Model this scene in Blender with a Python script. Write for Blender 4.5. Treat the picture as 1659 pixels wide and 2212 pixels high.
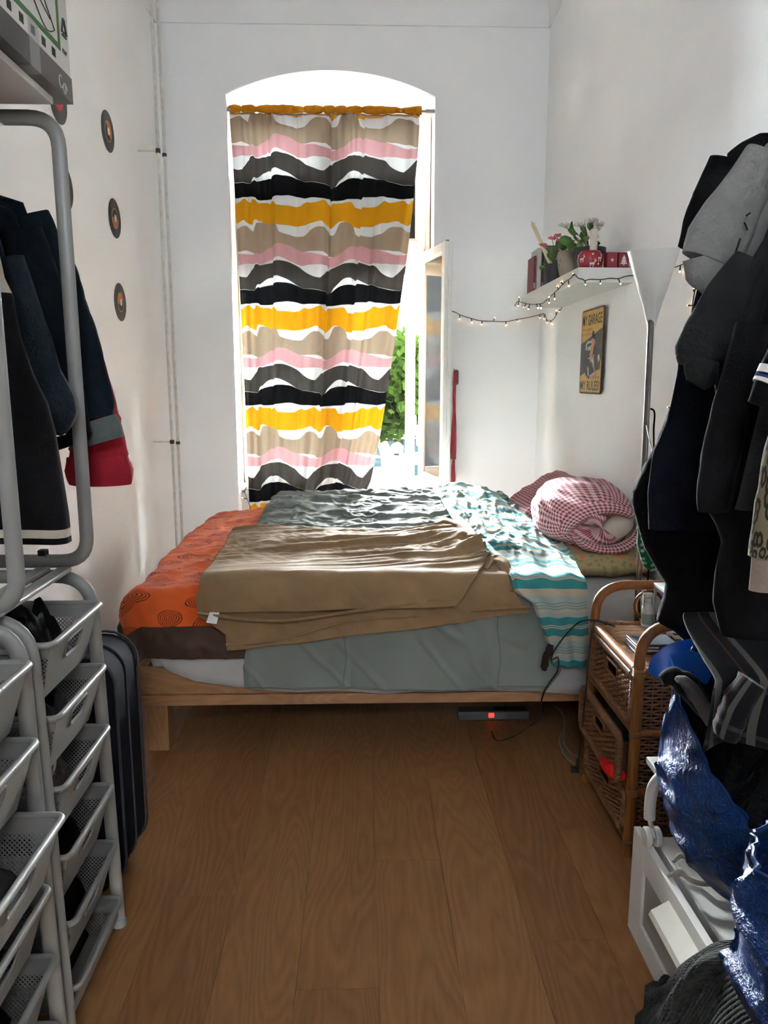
import bpy, bmesh, math, random
import numpy as np
from mathutils import Vector, Matrix
for _o in list(bpy.data.objects): bpy.data.objects.remove(_o, do_unlink=True)
SC = bpy.context.scene; COL = SC.collection
R = math.radians; PI = math.pi
# ---------------------------------------------------------------- camera
FPX, PCX, PCY = 1640.0, 829.5, 1106.0
PITCH, YAW, CAMH = R(9.95), R(1.6), 1.40
cam_d = bpy.data.cameras.new('camera'); cam = bpy.data.objects.new('camera', cam_d); COL.objects.link(cam)
cam_d.sensor_fit = 'VERTICAL'; cam_d.sensor_height = 36.0; cam_d.lens = FPX / 2212.0 * 36.0
cam_d.clip_start = 0.02; cam_d.clip_end = 200
cam.location = (0, 0, CAMH); cam.rotation_euler = (PI/2 - PITCH, 0, -YAW)
SC.camera = cam
# ---------------------------------------------------------------- world, sun, exposure
SKY_STRENGTH, SUN_STRENGTH, EXPOSURE = 220.0, 70.0, 3.85
SC.cycles.max_bounces = 7; SC.cycles.diffuse_bounces = 5; SC.cycles.glossy_bounces = 3; SC.cycles.transparent_max_bounces = 10
SC.cycles.sample_clamp_indirect = 4.0; SC.cycles.use_guiding = True; SC.cycles.guiding_training_samples = 64
W = bpy.data.worlds.new('sky'); SC.world = W; W.use_nodes = True
wn = W.node_tree; wn.nodes.clear()
w_out = wn.nodes.new('ShaderNodeOutputWorld'); w_bg = wn.nodes.new('ShaderNodeBackground')
w_bg.inputs['Color'].default_value = (0.95, 0.985, 1.03, 1); w_bg.inputs['Strength'].default_value = SKY_STRENGTH
wn.links.new(w_bg.outputs[0], w_out.inputs[0])
sun_d = bpy.data.lights.new('sun', 'SUN'); sun_d.energy = SUN_STRENGTH; sun_d.angle = R(0.6); sun_d.color = (1.0, 0.95, 0.86)
sun = bpy.data.objects.new('sun', sun_d); COL.objects.link(sun); sun.rotation_euler = (R(48), 0, R(-28))
VS = SC.view_settings
VS.view_transform = 'Standard'; VS.look = 'None'; VS.gamma = 1.0; VS.use_curve_mapping = False; VS.exposure = EXPOSURE
por_d = bpy.data.lights.new('window_daylight', 'AREA'); por_d.shape = 'RECTANGLE'; por_d.size = 1.36; por_d.size_y = 2.7
por_d.cycles.is_portal = True
por = bpy.data.objects.new('window_daylight', por_d); COL.objects.link(por)
por.location = (-0.18, 5.68, 1.95); por.rotation_euler = (-PI/2, 0, 0)
por2_d = bpy.data.lights.new('transom_fill_portal', 'AREA'); por2_d.shape = 'RECTANGLE'; por2_d.size = 1.3; por2_d.size_y = 1.1  # sampling portal for the added transom behind the camera
por2_d.cycles.is_portal = True
por2 = bpy.data.objects.new('transom_fill_portal', por2_d); COL.objects.link(por2)
por2.location = (0.0, -1.62, 2.68); por2.rotation_euler = (PI/2, 0, 0)
# ---------------------------------------------------------------- pixel -> place helpers (1659 x 2212 frame)
_f = np.array([math.sin(YAW)*math.cos(PITCH), math.cos(YAW)*math.cos(PITCH), -math.sin(PITCH)])
_r = np.array([math.cos(YAW), -math.sin(YAW), 0.0]); _u = np.cross(_r, _f); _c = np.array([0, 0, CAMH])
def ray(x, y): return _f + _r*(x-PCX)/FPX - _u*(y-PCY)/FPX
def onX(x, y, X): d = ray(x, y); return _c + d*(X/d[0])
def onY(x, y, Y): d = ray(x, y); return _c + d*(Y/d[1])
def onZ(x, y, Z): d = ray(x, y); return _c + d*((Z-CAMH)/d[2])
# room
XL, XR, YB, YF, ZC = -1.283, 1.193, 5.21, -1.3, 3.86
# ---------------------------------------------------------------- noise
def _hash(ix, iy, s):
    h = np.sin(ix*127.1 + iy*311.7 + s*74.7)*43758.5453
    return h - np.floor(h)
def vn(x, y, s=0):
    x = np.asarray(x, float); y = np.asarray(y, float); x, y = np.broadcast_arrays(x, y)
    ix = np.floor(x); iy = np.floor(y); fx = x-ix; fy = y-iy
    fx = fx*fx*fx*(fx*(fx*6-15)+10); fy = fy*fy*fy*(fy*(fy*6-15)+10)
    a = _hash(ix, iy, s); b = _hash(ix+1, iy, s); c = _hash(ix, iy+1, s); d = _hash(ix+1, iy+1, s)
    return (a+(b-a)*fx)*(1-fy) + (c+(d-c)*fx)*fy - 0.5
def fbm(x, y, s=0, o=3):
    t = 0; a = 1.0
    for k in range(o): t = t + a*vn(x, y, s+k*17); x = np.asarray(x)*2.03; y = np.asarray(y)*2.03; a *= 0.5
    return t
def ridge(x, y, s=0, w=0.12):
    n = vn(x, y, s) + 0.35*vn(np.asarray(x)*2.1, np.asarray(y)*2.1, s+5)
    return np.exp(-(n/w)**2)
def sst(a, b, x): t = np.clip((np.asarray(x, float)-a)/(b-a), 0, 1); return t*t*(3-2*t)
# ---------------------------------------------------------------- mesh builder
class MB:
    def __init__(s): s.v = []; s.f = []
    def add(s, vs, fs):
        k = len(s.v); s.v += [tuple(map(float, p)) for p in vs]; s.f += [tuple(i+k for i in q) for q in fs]; return s
    def box(s, x0, x1, y0, y1, z0, z1):
        return s.add([(x0,y0,z0),(x1,y0,z0),(x1,y1,z0),(x0,y1,z0),(x0,y0,z1),(x1,y0,z1),(x1,y1,z1),(x0,y1,z1)],
                     [(0,3,2,1),(4,5,6,7),(0,1,5,4),(1,2,6,5),(2,3,7,6),(3,0,4,7)])
    def tube(s, path, r, n=8, closed=False, flat=1.0, ref=None):
        P = [Vector(p) for p in path]; m = len(P)
        rr = r if hasattr(r, '__len__') else [r]*m
        T = []
        for i in range(m):
            a = P[(i-1) % m] if (closed or i) else P[0]; b = P[(i+1) % m] if (closed or i < m-1) else P[-1]
            T.append((b-a).normalized())
        up = Vector(ref) if ref else (Vector((0,0,1)) if abs(T[0].z) < .9 else Vector((1,0,0)))
        u = (up - T[0]*up.dot(T[0])).normalized(); vs = []; fs = []
        for i in range(m):
            if ref: u = (Vector(ref) - T[i]*Vector(ref).dot(T[i])).normalized()
            else: u = (u - T[i]*u.dot(T[i])).normalized()
            w = T[i].cross(u)
            for k in range(n):
                a = 2*PI*k/n; vs.append(P[i] + u*math.cos(a)*rr[i] + w*math.sin(a)*rr[i]*flat)
        for i in range(m if closed else m-1):
            j = (i+1) % m
            for k in range(n): fs.append((i*n+k, i*n+(k+1) % n, j*n+(k+1) % n, j*n+k))
        if not closed: fs.append(tuple(range(n-1, -1, -1))); fs.append(tuple((m-1)*n+k for k in range(n)))
        return s.add(vs, fs)
    def lathe(s, prof, c=(0,0,0), n=24, axis='z', cap=True):
        vs = []; fs = []; m = len(prof)
        for r, z in prof:
            for k in range(n):
                a = 2*PI*k/n; p = (r*math.cos(a), r*math.sin(a), z)
                if axis == 'x': p = (p[2], p[0], p[1])
                if axis == 'y': p = (p[1], p[2], p[0])
                vs.append((c[0]+p[0], c[1]+p[1], c[2]+p[2]))
        for i in range(m-1):
            for k in range(n): fs.append((i*n+k, i*n+(k+1) % n, (i+1)*n+(k+1) % n, (i+1)*n+k))
        if cap: fs.append(tuple(range(n-1, -1, -1))); fs.append(tuple((m-1)*n+k for k in range(n)))
        return s.add(vs, fs)
    def prism(s, poly, fn, d0, d1):   # poly 2d, fn(a,b,d)->xyz
        n = len(poly)
        vs = [fn(a, b, d0) for a, b in poly] + [fn(a, b, d1) for a, b in poly]
        fs = [tuple(range(n-1, -1, -1)), tuple(range(n, 2*n))] + [(i, (i+1) % n, n+(i+1) % n, n+i) for i in range(n)]
        return s.add(vs, fs)
    def xf(s, M):
        s.v = [tuple(M @ Vector(p)) for p in s.v]; return s
WL = {}
def props(o, label=None, cat=None, group=None, kind=None):
    if label: o['label'] = label
    if cat: o['category'] = cat
    if group: o['group'] = group
    if kind: o['kind'] = kind
    return o
def thing(name, label, cat, loc, group=None, kind=None):
    o = bpy.data.objects.new(name, None); COL.objects.link(o); o.location = loc; o.empty_display_size = .05
    WL[o.name] = Vector(loc); return props(o, label, cat, group, kind)
def fixn(me):
    bm = bmesh.new(); bm.from_mesh(me); bmesh.ops.recalc_face_normals(bm, faces=bm.faces); bm.to_mesh(me); bm.free()
def link(name, me, mat, parent=None, L=None):
    o = bpy.data.objects.new(name, me); COL.objects.link(o)
    if mat is not None:
        for m in (mat if isinstance(mat, (list, tuple)) else [mat]): me.materials.append(m)
    if parent is not None: o.parent = parent; WL[o.name] = WL[parent.name].copy()
    else: o.location = L; WL[o.name] = Vector(L)
    return o
def base_of(V, parent):
    if parent is not None: return WL[parent.name]
    V = np.asarray(V); return Vector((float((V[:,0].min()+V[:,0].max())/2), float((V[:,1].min()+V[:,1].max())/2), float(V[:,2].min())))
def obj(name, mb, mat, parent=None, smooth=0, bevel=0, label=None, cat=None, group=None, kind=None, fix=True, seg=2, sub=0):
    V = np.array(mb.v, float); L = base_of(V, parent)
    me = bpy.data.meshes.new(name); me.from_pydata((V - np.array(L)).tolist(), [], mb.f)
    if fix: fixn(me)
    if smooth:
        me.shade_smooth(); me.set_sharp_from_angle(angle=R(smooth))
    o = link(name, me, mat, parent, L)
    if bevel:
        b = o.modifiers.new('bevel', 'BEVEL'); b.width = bevel; b.segments = seg; b.limit_method = 'ANGLE'; b.angle_limit = R(35)
    if sub:
        b = o.modifiers.new('sub', 'SUBSURF'); b.levels = sub; b.render_levels = sub
    return props(o, label, cat, group, kind)
def grid(name, P, mat, parent=None, UV=None, cu=False, cv=False, caps=False, thick=0, smooth=True, label=None, cat=None, group=None, kind=None, faceMat=None):
    """P (nu,nv,3). cu/cv close that direction"""
    nu, nv = P.shape[:2]; V = P.reshape(-1, 3); L = base_of(V, parent)
    iu = np.arange(nu if cu else nu-1); iv = np.arange(nv if cv else nv-1)
    A, B = np.meshgrid(iu, iv, indexing='ij'); A2 = (A+1) % nu; B2 = (B+1) % nv
    F = np.stack([A*nv+B, A2*nv+B, A2*nv+B2, A*nv+B2], -1).reshape(-1, 4)
    me = bpy.data.meshes.new(name); faces = F.tolist()
    if caps:  # caps across v loop at both u ends
        faces.append(list(range(nv))[::-1]); faces.append([(nu-1)*nv+k for k in range(nv)])
    me.from_pydata((V-np.array(L)).tolist(), [], faces)
    if UV is not None:
        U = UV.reshape(-1, 2); uvl = me.uv_layers.new(name='UVMap')
        li = np.zeros(len(me.loops), int); me.loops.foreach_get('vertex_index', li)
        uvl.data.foreach_set('uv', U[li].astype(np.float32).ravel())
    if smooth:
        me.shade_smooth(); me.set_sharp_from_angle(angle=R(75))
    if faceMat is not None:
        fm = list(np.asarray(faceMat).reshape(-1).astype(int)) + [0]*(2 if caps else 0); me.polygons.foreach_set('material_index', fm)
    o = link(name, me, mat, parent, L)
    if thick:
        sm = o.modifiers.new('thick', 'SOLIDIFY'); sm.thickness = thick; sm.offset = 0
    return props(o, label, cat, group, kind)
def inst(name, src, parent, loc, rot=(0,0,0), label=None, cat=None, group=None):
    o = bpy.data.objects.new(name, src.data); COL.objects.link(o)
    o.parent = parent; o.location = Vector(loc) - (WL[parent.name] if parent else Vector((0,0,0))); o.rotation_euler = rot
    return props(o, label, cat, group)
def smoothpath(pts, n=6, closed=False):
    """Catmull-Rom"""
    P = [np.array(p, float) for p in pts]; m = len(P); out = []
    for i in range(m if closed else m-1):
        g = lambda k: P[k % m] if closed else P[min(max(k, 0), m-1)]
        a, b, c, d = g(i-1), g(i), g(i+1), g(i+2)
        for j in range(n):
            t = j/n; out.append(0.5*((2*b)+(-a+c)*t+(2*a-5*b+4*c-d)*t*t+(-a+3*b-3*c+d)*t**3))
    if not closed: out.append(P[-1])
    return out
def arcpath(pts, rad, n=5, closed=False):
    """polyline with rounded corners"""
    P = [Vector(p) for p in pts]; m = len(P); out = []
    for i in range(m):
        if not closed and i in (0, m-1): out.append(P[i]); continue
        a, b, c = P[(i-1) % m], P[i], P[(i+1) % m]
        d1 = (a-b).normalized(); d2 = (c-b).normalized(); p0 = b+d1*rad; p2 = b+d2*rad
        for j in range(n+1):
            t = j/n; out.append(p0*(1-t)**2 + b*2*t*(1-t) + p2*t*t)
    return out
# ---------------------------------------------------------------- materials
MATS = {}; FILL_T = .088  # tint of the added transom glass, sets its fill light
def newmat(name):
    m = bpy.data.materials.new(name); m.use_nodes = True; nt = m.node_tree
    return m, nt, nt.nodes['Principled BSDF'], nt.nodes['Material Output']
def N(nt, t, **kw):
    n = nt.nodes.new(t)
    for k, v in kw.items():
        if k.startswith('i_'):
            n.inputs[k[2:].replace('_', ' ')].default_value = v
        else: setattr(n, k, v)
    return n
def c4(c): return (c[0], c[1], c[2], 1.0)
def hexc(h):
    h = h.lstrip('#'); r = [int(h[i:i+2], 16)/255 for i in (0, 2, 4)]
    return tuple(x/12.92 if x <= .04045 else ((x+.055)/1.055)**2.4 for x in r)
def math_n(nt, op, a, b=None, c=None):
    n = nt.nodes.new('ShaderNodeMath'); n.operation = op
    for i, x in enumerate((a, b, c)):
        if x is None: continue
        if isinstance(x, (int, float)): n.inputs[i].default_value = x
        else: nt.links.new(x, n.inputs[i])
    return n.outputs[0]
def mixc(nt, fac, a, b):
    n = nt.nodes.new('ShaderNodeMix'); n.data_type = 'RGBA'
    for i, x in ((0, fac), (6, a), (7, b)):
        if isinstance(x, (int, float)): n.inputs[i].default_value = x
        elif isinstance(x, tuple): n.inputs[i].default_value = c4(x)
        else: nt.links.new(x, n.inputs[i])
    return n.outputs[2]
def coords(nt, uv=False, scale=(1,1,1)):
    tc = nt.nodes.new('ShaderNodeTexCoord'); mp = nt.nodes.new('ShaderNodeMapping'); mp.inputs['Scale'].default_value = scale
    nt.links.new(tc.outputs['UV' if uv else 'Object'], mp.inputs[0]); return mp.outputs[0]
def bump(nt, bs, h, strength=.3, dist=.002):
    b = nt.nodes.new('ShaderNodeBump'); b.inputs['Strength'].default_value = strength; b.inputs['Distance'].default_value = dist
    nt.links.new(h, b.inputs['Height']); nt.links.new(b.outputs[0], bs.inputs['Normal'])
def noise(nt, co, scale, detail=3, rough=.5):
    n = nt.nodes.new('ShaderNodeTexNoise'); n.inputs['Scale'].default_value = scale; n.inputs['Detail'].default_value = detail; n.inputs['Roughness'].default_value = rough
    nt.links.new(co, n.inputs['Vector']); return n.outputs[0]
def M(name, col, rough=.6, var=.08, vs=8, bmp=0, bs=150, metal=0, sheen=0, stretch=(1,1,1), coat=0, bdist=.002, trans=0, spec=None):
    """plain procedural surface: noise-mottled colour + noise relief"""
    if name in MATS: return MATS[name]
    if isinstance(col, str): col = hexc(col)
    m, nt, b, out = newmat(name)
    co = coords(nt, False, stretch)
    if var:
        f = noise(nt, co, vs); lo = tuple(x*(1-var) for x in col); hi = tuple(min(1, x*(1+var)) for x in col)
        r = N(nt, 'ShaderNodeValToRGB'); r.color_ramp.elements[0].position = .3; r.color_ramp.elements[1].position = .7
        r.color_ramp.elements[0].color = c4(lo); r.color_ramp.elements[1].color = c4(hi)
        nt.links.new(f, r.inputs[0]); nt.links.new(r.outputs[0], b.inputs['Base Color'])
    else: b.inputs['Base Color'].default_value = c4(col)
    b.inputs['Roughness'].default_value = rough; b.inputs['Metallic'].default_value = metal
    if spec is None and rough >= .8 and not metal: spec = .08
    if spec is not None: b.inputs['Specular IOR Level'].default_value = spec
    if sheen: b.inputs['Sheen Weight'].default_value = sheen*.25; b.inputs['Sheen Roughness'].default_value = .5
    if coat: b.inputs['Coat Weight'].default_value = coat
    if bmp: bump(nt, b, noise(nt, co, bs, 4, .6), bmp, bdist)
    if trans:
        tr = N(nt, 'ShaderNodeBsdfTranslucent'); tr.inputs[0].default_value = c4(col); mx = N(nt, 'ShaderNodeMixShader'); mx.inputs[0].default_value = trans
        nt.links.new(b.outputs[0], mx.inputs[1]); nt.links.new(tr.outputs[0], mx.inputs[2]); nt.links.new(mx.outputs[0], out.inputs[0])
    MATS[name] = m; return m
def emis(name, col, s):
    m, nt, b, out = newmat(name); b.inputs['Base Color'].default_value = c4(col); b.inputs['Emission Color'].default_value = c4(col); b.inputs['Emission Strength'].default_value = s
    return m
m_wall = M('wall_plaster', (.915, .912, .905), .92, .015, 3, .35, 260, bdist=.0022, spec=.2)
m_wall_rough = M('wall_plaster_stippled', (.915, .912, .905), .92, .015, 3, .6, 120, bdist=.004, spec=.2)
m_rear = M('bounce_cutting_paint', (.30, .27, .24), .9, .05, 3)  # unseen rear wall, kept dark so less light bounces forward
m_ceil = M('ceiling_paint', (.89, .885, .875), .95, .02, 2, .2, 60, bdist=.004, spec=.2)
m_reveal = M('reveal_white_paint', (.92, .92, .915), .8, .02, 4, .15, 80, spec=.3)
m_winpaint = M('window_gloss_paint', (.83, .82, .77), .32, .03, 6, .05, 40)
m_trim = M('baseboard_paint', (.72, .68, .62), .5, .04, 6)
m_black = M('black_cover', (.006, .006, .007), .6, .1, 20)
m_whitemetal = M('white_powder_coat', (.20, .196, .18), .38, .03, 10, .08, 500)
m_chrome = M('brushed_metal', (.55, .54, .52), .28, .05, 30, 0, metal=1)
m_lampmetal = M('lamp_satin_metal', (0.19800, 0.18150, 0.16500), .3, .06, 30, 0, metal=1)
m_whitefurn = M('white_furniture_foil', (.66, .64, .60), .45, .02, 8)
m_pine = None
def wood(name, c1, c2, axis='x', scale=1.0, rough=.45, plank=False, bmp=.08):
    m, nt, b, out = newmat(name)
    st = {'x': (1.2, 14, 14), 'y': (14, 1.2, 14), 'z': (14, 14, 1.2)}[axis]
    tc = nt.nodes.new('ShaderNodeTexCoord'); vec = tc.outputs['Object']
    if plank:
        oi = nt.nodes.new('ShaderNodeObjectInfo'); a = nt.nodes.new('ShaderNodeVectorMath'); a.operation = 'MULTIPLY_ADD'
        cb = nt.nodes.new('ShaderNodeCombineXYZ')
        for i, k in enumerate((13.7, 7.3, 5.1)): nt.links.new(math_n(nt, 'MULTIPLY', oi.outputs['Random'], k), cb.inputs[i])
        a.inputs[1].default_value = (1, 1, 1); nt.links.new(vec, a.inputs[0]); nt.links.new(cb.outputs[0], a.inputs[2]); vec = a.outputs[0]
    mp = nt.nodes.new('ShaderNodeMapping'); mp.inputs['Scale'].default_value = tuple(s*scale for s in st); nt.links.new(vec, mp.inputs[0])
    mp2 = nt.nodes.new('ShaderNodeMapping'); mp2.inputs['Scale'].default_value = tuple((s*.38 if s > 2 else s*.75)*scale for s in st); nt.links.new(vec, mp2.inputs[0])
    big = noise(nt, mp2.outputs[0], 1.0, 2, .4)                      # cathedral rings: bands of a smooth stretched field
    rings = math_n(nt, 'ABSOLUTE', math_n(nt, 'SUBTRACT', math_n(nt, 'FRACT', math_n(nt, 'MULTIPLY', big, 26.0)), .5))
    fine = noise(nt, mp.outputs[0], 9.0, 5, .7)
    t = math_n(nt, 'ADD', math_n(nt, 'MULTIPLY', rings, .55), math_n(nt, 'MULTIPLY', fine, .75))
    if plank: t = math_n(nt, 'ADD', t, math_n(nt, 'MULTIPLY', math_n(nt, 'SUBTRACT', oi.outputs['Random'], .5), .34))
    r = N(nt, 'ShaderNodeValToRGB'); r.color_ramp.elements[0].position = .2; r.color_ramp.elements[1].position = .85
    r.color_ramp.elements[0].color = c4(c1); r.color_ramp.elements[1].color = c4(c2)
    nt.links.new(t, r.inputs[0]); nt.links.new(r.outputs[0], b.inputs['Base Color'])
    b.inputs['Roughness'].default_value = rough; b.inputs['Specular IOR Level'].default_value = .3
    if bmp: bump(nt, b, fine, bmp, .001)
    MATS[name] = m; return m
m_floor = wood('laminate_oak', (.165, .070, .023), (.265, .122, .044), 'y', 1.0, .5, True)
m_pine = wood('pine_bed_wood', (.19, .092, .036), (.29, .155, .070), 'x', 1.0, .5)
m_pinez = wood('pine_bed_leg_wood', (.18, .088, .034), (.27, .145, .065), 'z', 1.0, .5)
m_rattan = wood('rattan_cane', (.12, .040, .009), (.25, .093, .022), 'z', 2.0, .34)
m_weave = M('rattan_weave', (.135, .050, .014), .45, .28, 60)
m_weave2 = M('rattan_weave_light', (.18, .078, .024), .45, .25, 60)
def mat_uvfabric(name, build, rough=.85, trans=0, sheen=.1, weave=.25, wscale=900, thr=None):
    """build(nt, u, v) -> colour socket, from cloth UV in metres"""
    m, nt, b, out = newmat(name)
    tc = nt.nodes.new('ShaderNodeTexCoord'); sx = nt.nodes.new('ShaderNodeSeparateXYZ'); nt.links.new(tc.outputs['UV'], sx.inputs[0])
    c = build(nt, sx.outputs[0], sx.outputs[1], tc.outputs['UV'])
    nt.links.new(c, b.inputs['Base Color']); b.inputs['Roughness'].default_value = rough; b.inputs['Sheen Weight'].default_value = sheen*.4; b.inputs['Specular IOR Level'].default_value = .1
    if weave: bump(nt, b, noise(nt, tc.outputs['UV'], wscale, 2), weave, .0006)
    if trans:
        tr = N(nt, 'ShaderNodeBsdfTranslucent'); nt.links.new(c, tr.inputs[0]); mx = N(nt, 'ShaderNodeMixShader'); mx.inputs[0].default_value = trans
        nt.links.new(b.outputs[0], mx.inputs[1]); nt.links.new(tr.outputs[0], mx.inputs[2]); nt.links.new(mx.outputs[0], out.inputs[0])
    MATS[name] = m; return m
def fcurve(nt, x, pts):
    n = nt.nodes.new('ShaderNodeFloatCurve'); cv = n.mapping.curves[0]
    while len(cv.points) > 2: cv.points.remove(cv.points[1])
    cv.points[0].location = (pts[0][0], pts[0][1]); cv.points[1].location = (pts[-1][0], pts[-1][1])
    for p in pts[1:-1]: cv.points.new(p[0], p[1])
    for p in cv.points: p.handle_type = 'AUTO_CLAMPED'
    n.mapping.update(); nt.links.new(x, n.inputs['Value']); return n.outputs[0]
# ================================================================ THE ROOM
def S(name, mb, mat, parent=None, **kw): return obj(name, mb, mat, parent, kind=None if parent else 'structure', **kw)
props(S('wall_left', MB().box(XL-.25, XL, YF, 5.60, -.1, 4.0), m_wall_rough), 'white roughly plastered side wall with record discs', 'wall')
props(S('wall_right', MB().box(XR, XR+.25, YF, 5.60, -.1, 4.0), m_wall_rough), 'white roughly plastered side wall behind the floor lamp', 'wall')
wfm = MB().box(XL-.25, -.62, YF-.25, YF, -.1, 4.0).box(.62, XR+.25, YF-.25, YF, -.1, 4.0).box(-.62, .62, YF-.25, YF, 3.22, 4.0)
props(S('wall_front', wfm, m_rear), 'unseen taupe wall opposite the window, darkened to cut bounced light', 'wall')
# unseen door added behind the camera; its frosted transom lets in fill light
door = thing('added_door', 'unseen added door whose frosted transom lets in fill light', 'door', (0, YF-.1, 0), kind='structure')
dm = MB().box(-.62, -.54, YF-.20, YF-.02, 0, 3.22).box(.54, .62, YF-.20, YF-.02, 0, 3.22).box(-.54, .54, YF-.20, YF-.02, 3.14, 3.22).box(-.54, .54, YF-.20, YF-.02, 2.12, 2.22).box(-.02, .02, YF-.14, YF-.09, 2.22, 3.14)
S('door_frame', dm, m_winpaint, door, bevel=.005)
lf_m = MB().box(-.54, -.42, YF-.14, YF-.09, .01, 2.115).box(.42, .54, YF-.14, YF-.09, .01, 2.115).box(-.42, .42, YF-.14, YF-.09, .01, 1.05).box(-.42, .42, YF-.14, YF-.09, 1.99, 2.115)
leaf_d = S('door_leaf', lf_m, m_winpaint, door, bevel=.004)
m_frosted, nt, b, out = newmat('fill_transom_glass'); tr = N(nt, 'ShaderNodeBsdfTranslucent'); tr.inputs[0].default_value = (FILL_T*.96, FILL_T*.99, FILL_T*1.03, 1); b.inputs['Base Color'].default_value = (.3, .3, .3, 1); b.inputs['Roughness'].default_value = .5
ad_ = N(nt, 'ShaderNodeAddShader'); mx = N(nt, 'ShaderNodeMixShader'); mx.inputs[0].default_value = .9; nt.links.new(b.outputs[0], mx.inputs[1]); nt.links.new(tr.outputs[0], mx.inputs[2]); nt.links.new(mx.outputs[0], out.inputs[0])
S('door_panel', MB().box(-.42, .42, YF-.125, YF-.105, 1.05, 1.99), m_winpaint, leaf_d)
for x0, x1 in ((-.54, -.02), (.02, .54)): S('fill_transom_pane', MB().box(x0, x1, YF-.118, YF-.112, 2.22, 3.14), m_frosted, door)
S('door_handle', MB().tube([(.47, YF-.09, 1.03), (.47, YF-.04, 1.03), (.36, YF-.04, 1.03)], .009, 10), m_chrome, leaf_d, smooth=50)
OX0, OX1, ZS, ZA = -0.862, 0.478, 3.175, 3.325   # niche opening, arch spring and crown
wb = MB()
wb.box(XL, OX0, YB, 5.48, 0, 3.95); wb.box(OX1, XR, YB, 5.48, 0, 3.95)
arc = []
hw = (OX1-OX0)/2; rise = ZA-ZS; rad = (hw*hw+rise*rise)/(2*rise); th0 = math.asin(hw/rad); xc = (OX0+OX1)/2; zc = ZA-rad
for k in range(29):
    a = -th0 + 2*th0*k/28; arc.append((xc+rad*math.sin(a), zc+rad*math.cos(a)))
for (a, b), (c, d) in zip(arc[:-1], arc[1:]):
    wb.prism([(a, b), (c, d), (c, 3.95), (a, 3.95)], lambda p, q, y: (p, y, q), YB, 5.48)
wall_back = props(S('wall_back', wb, m_wall), 'white wall with the arched window niche', 'wall')
# the outer half of the wall, with the rectangular window hole
WX0, WX1, WZ0, WZ1 = -0.845, 0.466, 0.645, 3.12
wo = MB()
wo.box(XL, WX0, 5.482, 5.60, 0, 3.95); wo.box(WX1, XR, 5.482, 5.60, 0, 3.95)
wo.box(WX0, WX1, 5.482, 5.60, 0, WZ0); wo.box(WX0, WX1, 5.482, 5.60, WZ1, 3.95)
S('niche_wall', wo, m_reveal, wall_back)
S('parapet', MB().box(OX0, OX1, 5.36, 5.48, 0, .60), m_wall, wall_back)
# painted faces of the niche (soffit and jambs)
nv = MB(); e = .004
for (a, b), (c, d) in zip(arc[:-1], arc[1:]):
    nv.prism([(a, b-e), (c, d-e), (c, d), (a, b)], lambda p, q, y: (p, y, q), YB+.002, 5.48)
nv.box(OX0, OX0+e, YB+.002, 5.48, .60, ZS); nv.box(OX1-e, OX1, YB+.002, 5.48, .60, ZS)
S('niche_lining', nv, m_reveal, wall_back)
props(S('ceiling', MB().box(XL-.25, XR+.25, YF-.25, 5.60, ZC, ZC+.15), m_ceil), 'high white ceiling with a coved edge', 'ceiling')
def cove(n, mk):
    pr = []; rr = .27; z0 = ZC-rr
    for k in range(11):
        a = PI/2*k/10; pr.append((rr-rr*math.cos(a)+.0, z0+rr*math.sin(a)))
    poly = [(0, z0-.012), (.014, z0-.012), (.014, z0)] + [(p+.006, q) for p, q in pr[1:]] + [(0, ZC)]
    m = MB(); mk(m, poly); return props(S(n, m, m_ceil, smooth=40), None, 'cornice')
props(cove('trim_1', lambda m, p: m.prism(p, lambda a, b, d: (d, YB-a, b), XL, XR)), 'plaster cove above the window wall')
props(cove('trim_2', lambda m, p: m.prism(p, lambda a, b, d: (XL+a, d, b), YF, YB)), 'plaster cove above the record wall')
props(cove('trim_3', lambda m, p: m.prism(p, lambda a, b, d: (XR-a, d, b), YF, YB)), 'plaster cove above the floor lamp wall')
for n, x0, x1, s_, lb in (('baseboard_left', XL, XL+.016, 1, 'painted baseboard with rounded lip along the record wall'), ('baseboard_right', XR-.016, XR, -1, 'painted baseboard with rounded lip along the lamp wall')):
    b = MB().box(x0, x1, YF, YB, 0, .055)
    c = XL if s_ > 0 else XR
    b.box(min(c, c+s_*.026), max(c, c+s_*.026), YF, YB, 0, .018)
    props(S(n, b, m_trim, bevel=.004), lb, 'baseboard')
# floor: laminate planks laid towards the window
floor = props(S('floor', MB().box(XL-.25, XR+.25, YF-.25, 5.60, -.12, -.012), m_floor), 'brown oak laminate floor of long planks', 'floor')
PW, PL = .1935, 1.285
def plank_mesh():
    m = MB().box(0, PW-.0008, 0, PL-.0008, -.0115, 0); o = obj('plank', m, m_floor, floor, bevel=.0006, seg=1); return o
random.seed(4)
pl0 = plank_mesh(); me0 = pl0.data
bpy.data.objects.remove(pl0)
class _H: pass
src = _H(); src.data = me0
me0.transform(Matrix.Translation(WL['floor']))
nx = int(math.ceil((XR-XL)/PW))
for i in range(nx):
    x = XL + i*PW - .04; off = ((i*0.37) % 1.0)*PL
    for j in range(-1, 6):
        y = YF + j*PL + off
        if y > YB or y+PL < YF: continue
        inst('plank', src, floor, (x, y, 0))
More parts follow.
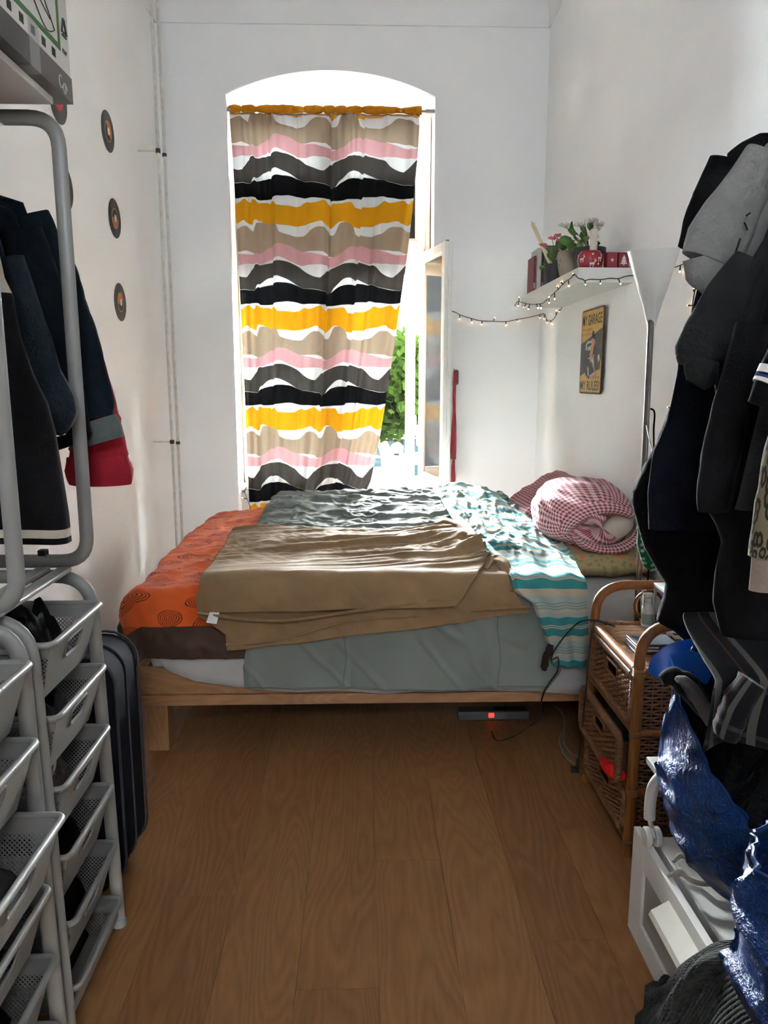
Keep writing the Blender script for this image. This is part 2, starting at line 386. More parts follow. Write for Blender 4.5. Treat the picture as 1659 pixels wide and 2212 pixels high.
# ---------------------------------------------------------------- window
m_glass, nt, b, out = newmat('window_glass')
gl = N(nt, 'ShaderNodeBsdfGlossy'); gl.inputs['Roughness'].default_value = .03; tr = N(nt, 'ShaderNodeBsdfTransparent'); tr.inputs[0].default_value = (.96, .985, .98, 1)
fr = N(nt, 'ShaderNodeFresnel'); fr.inputs[0].default_value = 1.45; mx = N(nt, 'ShaderNodeMixShader')
nt.links.new(fr.outputs[0], mx.inputs[0]); nt.links.new(tr.outputs[0], mx.inputs[1]); nt.links.new(gl.outputs[0], mx.inputs[2]); nt.links.new(mx.outputs[0], out.inputs[0])
win = thing('window_1', 'white painted double casement window, right inner sash standing open', 'window', (-.19, 5.5, .645), kind='structure')
XM = (WX0+WX1)/2; TR0, TR1 = 2.19, 2.285
def frame(name, y0, y1, x0, x1, zb, zt, jw):
    m = MB()
    m.box(x0, x0+jw, y0, y1, zb, zt); m.box(x1-jw, x1, y0, y1, zb, zt)
    m.box(x0+jw, x1-jw, y0, y1, zt-jw, zt); m.box(x0+jw, x1-jw, y0, y1, zb, zb+.045)
    m.box(x0+jw, x1-jw, y0-.01, y1, TR0, TR1); m.box(XM-.03, XM+.03, y0, y1, zb+.045, TR0); m.box(XM-.03, XM+.03, y0, y1, TR1, zt-jw)
    return S(name, m, m_winpaint, win, bevel=.006)
fr_i = frame('inner_frame', 5.44, 5.50, WX0, WX1, WZ0, WZ1, .036)
fr_o = frame('outer_frame', 5.555, 5.595, WX0, WX1, WZ0, WZ1, .05)
def sash(name, x0, x1, z0, z1, y, w, pane_mat, hinge_side, wb_=None):
    """closed sash in plane y"""
    wb_ = wb_ or w; m = MB()
    m.box(x0, x0+w, y-.022, y+.018, z0, z1); m.box(x1-w, x1, y-.022, y+.018, z0, z1)
    m.box(x0+w, x1-w, y-.022, y+.018, z1-w, z1); m.box(x0+w, x1-w, y-.022, y+.018, z0, z0+wb_)
    t = .012
    m.box(x0+w, x0+w+t, y-.014, y+.010, z0+wb_, z1-w); m.box(x1-w-t, x1-w, y-.014, y+.010, z0+wb_, z1-w)
    m.box(x0+w, x1-w, y-.014, y+.010, z1-w-t, z1-w); m.box(x0+w, x1-w, y-.014, y+.010, z0+wb_, z0+wb_+t)
    s_ = S(name, m, m_winpaint, win, bevel=.004)
    S('pane', MB().box(x0+w+t*.5, x1-w-t*.5, y-.002, y+.002, z0+wb_+t*.5, z1-w-t*.5), pane_mat, s_)
    hx = x1+.004 if hinge_side > 0 else x0-.004
    for hz in (z0+.25*(z1-z0), z0+.78*(z1-z0)):
        h = MB().lathe([(.002, -.075), (.006, -.07), (.009, -.05), (.009, .05), (.006, .07), (.002, .075)], (hx, y-.026, hz), 10)
        S('hinge', h, m_winpaint, s_, smooth=40)
    return s_
m_cover = M('blackout_pane_cover', (.005, .005, .006), .35, .1, 20)
for x0_, x1_, sd in ((XM+.03, .432, 1), (WX0+.036, XM-.03, -1)):
    us_ = sash('upper_sash', x0_, x1_, TR1-.005, WZ1-.036, 5.452, .055, m_glass, sd)
    S('blackout_board', MB().box(x0_+.06, x1_-.06, 5.458, 5.462, TR1+.055, 2.72), m_cover, us_)
sash('lower_sash', WX0+.036, XM-.03, WZ0+.045, TR0+.005, 5.452, .055, m_glass, -1)
sash('outer_sash', XM+.01, .378, WZ0+.045, TR0+.005, 5.572, .055, m_glass, 1, .055)
sash('outer_sash', WX0+.05, XM-.01, WZ0+.045, TR0+.005, 5.572, .055, m_glass, -1, .055)
sash('outer_upper_sash', XM+.01, .40, TR1-.005, WZ1-.05, 5.572, .05, m_glass, 1)
sash('outer_upper_sash', WX0+.05, XM-.01, TR1-.005, WZ1-.05, 5.572, .05, m_glass, -1)
# box between the two frames
bx = MB(); bx.box(WX0, WX0+.02, 5.50, 5.555, WZ0, WZ1); bx.box(WX1-.02, WX1, 5.50, 5.555, WZ0, WZ1); bx.box(WX0+.02, WX1-.02, 5.50, 5.555, WZ0, WZ0+.02); bx.box(WX0+.02, WX1-.02, 5.50, 5.555, WZ1-.02, WZ1)
S('frame_box', bx, m_winpaint, win)
# open inner sash: hinge at (hx,hy), swings into the room
HX, HY, SZ0, SZ1, SW, SA = .396, 5.435, .668, 2.245, .530, R(13)
d = Vector((math.sin(SA), -math.cos(SA), 0)); nrm = Vector((math.cos(SA), math.sin(SA), 0))   # along the sash, outward to the wall
def sp(a, t, z): p = Vector((HX, HY, 0)) + d*a + nrm*t; return (p.x, p.y, z)
def sbox(m, a0, a1, t0, t1, z0, z1):
    return m.add([sp(a0,t0,z0), sp(a1,t0,z0), sp(a1,t1,z0), sp(a0,t1,z0), sp(a0,t0,z1), sp(a1,t0,z1), sp(a1,t1,z1), sp(a0,t1,z1)], [(0,3,2,1),(4,5,6,7),(0,1,5,4),(1,2,6,5),(2,3,7,6),(3,0,4,7)])
m = MB(); w = .058
sbox(m, 0, w, 0, .04, SZ0, SZ1); sbox(m, SW-w, SW, 0, .04, SZ0, SZ1); sbox(m, w, SW-w, 0, .04, SZ0, SZ0+w+.01); sbox(m, w, SW-w, 0, .04, SZ1-w, SZ1)
for a0, a1, z0, z1 in ((w, w+.012, SZ0+w, SZ1-w), (SW-w-.012, SW-w, SZ0+w, SZ1-w), (w, SW-w, SZ1-w-.012, SZ1-w), (w, SW-w, SZ0+w+.01, SZ0+w+.022)): sbox(m, a0, a1, .008, .03, z0, z1)
osash = S('open_sash', m, m_winpaint, win, bevel=.005)
S('pane', sbox(MB(), w+.006, SW-w-.006, .017, .021, SZ0+w, SZ1-w), m_glass, osash)
lip = sbox(MB(), SW-.004, SW+.012, .026, .052, SZ0+.01, SZ1-.008); S('rebate_lip', lip, m_winpaint, osash, bevel=.004)
S('lock_plate', sbox(MB(), SW+.0005, SW+.0135, .032, .046, 1.40, 1.50), m_winpaint, osash, bevel=.004)
S('top_latch', sbox(MB(), SW-.03, SW-.012, .014, .034, SZ1, SZ1+.008), M('aged_brass', (.16, .12, .06), .4, .2, 40, metal=1), osash, bevel=.002)
for hz in (1.0, 1.9):
    S('hinge', MB().lathe([(.002, -.075), (.006, -.07), (.009, -.05), (.009, .05), (.006, .07), (.002, .075)], sp(-.004, -.004, hz), 10), m_winpaint, osash, smooth=40)
# sill
sl = MB().box(OX0+.006, OX1-.006, 5.335, 5.44, .630, .664); sl.box(OX0+.02, OX1-.02, 5.348, 5.44, .597, .630)
S('window_sill', sl, m_reveal, win, bevel=.008, seg=3)
S('bottom_ledge', MB().prism([(5.40, .655), (5.46, .655), (5.46, .70), (5.43, .70)], lambda a, b_, d_: (d_, a, b_), WX0+.01, WX1-.01), m_winpaint, win, bevel=.004)
# ---------------------------------------------------------------- curtain rod and curtain
rod = thing('curtain_rod', 'thin grey tension rod across the window niche', 'curtain rod', (-.19, 5.262, 3.09))
obj('tube', MB().tube([(OX0+.03, 5.262, 3.10), (OX1-.03, 5.262, 3.10)], .008, 10), M('grey_rod_metal', (.42, .40, .38), .4, .05, 20), rod, smooth=40)
for x0, x1 in ((OX0+.004, OX0+.05), (OX1-.06, OX1-.004)):
    obj('end_cap', MB().tube([(x0, 5.262, 3.10), (x1, 5.262, 3.10)], .013, 12), M('grey_rod_cap', (.46, .44, .43), .5, .05, 20), rod, smooth=40)
C0 = 930.0; CP = 688.0
def E(*pts): return [(s, min(max((y-C0)/CP, 0.0), .999)) for s, y in pts]
bands = [
 ('yellow', hexc('#dc9a18'), E((0,932),(.08,955),(.14,930),(.33,932),(.42,970),(.68,965),(.79,945),(.85,955),(.98,934),(1,932)), E((0,1083),(.10,1095),(.23,1048),(.38,1095),(.85,1085),(.96,1068),(1,1083))),
 ('beige', hexc('#a8947e'), E((0,1105),(.14,1138),(.24,1056),(.40,1100),(.44,1140),(.74,1160),(.94,1105),(1,1105)), E((0,1264),(.15,1278),(.43,1216),(.75,1260),(.88,1264),(1,1264))),
 ('pink', hexc('#d29da0'), E((0,1290),(.15,1280),(.43,1214),(.75,1261),(.88,1278),(1,1290)), E((0,1350),(.15,1345),(.42,1300),(.58,1328),(.8,1352),(1,1350))),
 ('grey', hexc('#46413d'), E((0,1425),(.16,1352),(.42,1325),(.65,1350),(.97,1437),(1,1425)), E((0,1520),(.13,1520),(.2,1475),(.36,1422),(.46,1432),(.77,1500),(1,1520))),
 ('black', (.006,.006,.007), E((0,1522),(.13,1520),(.25,1478),(.45,1468),(.58,1470),(.82,1508),(1,1522)), E((0,1612),(.13,1603),(.42,1600),(.6,1590),(.8,1608),(1,1612))),
]
def curtain_pat(nt, u, v, uv):
    s = math_n(nt, 'FRACT', u); q = math_n(nt, 'FRACT', v); c = (.80, .80, .79)
    for nme, col, top, bot in bands:
        mk = math_n(nt, 'MULTIPLY', math_n(nt, 'GREATER_THAN', q, fcurve(nt, s, top)), math_n(nt, 'LESS_THAN', q, fcurve(nt, s, bot)))
        c = mixc(nt, mk, c, col)
    return c
m_curtain = mat_uvfabric('mountain_stripe_curtain', curtain_pat, .9, .0070, 0, .2, 300)
m_hem = M('mustard_hem', hexc('#b9791a'), .85, .12, 30, .2, 300, trans=.006)
cur = thing('curtain', 'translucent curtain printed with pink, grey, black and yellow mountain bands', 'curtain', (-.23, 5.27, .36))
pl_ = [(493,236),(500,330),(507,440),(513,560),(520,700),(526,820),(531,940),(536,1060),(539,1130),(541,1180)]
pr_ = [(910,238),(905,330),(893,450),(880,560),(860,700),(838,840),(820,950),(801,1040),(778,1088),(752,1120)]
LZ = np.array([onY(x, y, 5.27)[[0,2]] for x, y in pl_]); RZ = np.array([onY(x, y, 5.27)[[0,2]] for x, y in pr_])
nu_, nv_ = 260, 180
v = np.linspace(0, 1, nv_); u = np.linspace(0, 1, nu_); U, V_ = np.meshgrid(u, v, indexing='ij')
Z = 3.085 - V_*(3.085-.36)
xl = np.interp(-Z, -LZ[:,1], LZ[:,0]); xr = np.interp(-Z, -RZ[:,1], RZ[:,0])
X = xl + (xr-xl)*(U + .010*np.sin(U*41+.6)*(1-V_)*.8)
amp = .010 + .012*sst(.6, 1, V_)
gath = np.exp(-((U-.16)/.06)**2) + np.exp(-((U-.60)/.07)**2) + .5*np.exp(-((U-.34)/.05)**2)
Y = 5.272 + amp*np.sin(U*38 + 1.6*np.sin(V_*2.2+U*6)) + .006*np.sin(U*97+3*V_) + .014*fbm(U*9, V_*2.2, 3) + .012*gath*np.exp(-V_*7)*np.sin(U*190)
Y = Y - .035*sst(.775, .79, U)*(1-sst(.99, 1.02, U))*sst(.10, .35, V_) - .02*(sst(.53, .545, U)-sst(.60, .70, U))*(1-sst(.3, .8, V_))
Y = Y + .03*sst(.6, 1, V_)*np.sin(U*9)
Y = np.minimum(Y, 5.415 - .10*sst(.85, .70, Z))
um = (U*1.245/.545 + (516-493)/-172.0) + .06*sst(.10, .11, U)*(1-sst(.19, .20, U))
vm = (2.556 - Z)/.672 + .012*np.sin(U*31)*(1-V_) - .025*sst(.12, .13, U)*(1-sst(.20, .21, U))*(1-V_) - .03*sst(.53, .54, U)*(1-sst(.71, .72, U))*(1-.6*V_) + .012*sst(.785, .79, U)*V_
vm = np.where(V_ < .003, .5, vm) + 5
grid('fabric', np.stack([X, Y, Z], -1), m_curtain, cur, np.stack([um+3, vm], -1))
# ruffled rod pocket on top
k = np.linspace(0, 1, 220); pk = []
for t in k:
    x = -.852 + 1.24*t; g = .3+.7*abs(math.sin(t*29+2*math.sin(t*11)))**.5
    rr = .017*g + .006; pk.append([(x + .004*math.sin(t*120), 5.262 + rr*.8*math.sin(a) + .003*math.sin(t*150), 3.104 + rr*1.15*math.cos(a) + .004*vn(t*40, 0, 2)) for a in np.linspace(0, 2*PI, 12, endpoint=False)])
grid('rod_pocket', np.array(pk), m_hem, cur, cv=True, caps=True)
# ---------------------------------------------------------------- heating pipes in the corner
m_pipe = M('cream_pipe_paint', (.66, .62, .55), .4, .12, 25, .05, 60)
def pipe(x, y, lab, zt):
    t = thing('heating_pipe', lab, 'pipe', (x, y, 0), 'heating pipes in the corner')
    pth = [(x, y, 0), (x, y, zt-.22), (x-.01, y+.01, zt-.13), (x+.02, y+.03, zt-.05), (x+.02, y+.04, ZC)]
    obj('tube', MB().tube(smoothpath(pth, 6), .0085, 12), m_pipe, t, smooth=50); return t
p1 = pipe(-1.168, 4.69, 'cream painted heating pipe, the one nearer the record wall', 3.75)
p2 = pipe(-1.143, 4.735, 'cream painted heating pipe, the one nearer the window', 3.72)
m_clip = M('pipe_clip_metal', (.06, .055, .05), .45, .3, 60, metal=.6)
for zz in (2.69, 1.02):
    c = MB().tube([(XL, 4.69, zz), (-1.180, 4.69, zz)], .004, 8); obj('clip_arm', c, m_pipe, p1, smooth=40)
    obj('clip_ring', MB().lathe([(.010, -.012), (.0135, -.012), (.0135, .012), (.010, .012)], (-1.168, 4.69, zz), 14), m_clip, p1, smooth=40)
    obj('clip_ring', MB().lathe([(.010, -.009), (.013, -.009), (.013, .009), (.010, .009)], (-1.143, 4.735, zz-.01), 14), m_clip, p2, smooth=40)
# ================================================================ OUTSIDE
m_street = M('asphalt_street', (0.00151, 0.00155, 0.00162), .9, .1, 6, spec=0)
props(S('ground_street', MB().box(-20, 24, 5.9, 40, -1.55, -1.45), m_street), 'pale street outside the window', 'street')
m_fac = M('facade_render', (0.00151, 0.00147, 0.00140), .9, .05, 2, spec=0); m_shop = M('shop_fascia_dark', (0.00068, 0.00101, 0.00115), .6, .1, 4, spec=0); m_shopg = M('shop_window_glass', (0.00054, 0.00095, 0.00108), .5, .3, 1.5, spec=0)
bld = thing('building', 'pale street house with a shop front across the road', 'building', (3.4, 19, -1.45))
obj('facade_wall', MB().box(-8, 14, 19, 20, -1.45, 2.3), m_fac, bld)
obj('shop_fascia', MB().box(-3, 9, 18.9, 19, .05, 1.0), m_shop, bld)
obj('shop_awning_bar', MB().box(-3, 9, 18.75, 18.9, -.06, .05), M('awning_bar_white', (0.00358, 0.00358, 0.00358), .7, spec=0), bld)
for k in range(6):
    wnd = obj('shop_window', MB().box(-2.9+k*1.95, -1.1+k*1.95, 18.93, 19, -1.3, -.12), m_shopg, bld)
    obj('window_bar', MB().box(-2.9+k*1.95, -1.1+k*1.95, 18.90, 18.93, -.55, -.49), MATS['awning_bar_white'], wnd)
def text(name, body, size, M4, mat, parent, ext=.01, sx=1.0, bold=0):
    cu_ = bpy.data.curves.new(name, 'FONT'); cu_.body = body; cu_.size = size; cu_.extrude = ext; cu_.align_x = 'LEFT'; cu_.offset = bold; cu_.resolution_u = 3
    o = bpy.data.objects.new(name, cu_); COL.objects.link(o)
    dg = bpy.context.evaluated_depsgraph_get(); me = bpy.data.meshes.new_from_object(o.evaluated_get(dg)); bpy.data.objects.remove(o); bpy.data.curves.remove(cu_)
    me.transform(Matrix.Diagonal((sx, 1, 1, 1))); me.transform(M4); me.transform(Matrix.Translation(-WL[parent.name]))
    return link(name, me, mat, parent)
def m4(origin, ax, ay):
    ax = Vector(ax).normalized(); ay = Vector(ay).normalized(); az = ax.cross(ay)
    return Matrix(((ax.x, ay.x, az.x, origin[0]), (ax.y, ay.y, az.y, origin[1]), (ax.z, ay.z, az.z, origin[2]), (0, 0, 0, 1)))
m_letter = M('white_sign_letters', (.004, .004, .004), .9, 0, spec=0)
text('sign_letters', 'For', .62, m4((.52, 18.88, .28), (1,0,0), (0,0,1)), m_letter, bld, .02, 1.0, .012)
for zz, rr in ((-.32, .17), (-.55, .12), (-.78, .09)):
    obj('window_sticker', MB().lathe([(.001, 0), (rr, 0), (rr, .01), (.001, .01)], (.85, 18.895, zz), 20, 'y'), m_letter, bld)
wing = thing('sky_block_wing', 'unseen tall wing added left of the window to block sky light', 'building', (-3.2, 9, -1.45))  # unseen block, added to keep sky light off the right wall
obj('wall', MB().box(-4.4, -2.0, 6.2, 13.5, -1.45, 12), m_fac, wing)
# parked car
car = thing('parked_car', 'pale parked car seen low through the window', 'car', (1.35, 14.6, -1.45))
m_car = M('silver_car_paint', (0.00238, 0.00278, 0.00317), .5, .02, 3, spec=0)
prof = [(-2.0,.35),(-1.95,.75),(-1.2,.88),(-.55,1.38),(.55,1.42),(1.15,.95),(1.9,.85),(2.0,.4)]
obj('body', MB().prism(prof, lambda a, b_, d_: (1.35+a, d_, -1.45+b_), 13.8, 15.4), m_car, car, bevel=.08, seg=3, smooth=40)
obj('side_window', MB().prism([(-.95,.92),(-.5,1.30),(.48,1.33),(.9,.98)], lambda a, b_, d_: (1.35+a, d_, -1.45+b_), 13.78, 13.8), m_shopg, car)
for wx in (-1.25, 1.25):
    for wy in (13.8, 15.2): obj('wheel', MB().lathe([(.05,0),(.3,0),(.32,.04),(.32,.16),(.3,.2),(.05,.2)], (1.35+wx, wy, -1.13), 20, 'y'), m_black, car, smooth=40)
# street trees
m_leaf = M('tree_leaf_green', (0.00065, 0.00117, 0.00019), .8, .45, .6, trans=.4, spec=0); m_leaf2 = M('tree_leaf_yellow', (0.00142, 0.00151, 0.00023), .8, .35, .6, trans=.4, spec=0); m_bark = M('tree_bark', (0.01680, 0.01260, 0.00840), .9, .3, 9, .4, 20, spec=0)
def tree(x, y, h, rc, n, lab, lm, seed, zlow, ls=1.0):
    rng = np.random.default_rng(seed); t = thing('street_tree', lab, 'tree', (x, y, -1.45), 'street trees outside')
    obj('trunk', MB().tube(smoothpath([(x, y, -1.45), (x+.05, y, 0), (x-.06, y, h*.5), (x, y, h)], 5), [.14-.1*k/15 for k in range(16)], 8), m_bark, t, smooth=50)
    mb = MB()
    P = rng.normal(size=(n, 3)); P /= np.linalg.norm(P, axis=1)[:, None]; P *= rng.random((n, 1))**.4
    P = P*np.array([rc, rc, (h+1.2-zlow)/2]) + np.array([x, y, (h+1.2+zlow)/2])
    A = rng.normal(size=(n, 3)); B = rng.normal(size=(n, 3)); A /= np.linalg.norm(A, axis=1)[:, None]; B -= A*(A*B).sum(1)[:, None]; B /= np.linalg.norm(B, axis=1)[:, None]
    s_ = rng.uniform(.055, .10, (n, 1))*ls; Vv = np.stack([P-A*s_, P+B*s_*.6, P+A*s_, P-B*s_*.6], 1).reshape(-1, 3)
    me = bpy.data.meshes.new('foliage'); me.from_pydata((Vv-np.array(WL[t.name])).tolist(), [], np.arange(4*n).reshape(-1, 4).tolist())
    props(link('foliage', me, lm, t), kind='stuff')
tree(.35, 12.0, 1.0, 1.0, 4200, 'leafy street tree whose branches hang right outside the glass', m_leaf, 3, .4)
tree(2.9, 11.2, 2.4, 1.2, 5000, 'yellow green street tree seen through the open casement', m_leaf2, 5, -.4)
tree(-.95, 14.6, 1.2, .85, 2500, 'leafy street tree hidden mostly by the curtain', m_leaf, 8, .2)
tree(1.2, 9.6, 6.5, 2.6, 5200, 'unseen tall tree added so its crown blocks the high sky', m_leaf, 12, 3.15, 1.7)  # out of view, added to cut high sky light on the bed
# ================================================================ BED
BX0, BX1, BY0, BY1 = -.842, 1.165, 2.71, 4.34
bed = thing('bed_frame', 'pine bed frame with square legs in front of the window', 'bed', (.16, 3.5, 0))
rl = obj('front_rail', MB().box(BX0, BX1, BY0, BY0+.028, .232, .335), m_pine, bed, bevel=.003)
obj('rail_strip', MB().box(BX0+.002, BX1, BY0-.004, BY0+.03, .188, .2305), m_pine, rl, bevel=.004)
obj('foot_rail', MB().box(BX0, BX0+.028, BY0+.029, BY1-.03, .188, .335), m_pine, bed, bevel=.003)
obj('head_rail', MB().box(BX1-.028, BX1, BY0+.029, BY1-.03, .188, .335), m_pine, bed, bevel=.003)
obj('back_rail', MB().box(BX0, BX1, BY1-.028, BY1, .188, .335), m_pine, bed, bevel=.003)
obj('slatted_base', MB().box(BX0+.03, BX1-.03, BY0+.03, BY1-.03, .27, .30), m_pine, bed)
for x0 in (BX0+.02, BX1-.10):
    for y0 in (BY0+.012, BY1-.092): obj('leg', MB().box(x0, x0+.078, y0, y0+.078, 0, .188), m_pinez, bed, bevel=.003)
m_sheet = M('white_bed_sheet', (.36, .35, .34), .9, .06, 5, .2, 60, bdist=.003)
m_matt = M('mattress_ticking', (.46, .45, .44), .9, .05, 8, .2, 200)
matt = thing('mattress', 'thick mattress with a pale fitted sheet on the pine bed', 'mattress', (.16, 3.5, .30))
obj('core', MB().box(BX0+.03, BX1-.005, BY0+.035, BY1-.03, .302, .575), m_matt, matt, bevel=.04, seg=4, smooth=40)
MT = .60      # mattress top
def ztop(X, Y, bulk=1.0):
    X = np.asarray(X, float); Y = np.asarray(Y, float)
    return MT + bulk*(.022 + .058*sst(2.75, 3.9, Y)*sst(-.95, -.45, X)*(1-.55*sst(.5, .95, X)) + .014*vn(X*2.1, Y*2.3, 4))
RC = .055
def drape(X, Yf, off=0.0, bulk=1.0, y0=BY0+.02, x0=BX0+.0):
    """flat cloth coordinate (X, Yf) laid over the bed: falls over the front and foot edges"""
    X = np.asarray(X, float); Yf = np.asarray(Yf, float)
    xe = x0 - off + .05; ye = y0 - off + RC - .02
    xc_ = np.maximum(X, xe); yc_ = np.maximum(Yf, ye)
    yc_ = np.minimum(yc_, BY1+.02)
    dx = X-xc_; dy = Yf-yc_; dd = np.sqrt(dx*dx+dy*dy)+1e-9
    r = RC; a = np.minimum(dd/r, PI/2); h = r*np.sin(a); dz = r*(1-np.cos(a)) + np.maximum(0, dd-r*PI/2)
    z = ztop(xc_, yc_, bulk) + off - dz
    nz = np.cos(a); nh = np.sin(a)
    return np.stack([xc_+dx/dd*h, yc_+dy/dd*h, z], -1), np.stack([dx/dd*nh, dy/dd*nh, nz], -1)
def bt(x, y, off=.0, bulk=1.0, front=False):
    """photo pixel on the bed covers -> flat cloth coordinate"""
    yf = BY0 + .02 - off - .02
    if front:
        p = onY(x, y, yf); ze = float(ztop(p[0], BY0+.05, bulk)) + off
        return (float(p[0]), BY0+.02-off+RC-.02 - (RC*PI/2 + max(-RC*.5, ze-RC-p[2])))
    z = MT+.03+off
    for _ in range(8):
        p = onZ(x, y, z); z = float(ztop(p[0], p[1], bulk)) + off
    return (float(p[0]), float(p[1]))
def cloth(name, left, right, mat, off, bulk, nu, nv, wr, parent=None, thick=.004, uvs=1.0, **kw):
    """left / right: flat-coordinate edge polylines running from the window side to the front"""
    def res(pl, n):
        pl = np.array(pl, float); dd = np.r_[0, np.cumsum(np.linalg.norm(np.diff(pl, axis=0), axis=1))]; t = np.linspace(0, dd[-1], n)
        return np.stack([np.interp(t, dd, pl[:,0]), np.interp(t, dd, pl[:,1])], -1)
    L_ = res(left, nv); R_ = res(right, nv); s = np.linspace(0, 1, nu)[:, None, None]
    Q = L_[None]*(1-s) + R_[None]*s; X, Yf = Q[..., 0], Q[..., 1]
    P, Nn = drape(X, Yf, off, bulk)
    h = wr(X, Yf, s[..., 0]*np.ones_like(X), np.linspace(0, 1, nv)[None]*np.ones_like(X))
    P = P + Nn*h[..., None]
    return grid(name, P, mat, parent, np.stack([X*uvs, Yf*uvs], -1), thick=thick, **kw)
# pale under-sheet that hangs over the rail
def wr_sheet(X, Y, s, t): return .006*fbm(X*5, Y*5, 2) + .012*sst(2.72, 2.5, Y)*np.sin(X*9+2)*vn(X*3, 0, 5)*2
fr_ = lambda x, y, o, b=0.0: bt(x, y, o, b, True)
sheet_bot = [(335,1412),(360,1440),(420,1462),(530,1476),(640,1483),(800,1485),(1000,1482),(1160,1482),(1270,1490)]
xs = np.linspace(BX0+.02, BX1-.01, 120); bot = np.array([fr_(x, y, .012) for x, y in sheet_bot]); tb = np.interp(xs, bot[:,0], bot[:,1], left=2.62)
tt = np.linspace(0, 1, 60); Xg = np.repeat(xs[:, None], 60, 1); Yg = (BY1-.03) + (tb[:, None]-(BY1-.03))*tt[None]
P, Nn = drape(Xg, Yg, .004, 0); P = P + Nn*(.005 + .004*fbm(Xg*7, Yg*7, 3) + .010*sst(2.68, 2.5, Yg)*(1+np.sin(Xg*11+1.3*np.sin(Xg*5))))[..., None]
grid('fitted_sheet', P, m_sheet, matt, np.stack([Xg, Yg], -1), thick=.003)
# --- orange quilt with brown border
def pat_quilt(nt, u, v, uv):
    base = mixc(nt, noise(nt, uv, 6, 3), hexc('#b5440e'), hexc('#d66430'))
    vo = nt.nodes.new('ShaderNodeTexVoronoi'); vo.voronoi_dimensions = '2D'; vo.inputs['Scale'].default_value = 5.2; vo.inputs['Randomness'].default_value = .55
    mp = nt.nodes.new('ShaderNodeMapping'); mp.inputs['Rotation'].default_value = (0, 0, .5); mp.inputs['Scale'].default_value = (1.15, 2.0, 1)
    wd = nt.nodes.new('ShaderNodeTexNoise'); wd.inputs['Scale'].default_value = 4; nt.links.new(uv, wd.inputs[0])
    ad = nt.nodes.new('ShaderNodeVectorMath'); ad.operation = 'MULTIPLY_ADD'; ad.inputs[1].default_value = (.22, .22, 0); nt.links.new(wd.outputs['Color'], ad.inputs[0]); nt.links.new(uv, ad.inputs[2])
    nt.links.new(ad.outputs[0], mp.inputs[0]); nt.links.new(mp.outputs[0], vo.inputs['Vector'])
    dd = vo.outputs['Distance']
    inside = math_n(nt, 'LESS_THAN', dd, .33)
    rings = math_n(nt, 'GREATER_THAN', math_n(nt, 'SINE', math_n(nt, 'MULTIPLY', dd, 105)), .15)
    pet = math_n(nt, 'GREATER_THAN', noise(nt, uv, 150, 2), .36)
    mk = math_n(nt, 'MULTIPLY', math_n(nt, 'MULTIPLY', inside, rings), pet)
    return mixc(nt, math_n(nt, 'MULTIPLY', mk, .9), base, hexc('#5e2114'))
m_orange = mat_uvfabric('orange_paisley_quilt', pat_quilt, .62, 0, .3, .15, 300)
m_brown = M('brown_quilt_border', hexc('#3a2418'), .75, .15, 12, .3, 30, bdist=.004)
quilt = thing('quilt', 'orange paisley quilt with a dark brown border over the foot of the bed', 'quilt', (-.3, 3.5, .35))
XF, YFq = BX0-.185, bt(450,1418,.012,.55,True)[1]   # flat extents of the hanging edges (foot side, front side)
def wr_quilt(X, Y):
    fr__ = sst(2.75, 2.6, Y)*sst(-.8, -.95, X)
    return .010 + .012*fbm(X*4.5, Y*4, 11) + .008*ridge(X*4+.6*Y, Y*3.5, 7, .10) + .006*ridge(X*9, Y*6+X*3, 9, .12) + .004*ridge(X*15-Y*4, Y*10+X*5, 13, .13) + .022*fr__*np.sin((X-Y)*30) + .012*sst(-.80, -.9, X)*(1+np.sin(Y*14+2*np.sin(Y*5))) + .02*sst(-.80,-.9,X)*sst(3.0,2.7,Y)
nu_, nv_ = 150, 300
Xg, Yg = np.meshgrid(np.linspace(XF, .66, nu_), np.linspace(BY1+.01, YFq, nv_), indexing='ij')
P, Nn = drape(Xg, Yg, .012, .55); P = P + Nn*wr_quilt(Xg, Yg)[..., None]
bx_, by_ = BX0-.095, bt(450,1347,.012,.55,True)[1]
cen_x = (Xg[:-1, :-1]+Xg[1:, 1:])/2; cen_y = (Yg[:-1, :-1]+Yg[1:, 1:])/2
fm = ((cen_x < bx_) | (cen_y < by_)).astype(int)
grid('cover', P, [m_orange, m_brown], quilt, np.stack([Xg, Yg], -1), thick=.008, faceMat=fm)
# --- sage duvet
m_sage = M('sage_cotton', (.150, .168, .148), .85, .07, 4, .12, 500, sheen=.15)
m_sage_seam = M('sage_seam', (.115, .128, .115), .9, .05, 10)
duv = thing('duvet', 'crumpled sage green duvet hanging over the front of the bed', 'duvet', (.2, 3.5, .27))
DO = .026
lf = [bt(603,1079,DO)]; lf[0] = (lf[0][0], BY1+.0)
dl = [(-.50, BY1+.10)] + [bt(x, y, DO) for x, y in ((598,1086),(560,1130),(525,1165),(500,1230),(505,1290))] + [fr_(532,1350,DO,1), fr_(535,1392,DO,1), fr_(530,1430,DO,1), fr_(532,1477,DO,1)]
dr = [(.60, BY1+.10), (.60, 4.2), (.66, 3.8), (.70, 3.3), (.76, 2.9)] + [fr_(1215,1330,DO,1), fr_(1215,1400,DO,1), fr_(1205,1445,DO,1), fr_(1175,1484,DO,1)]
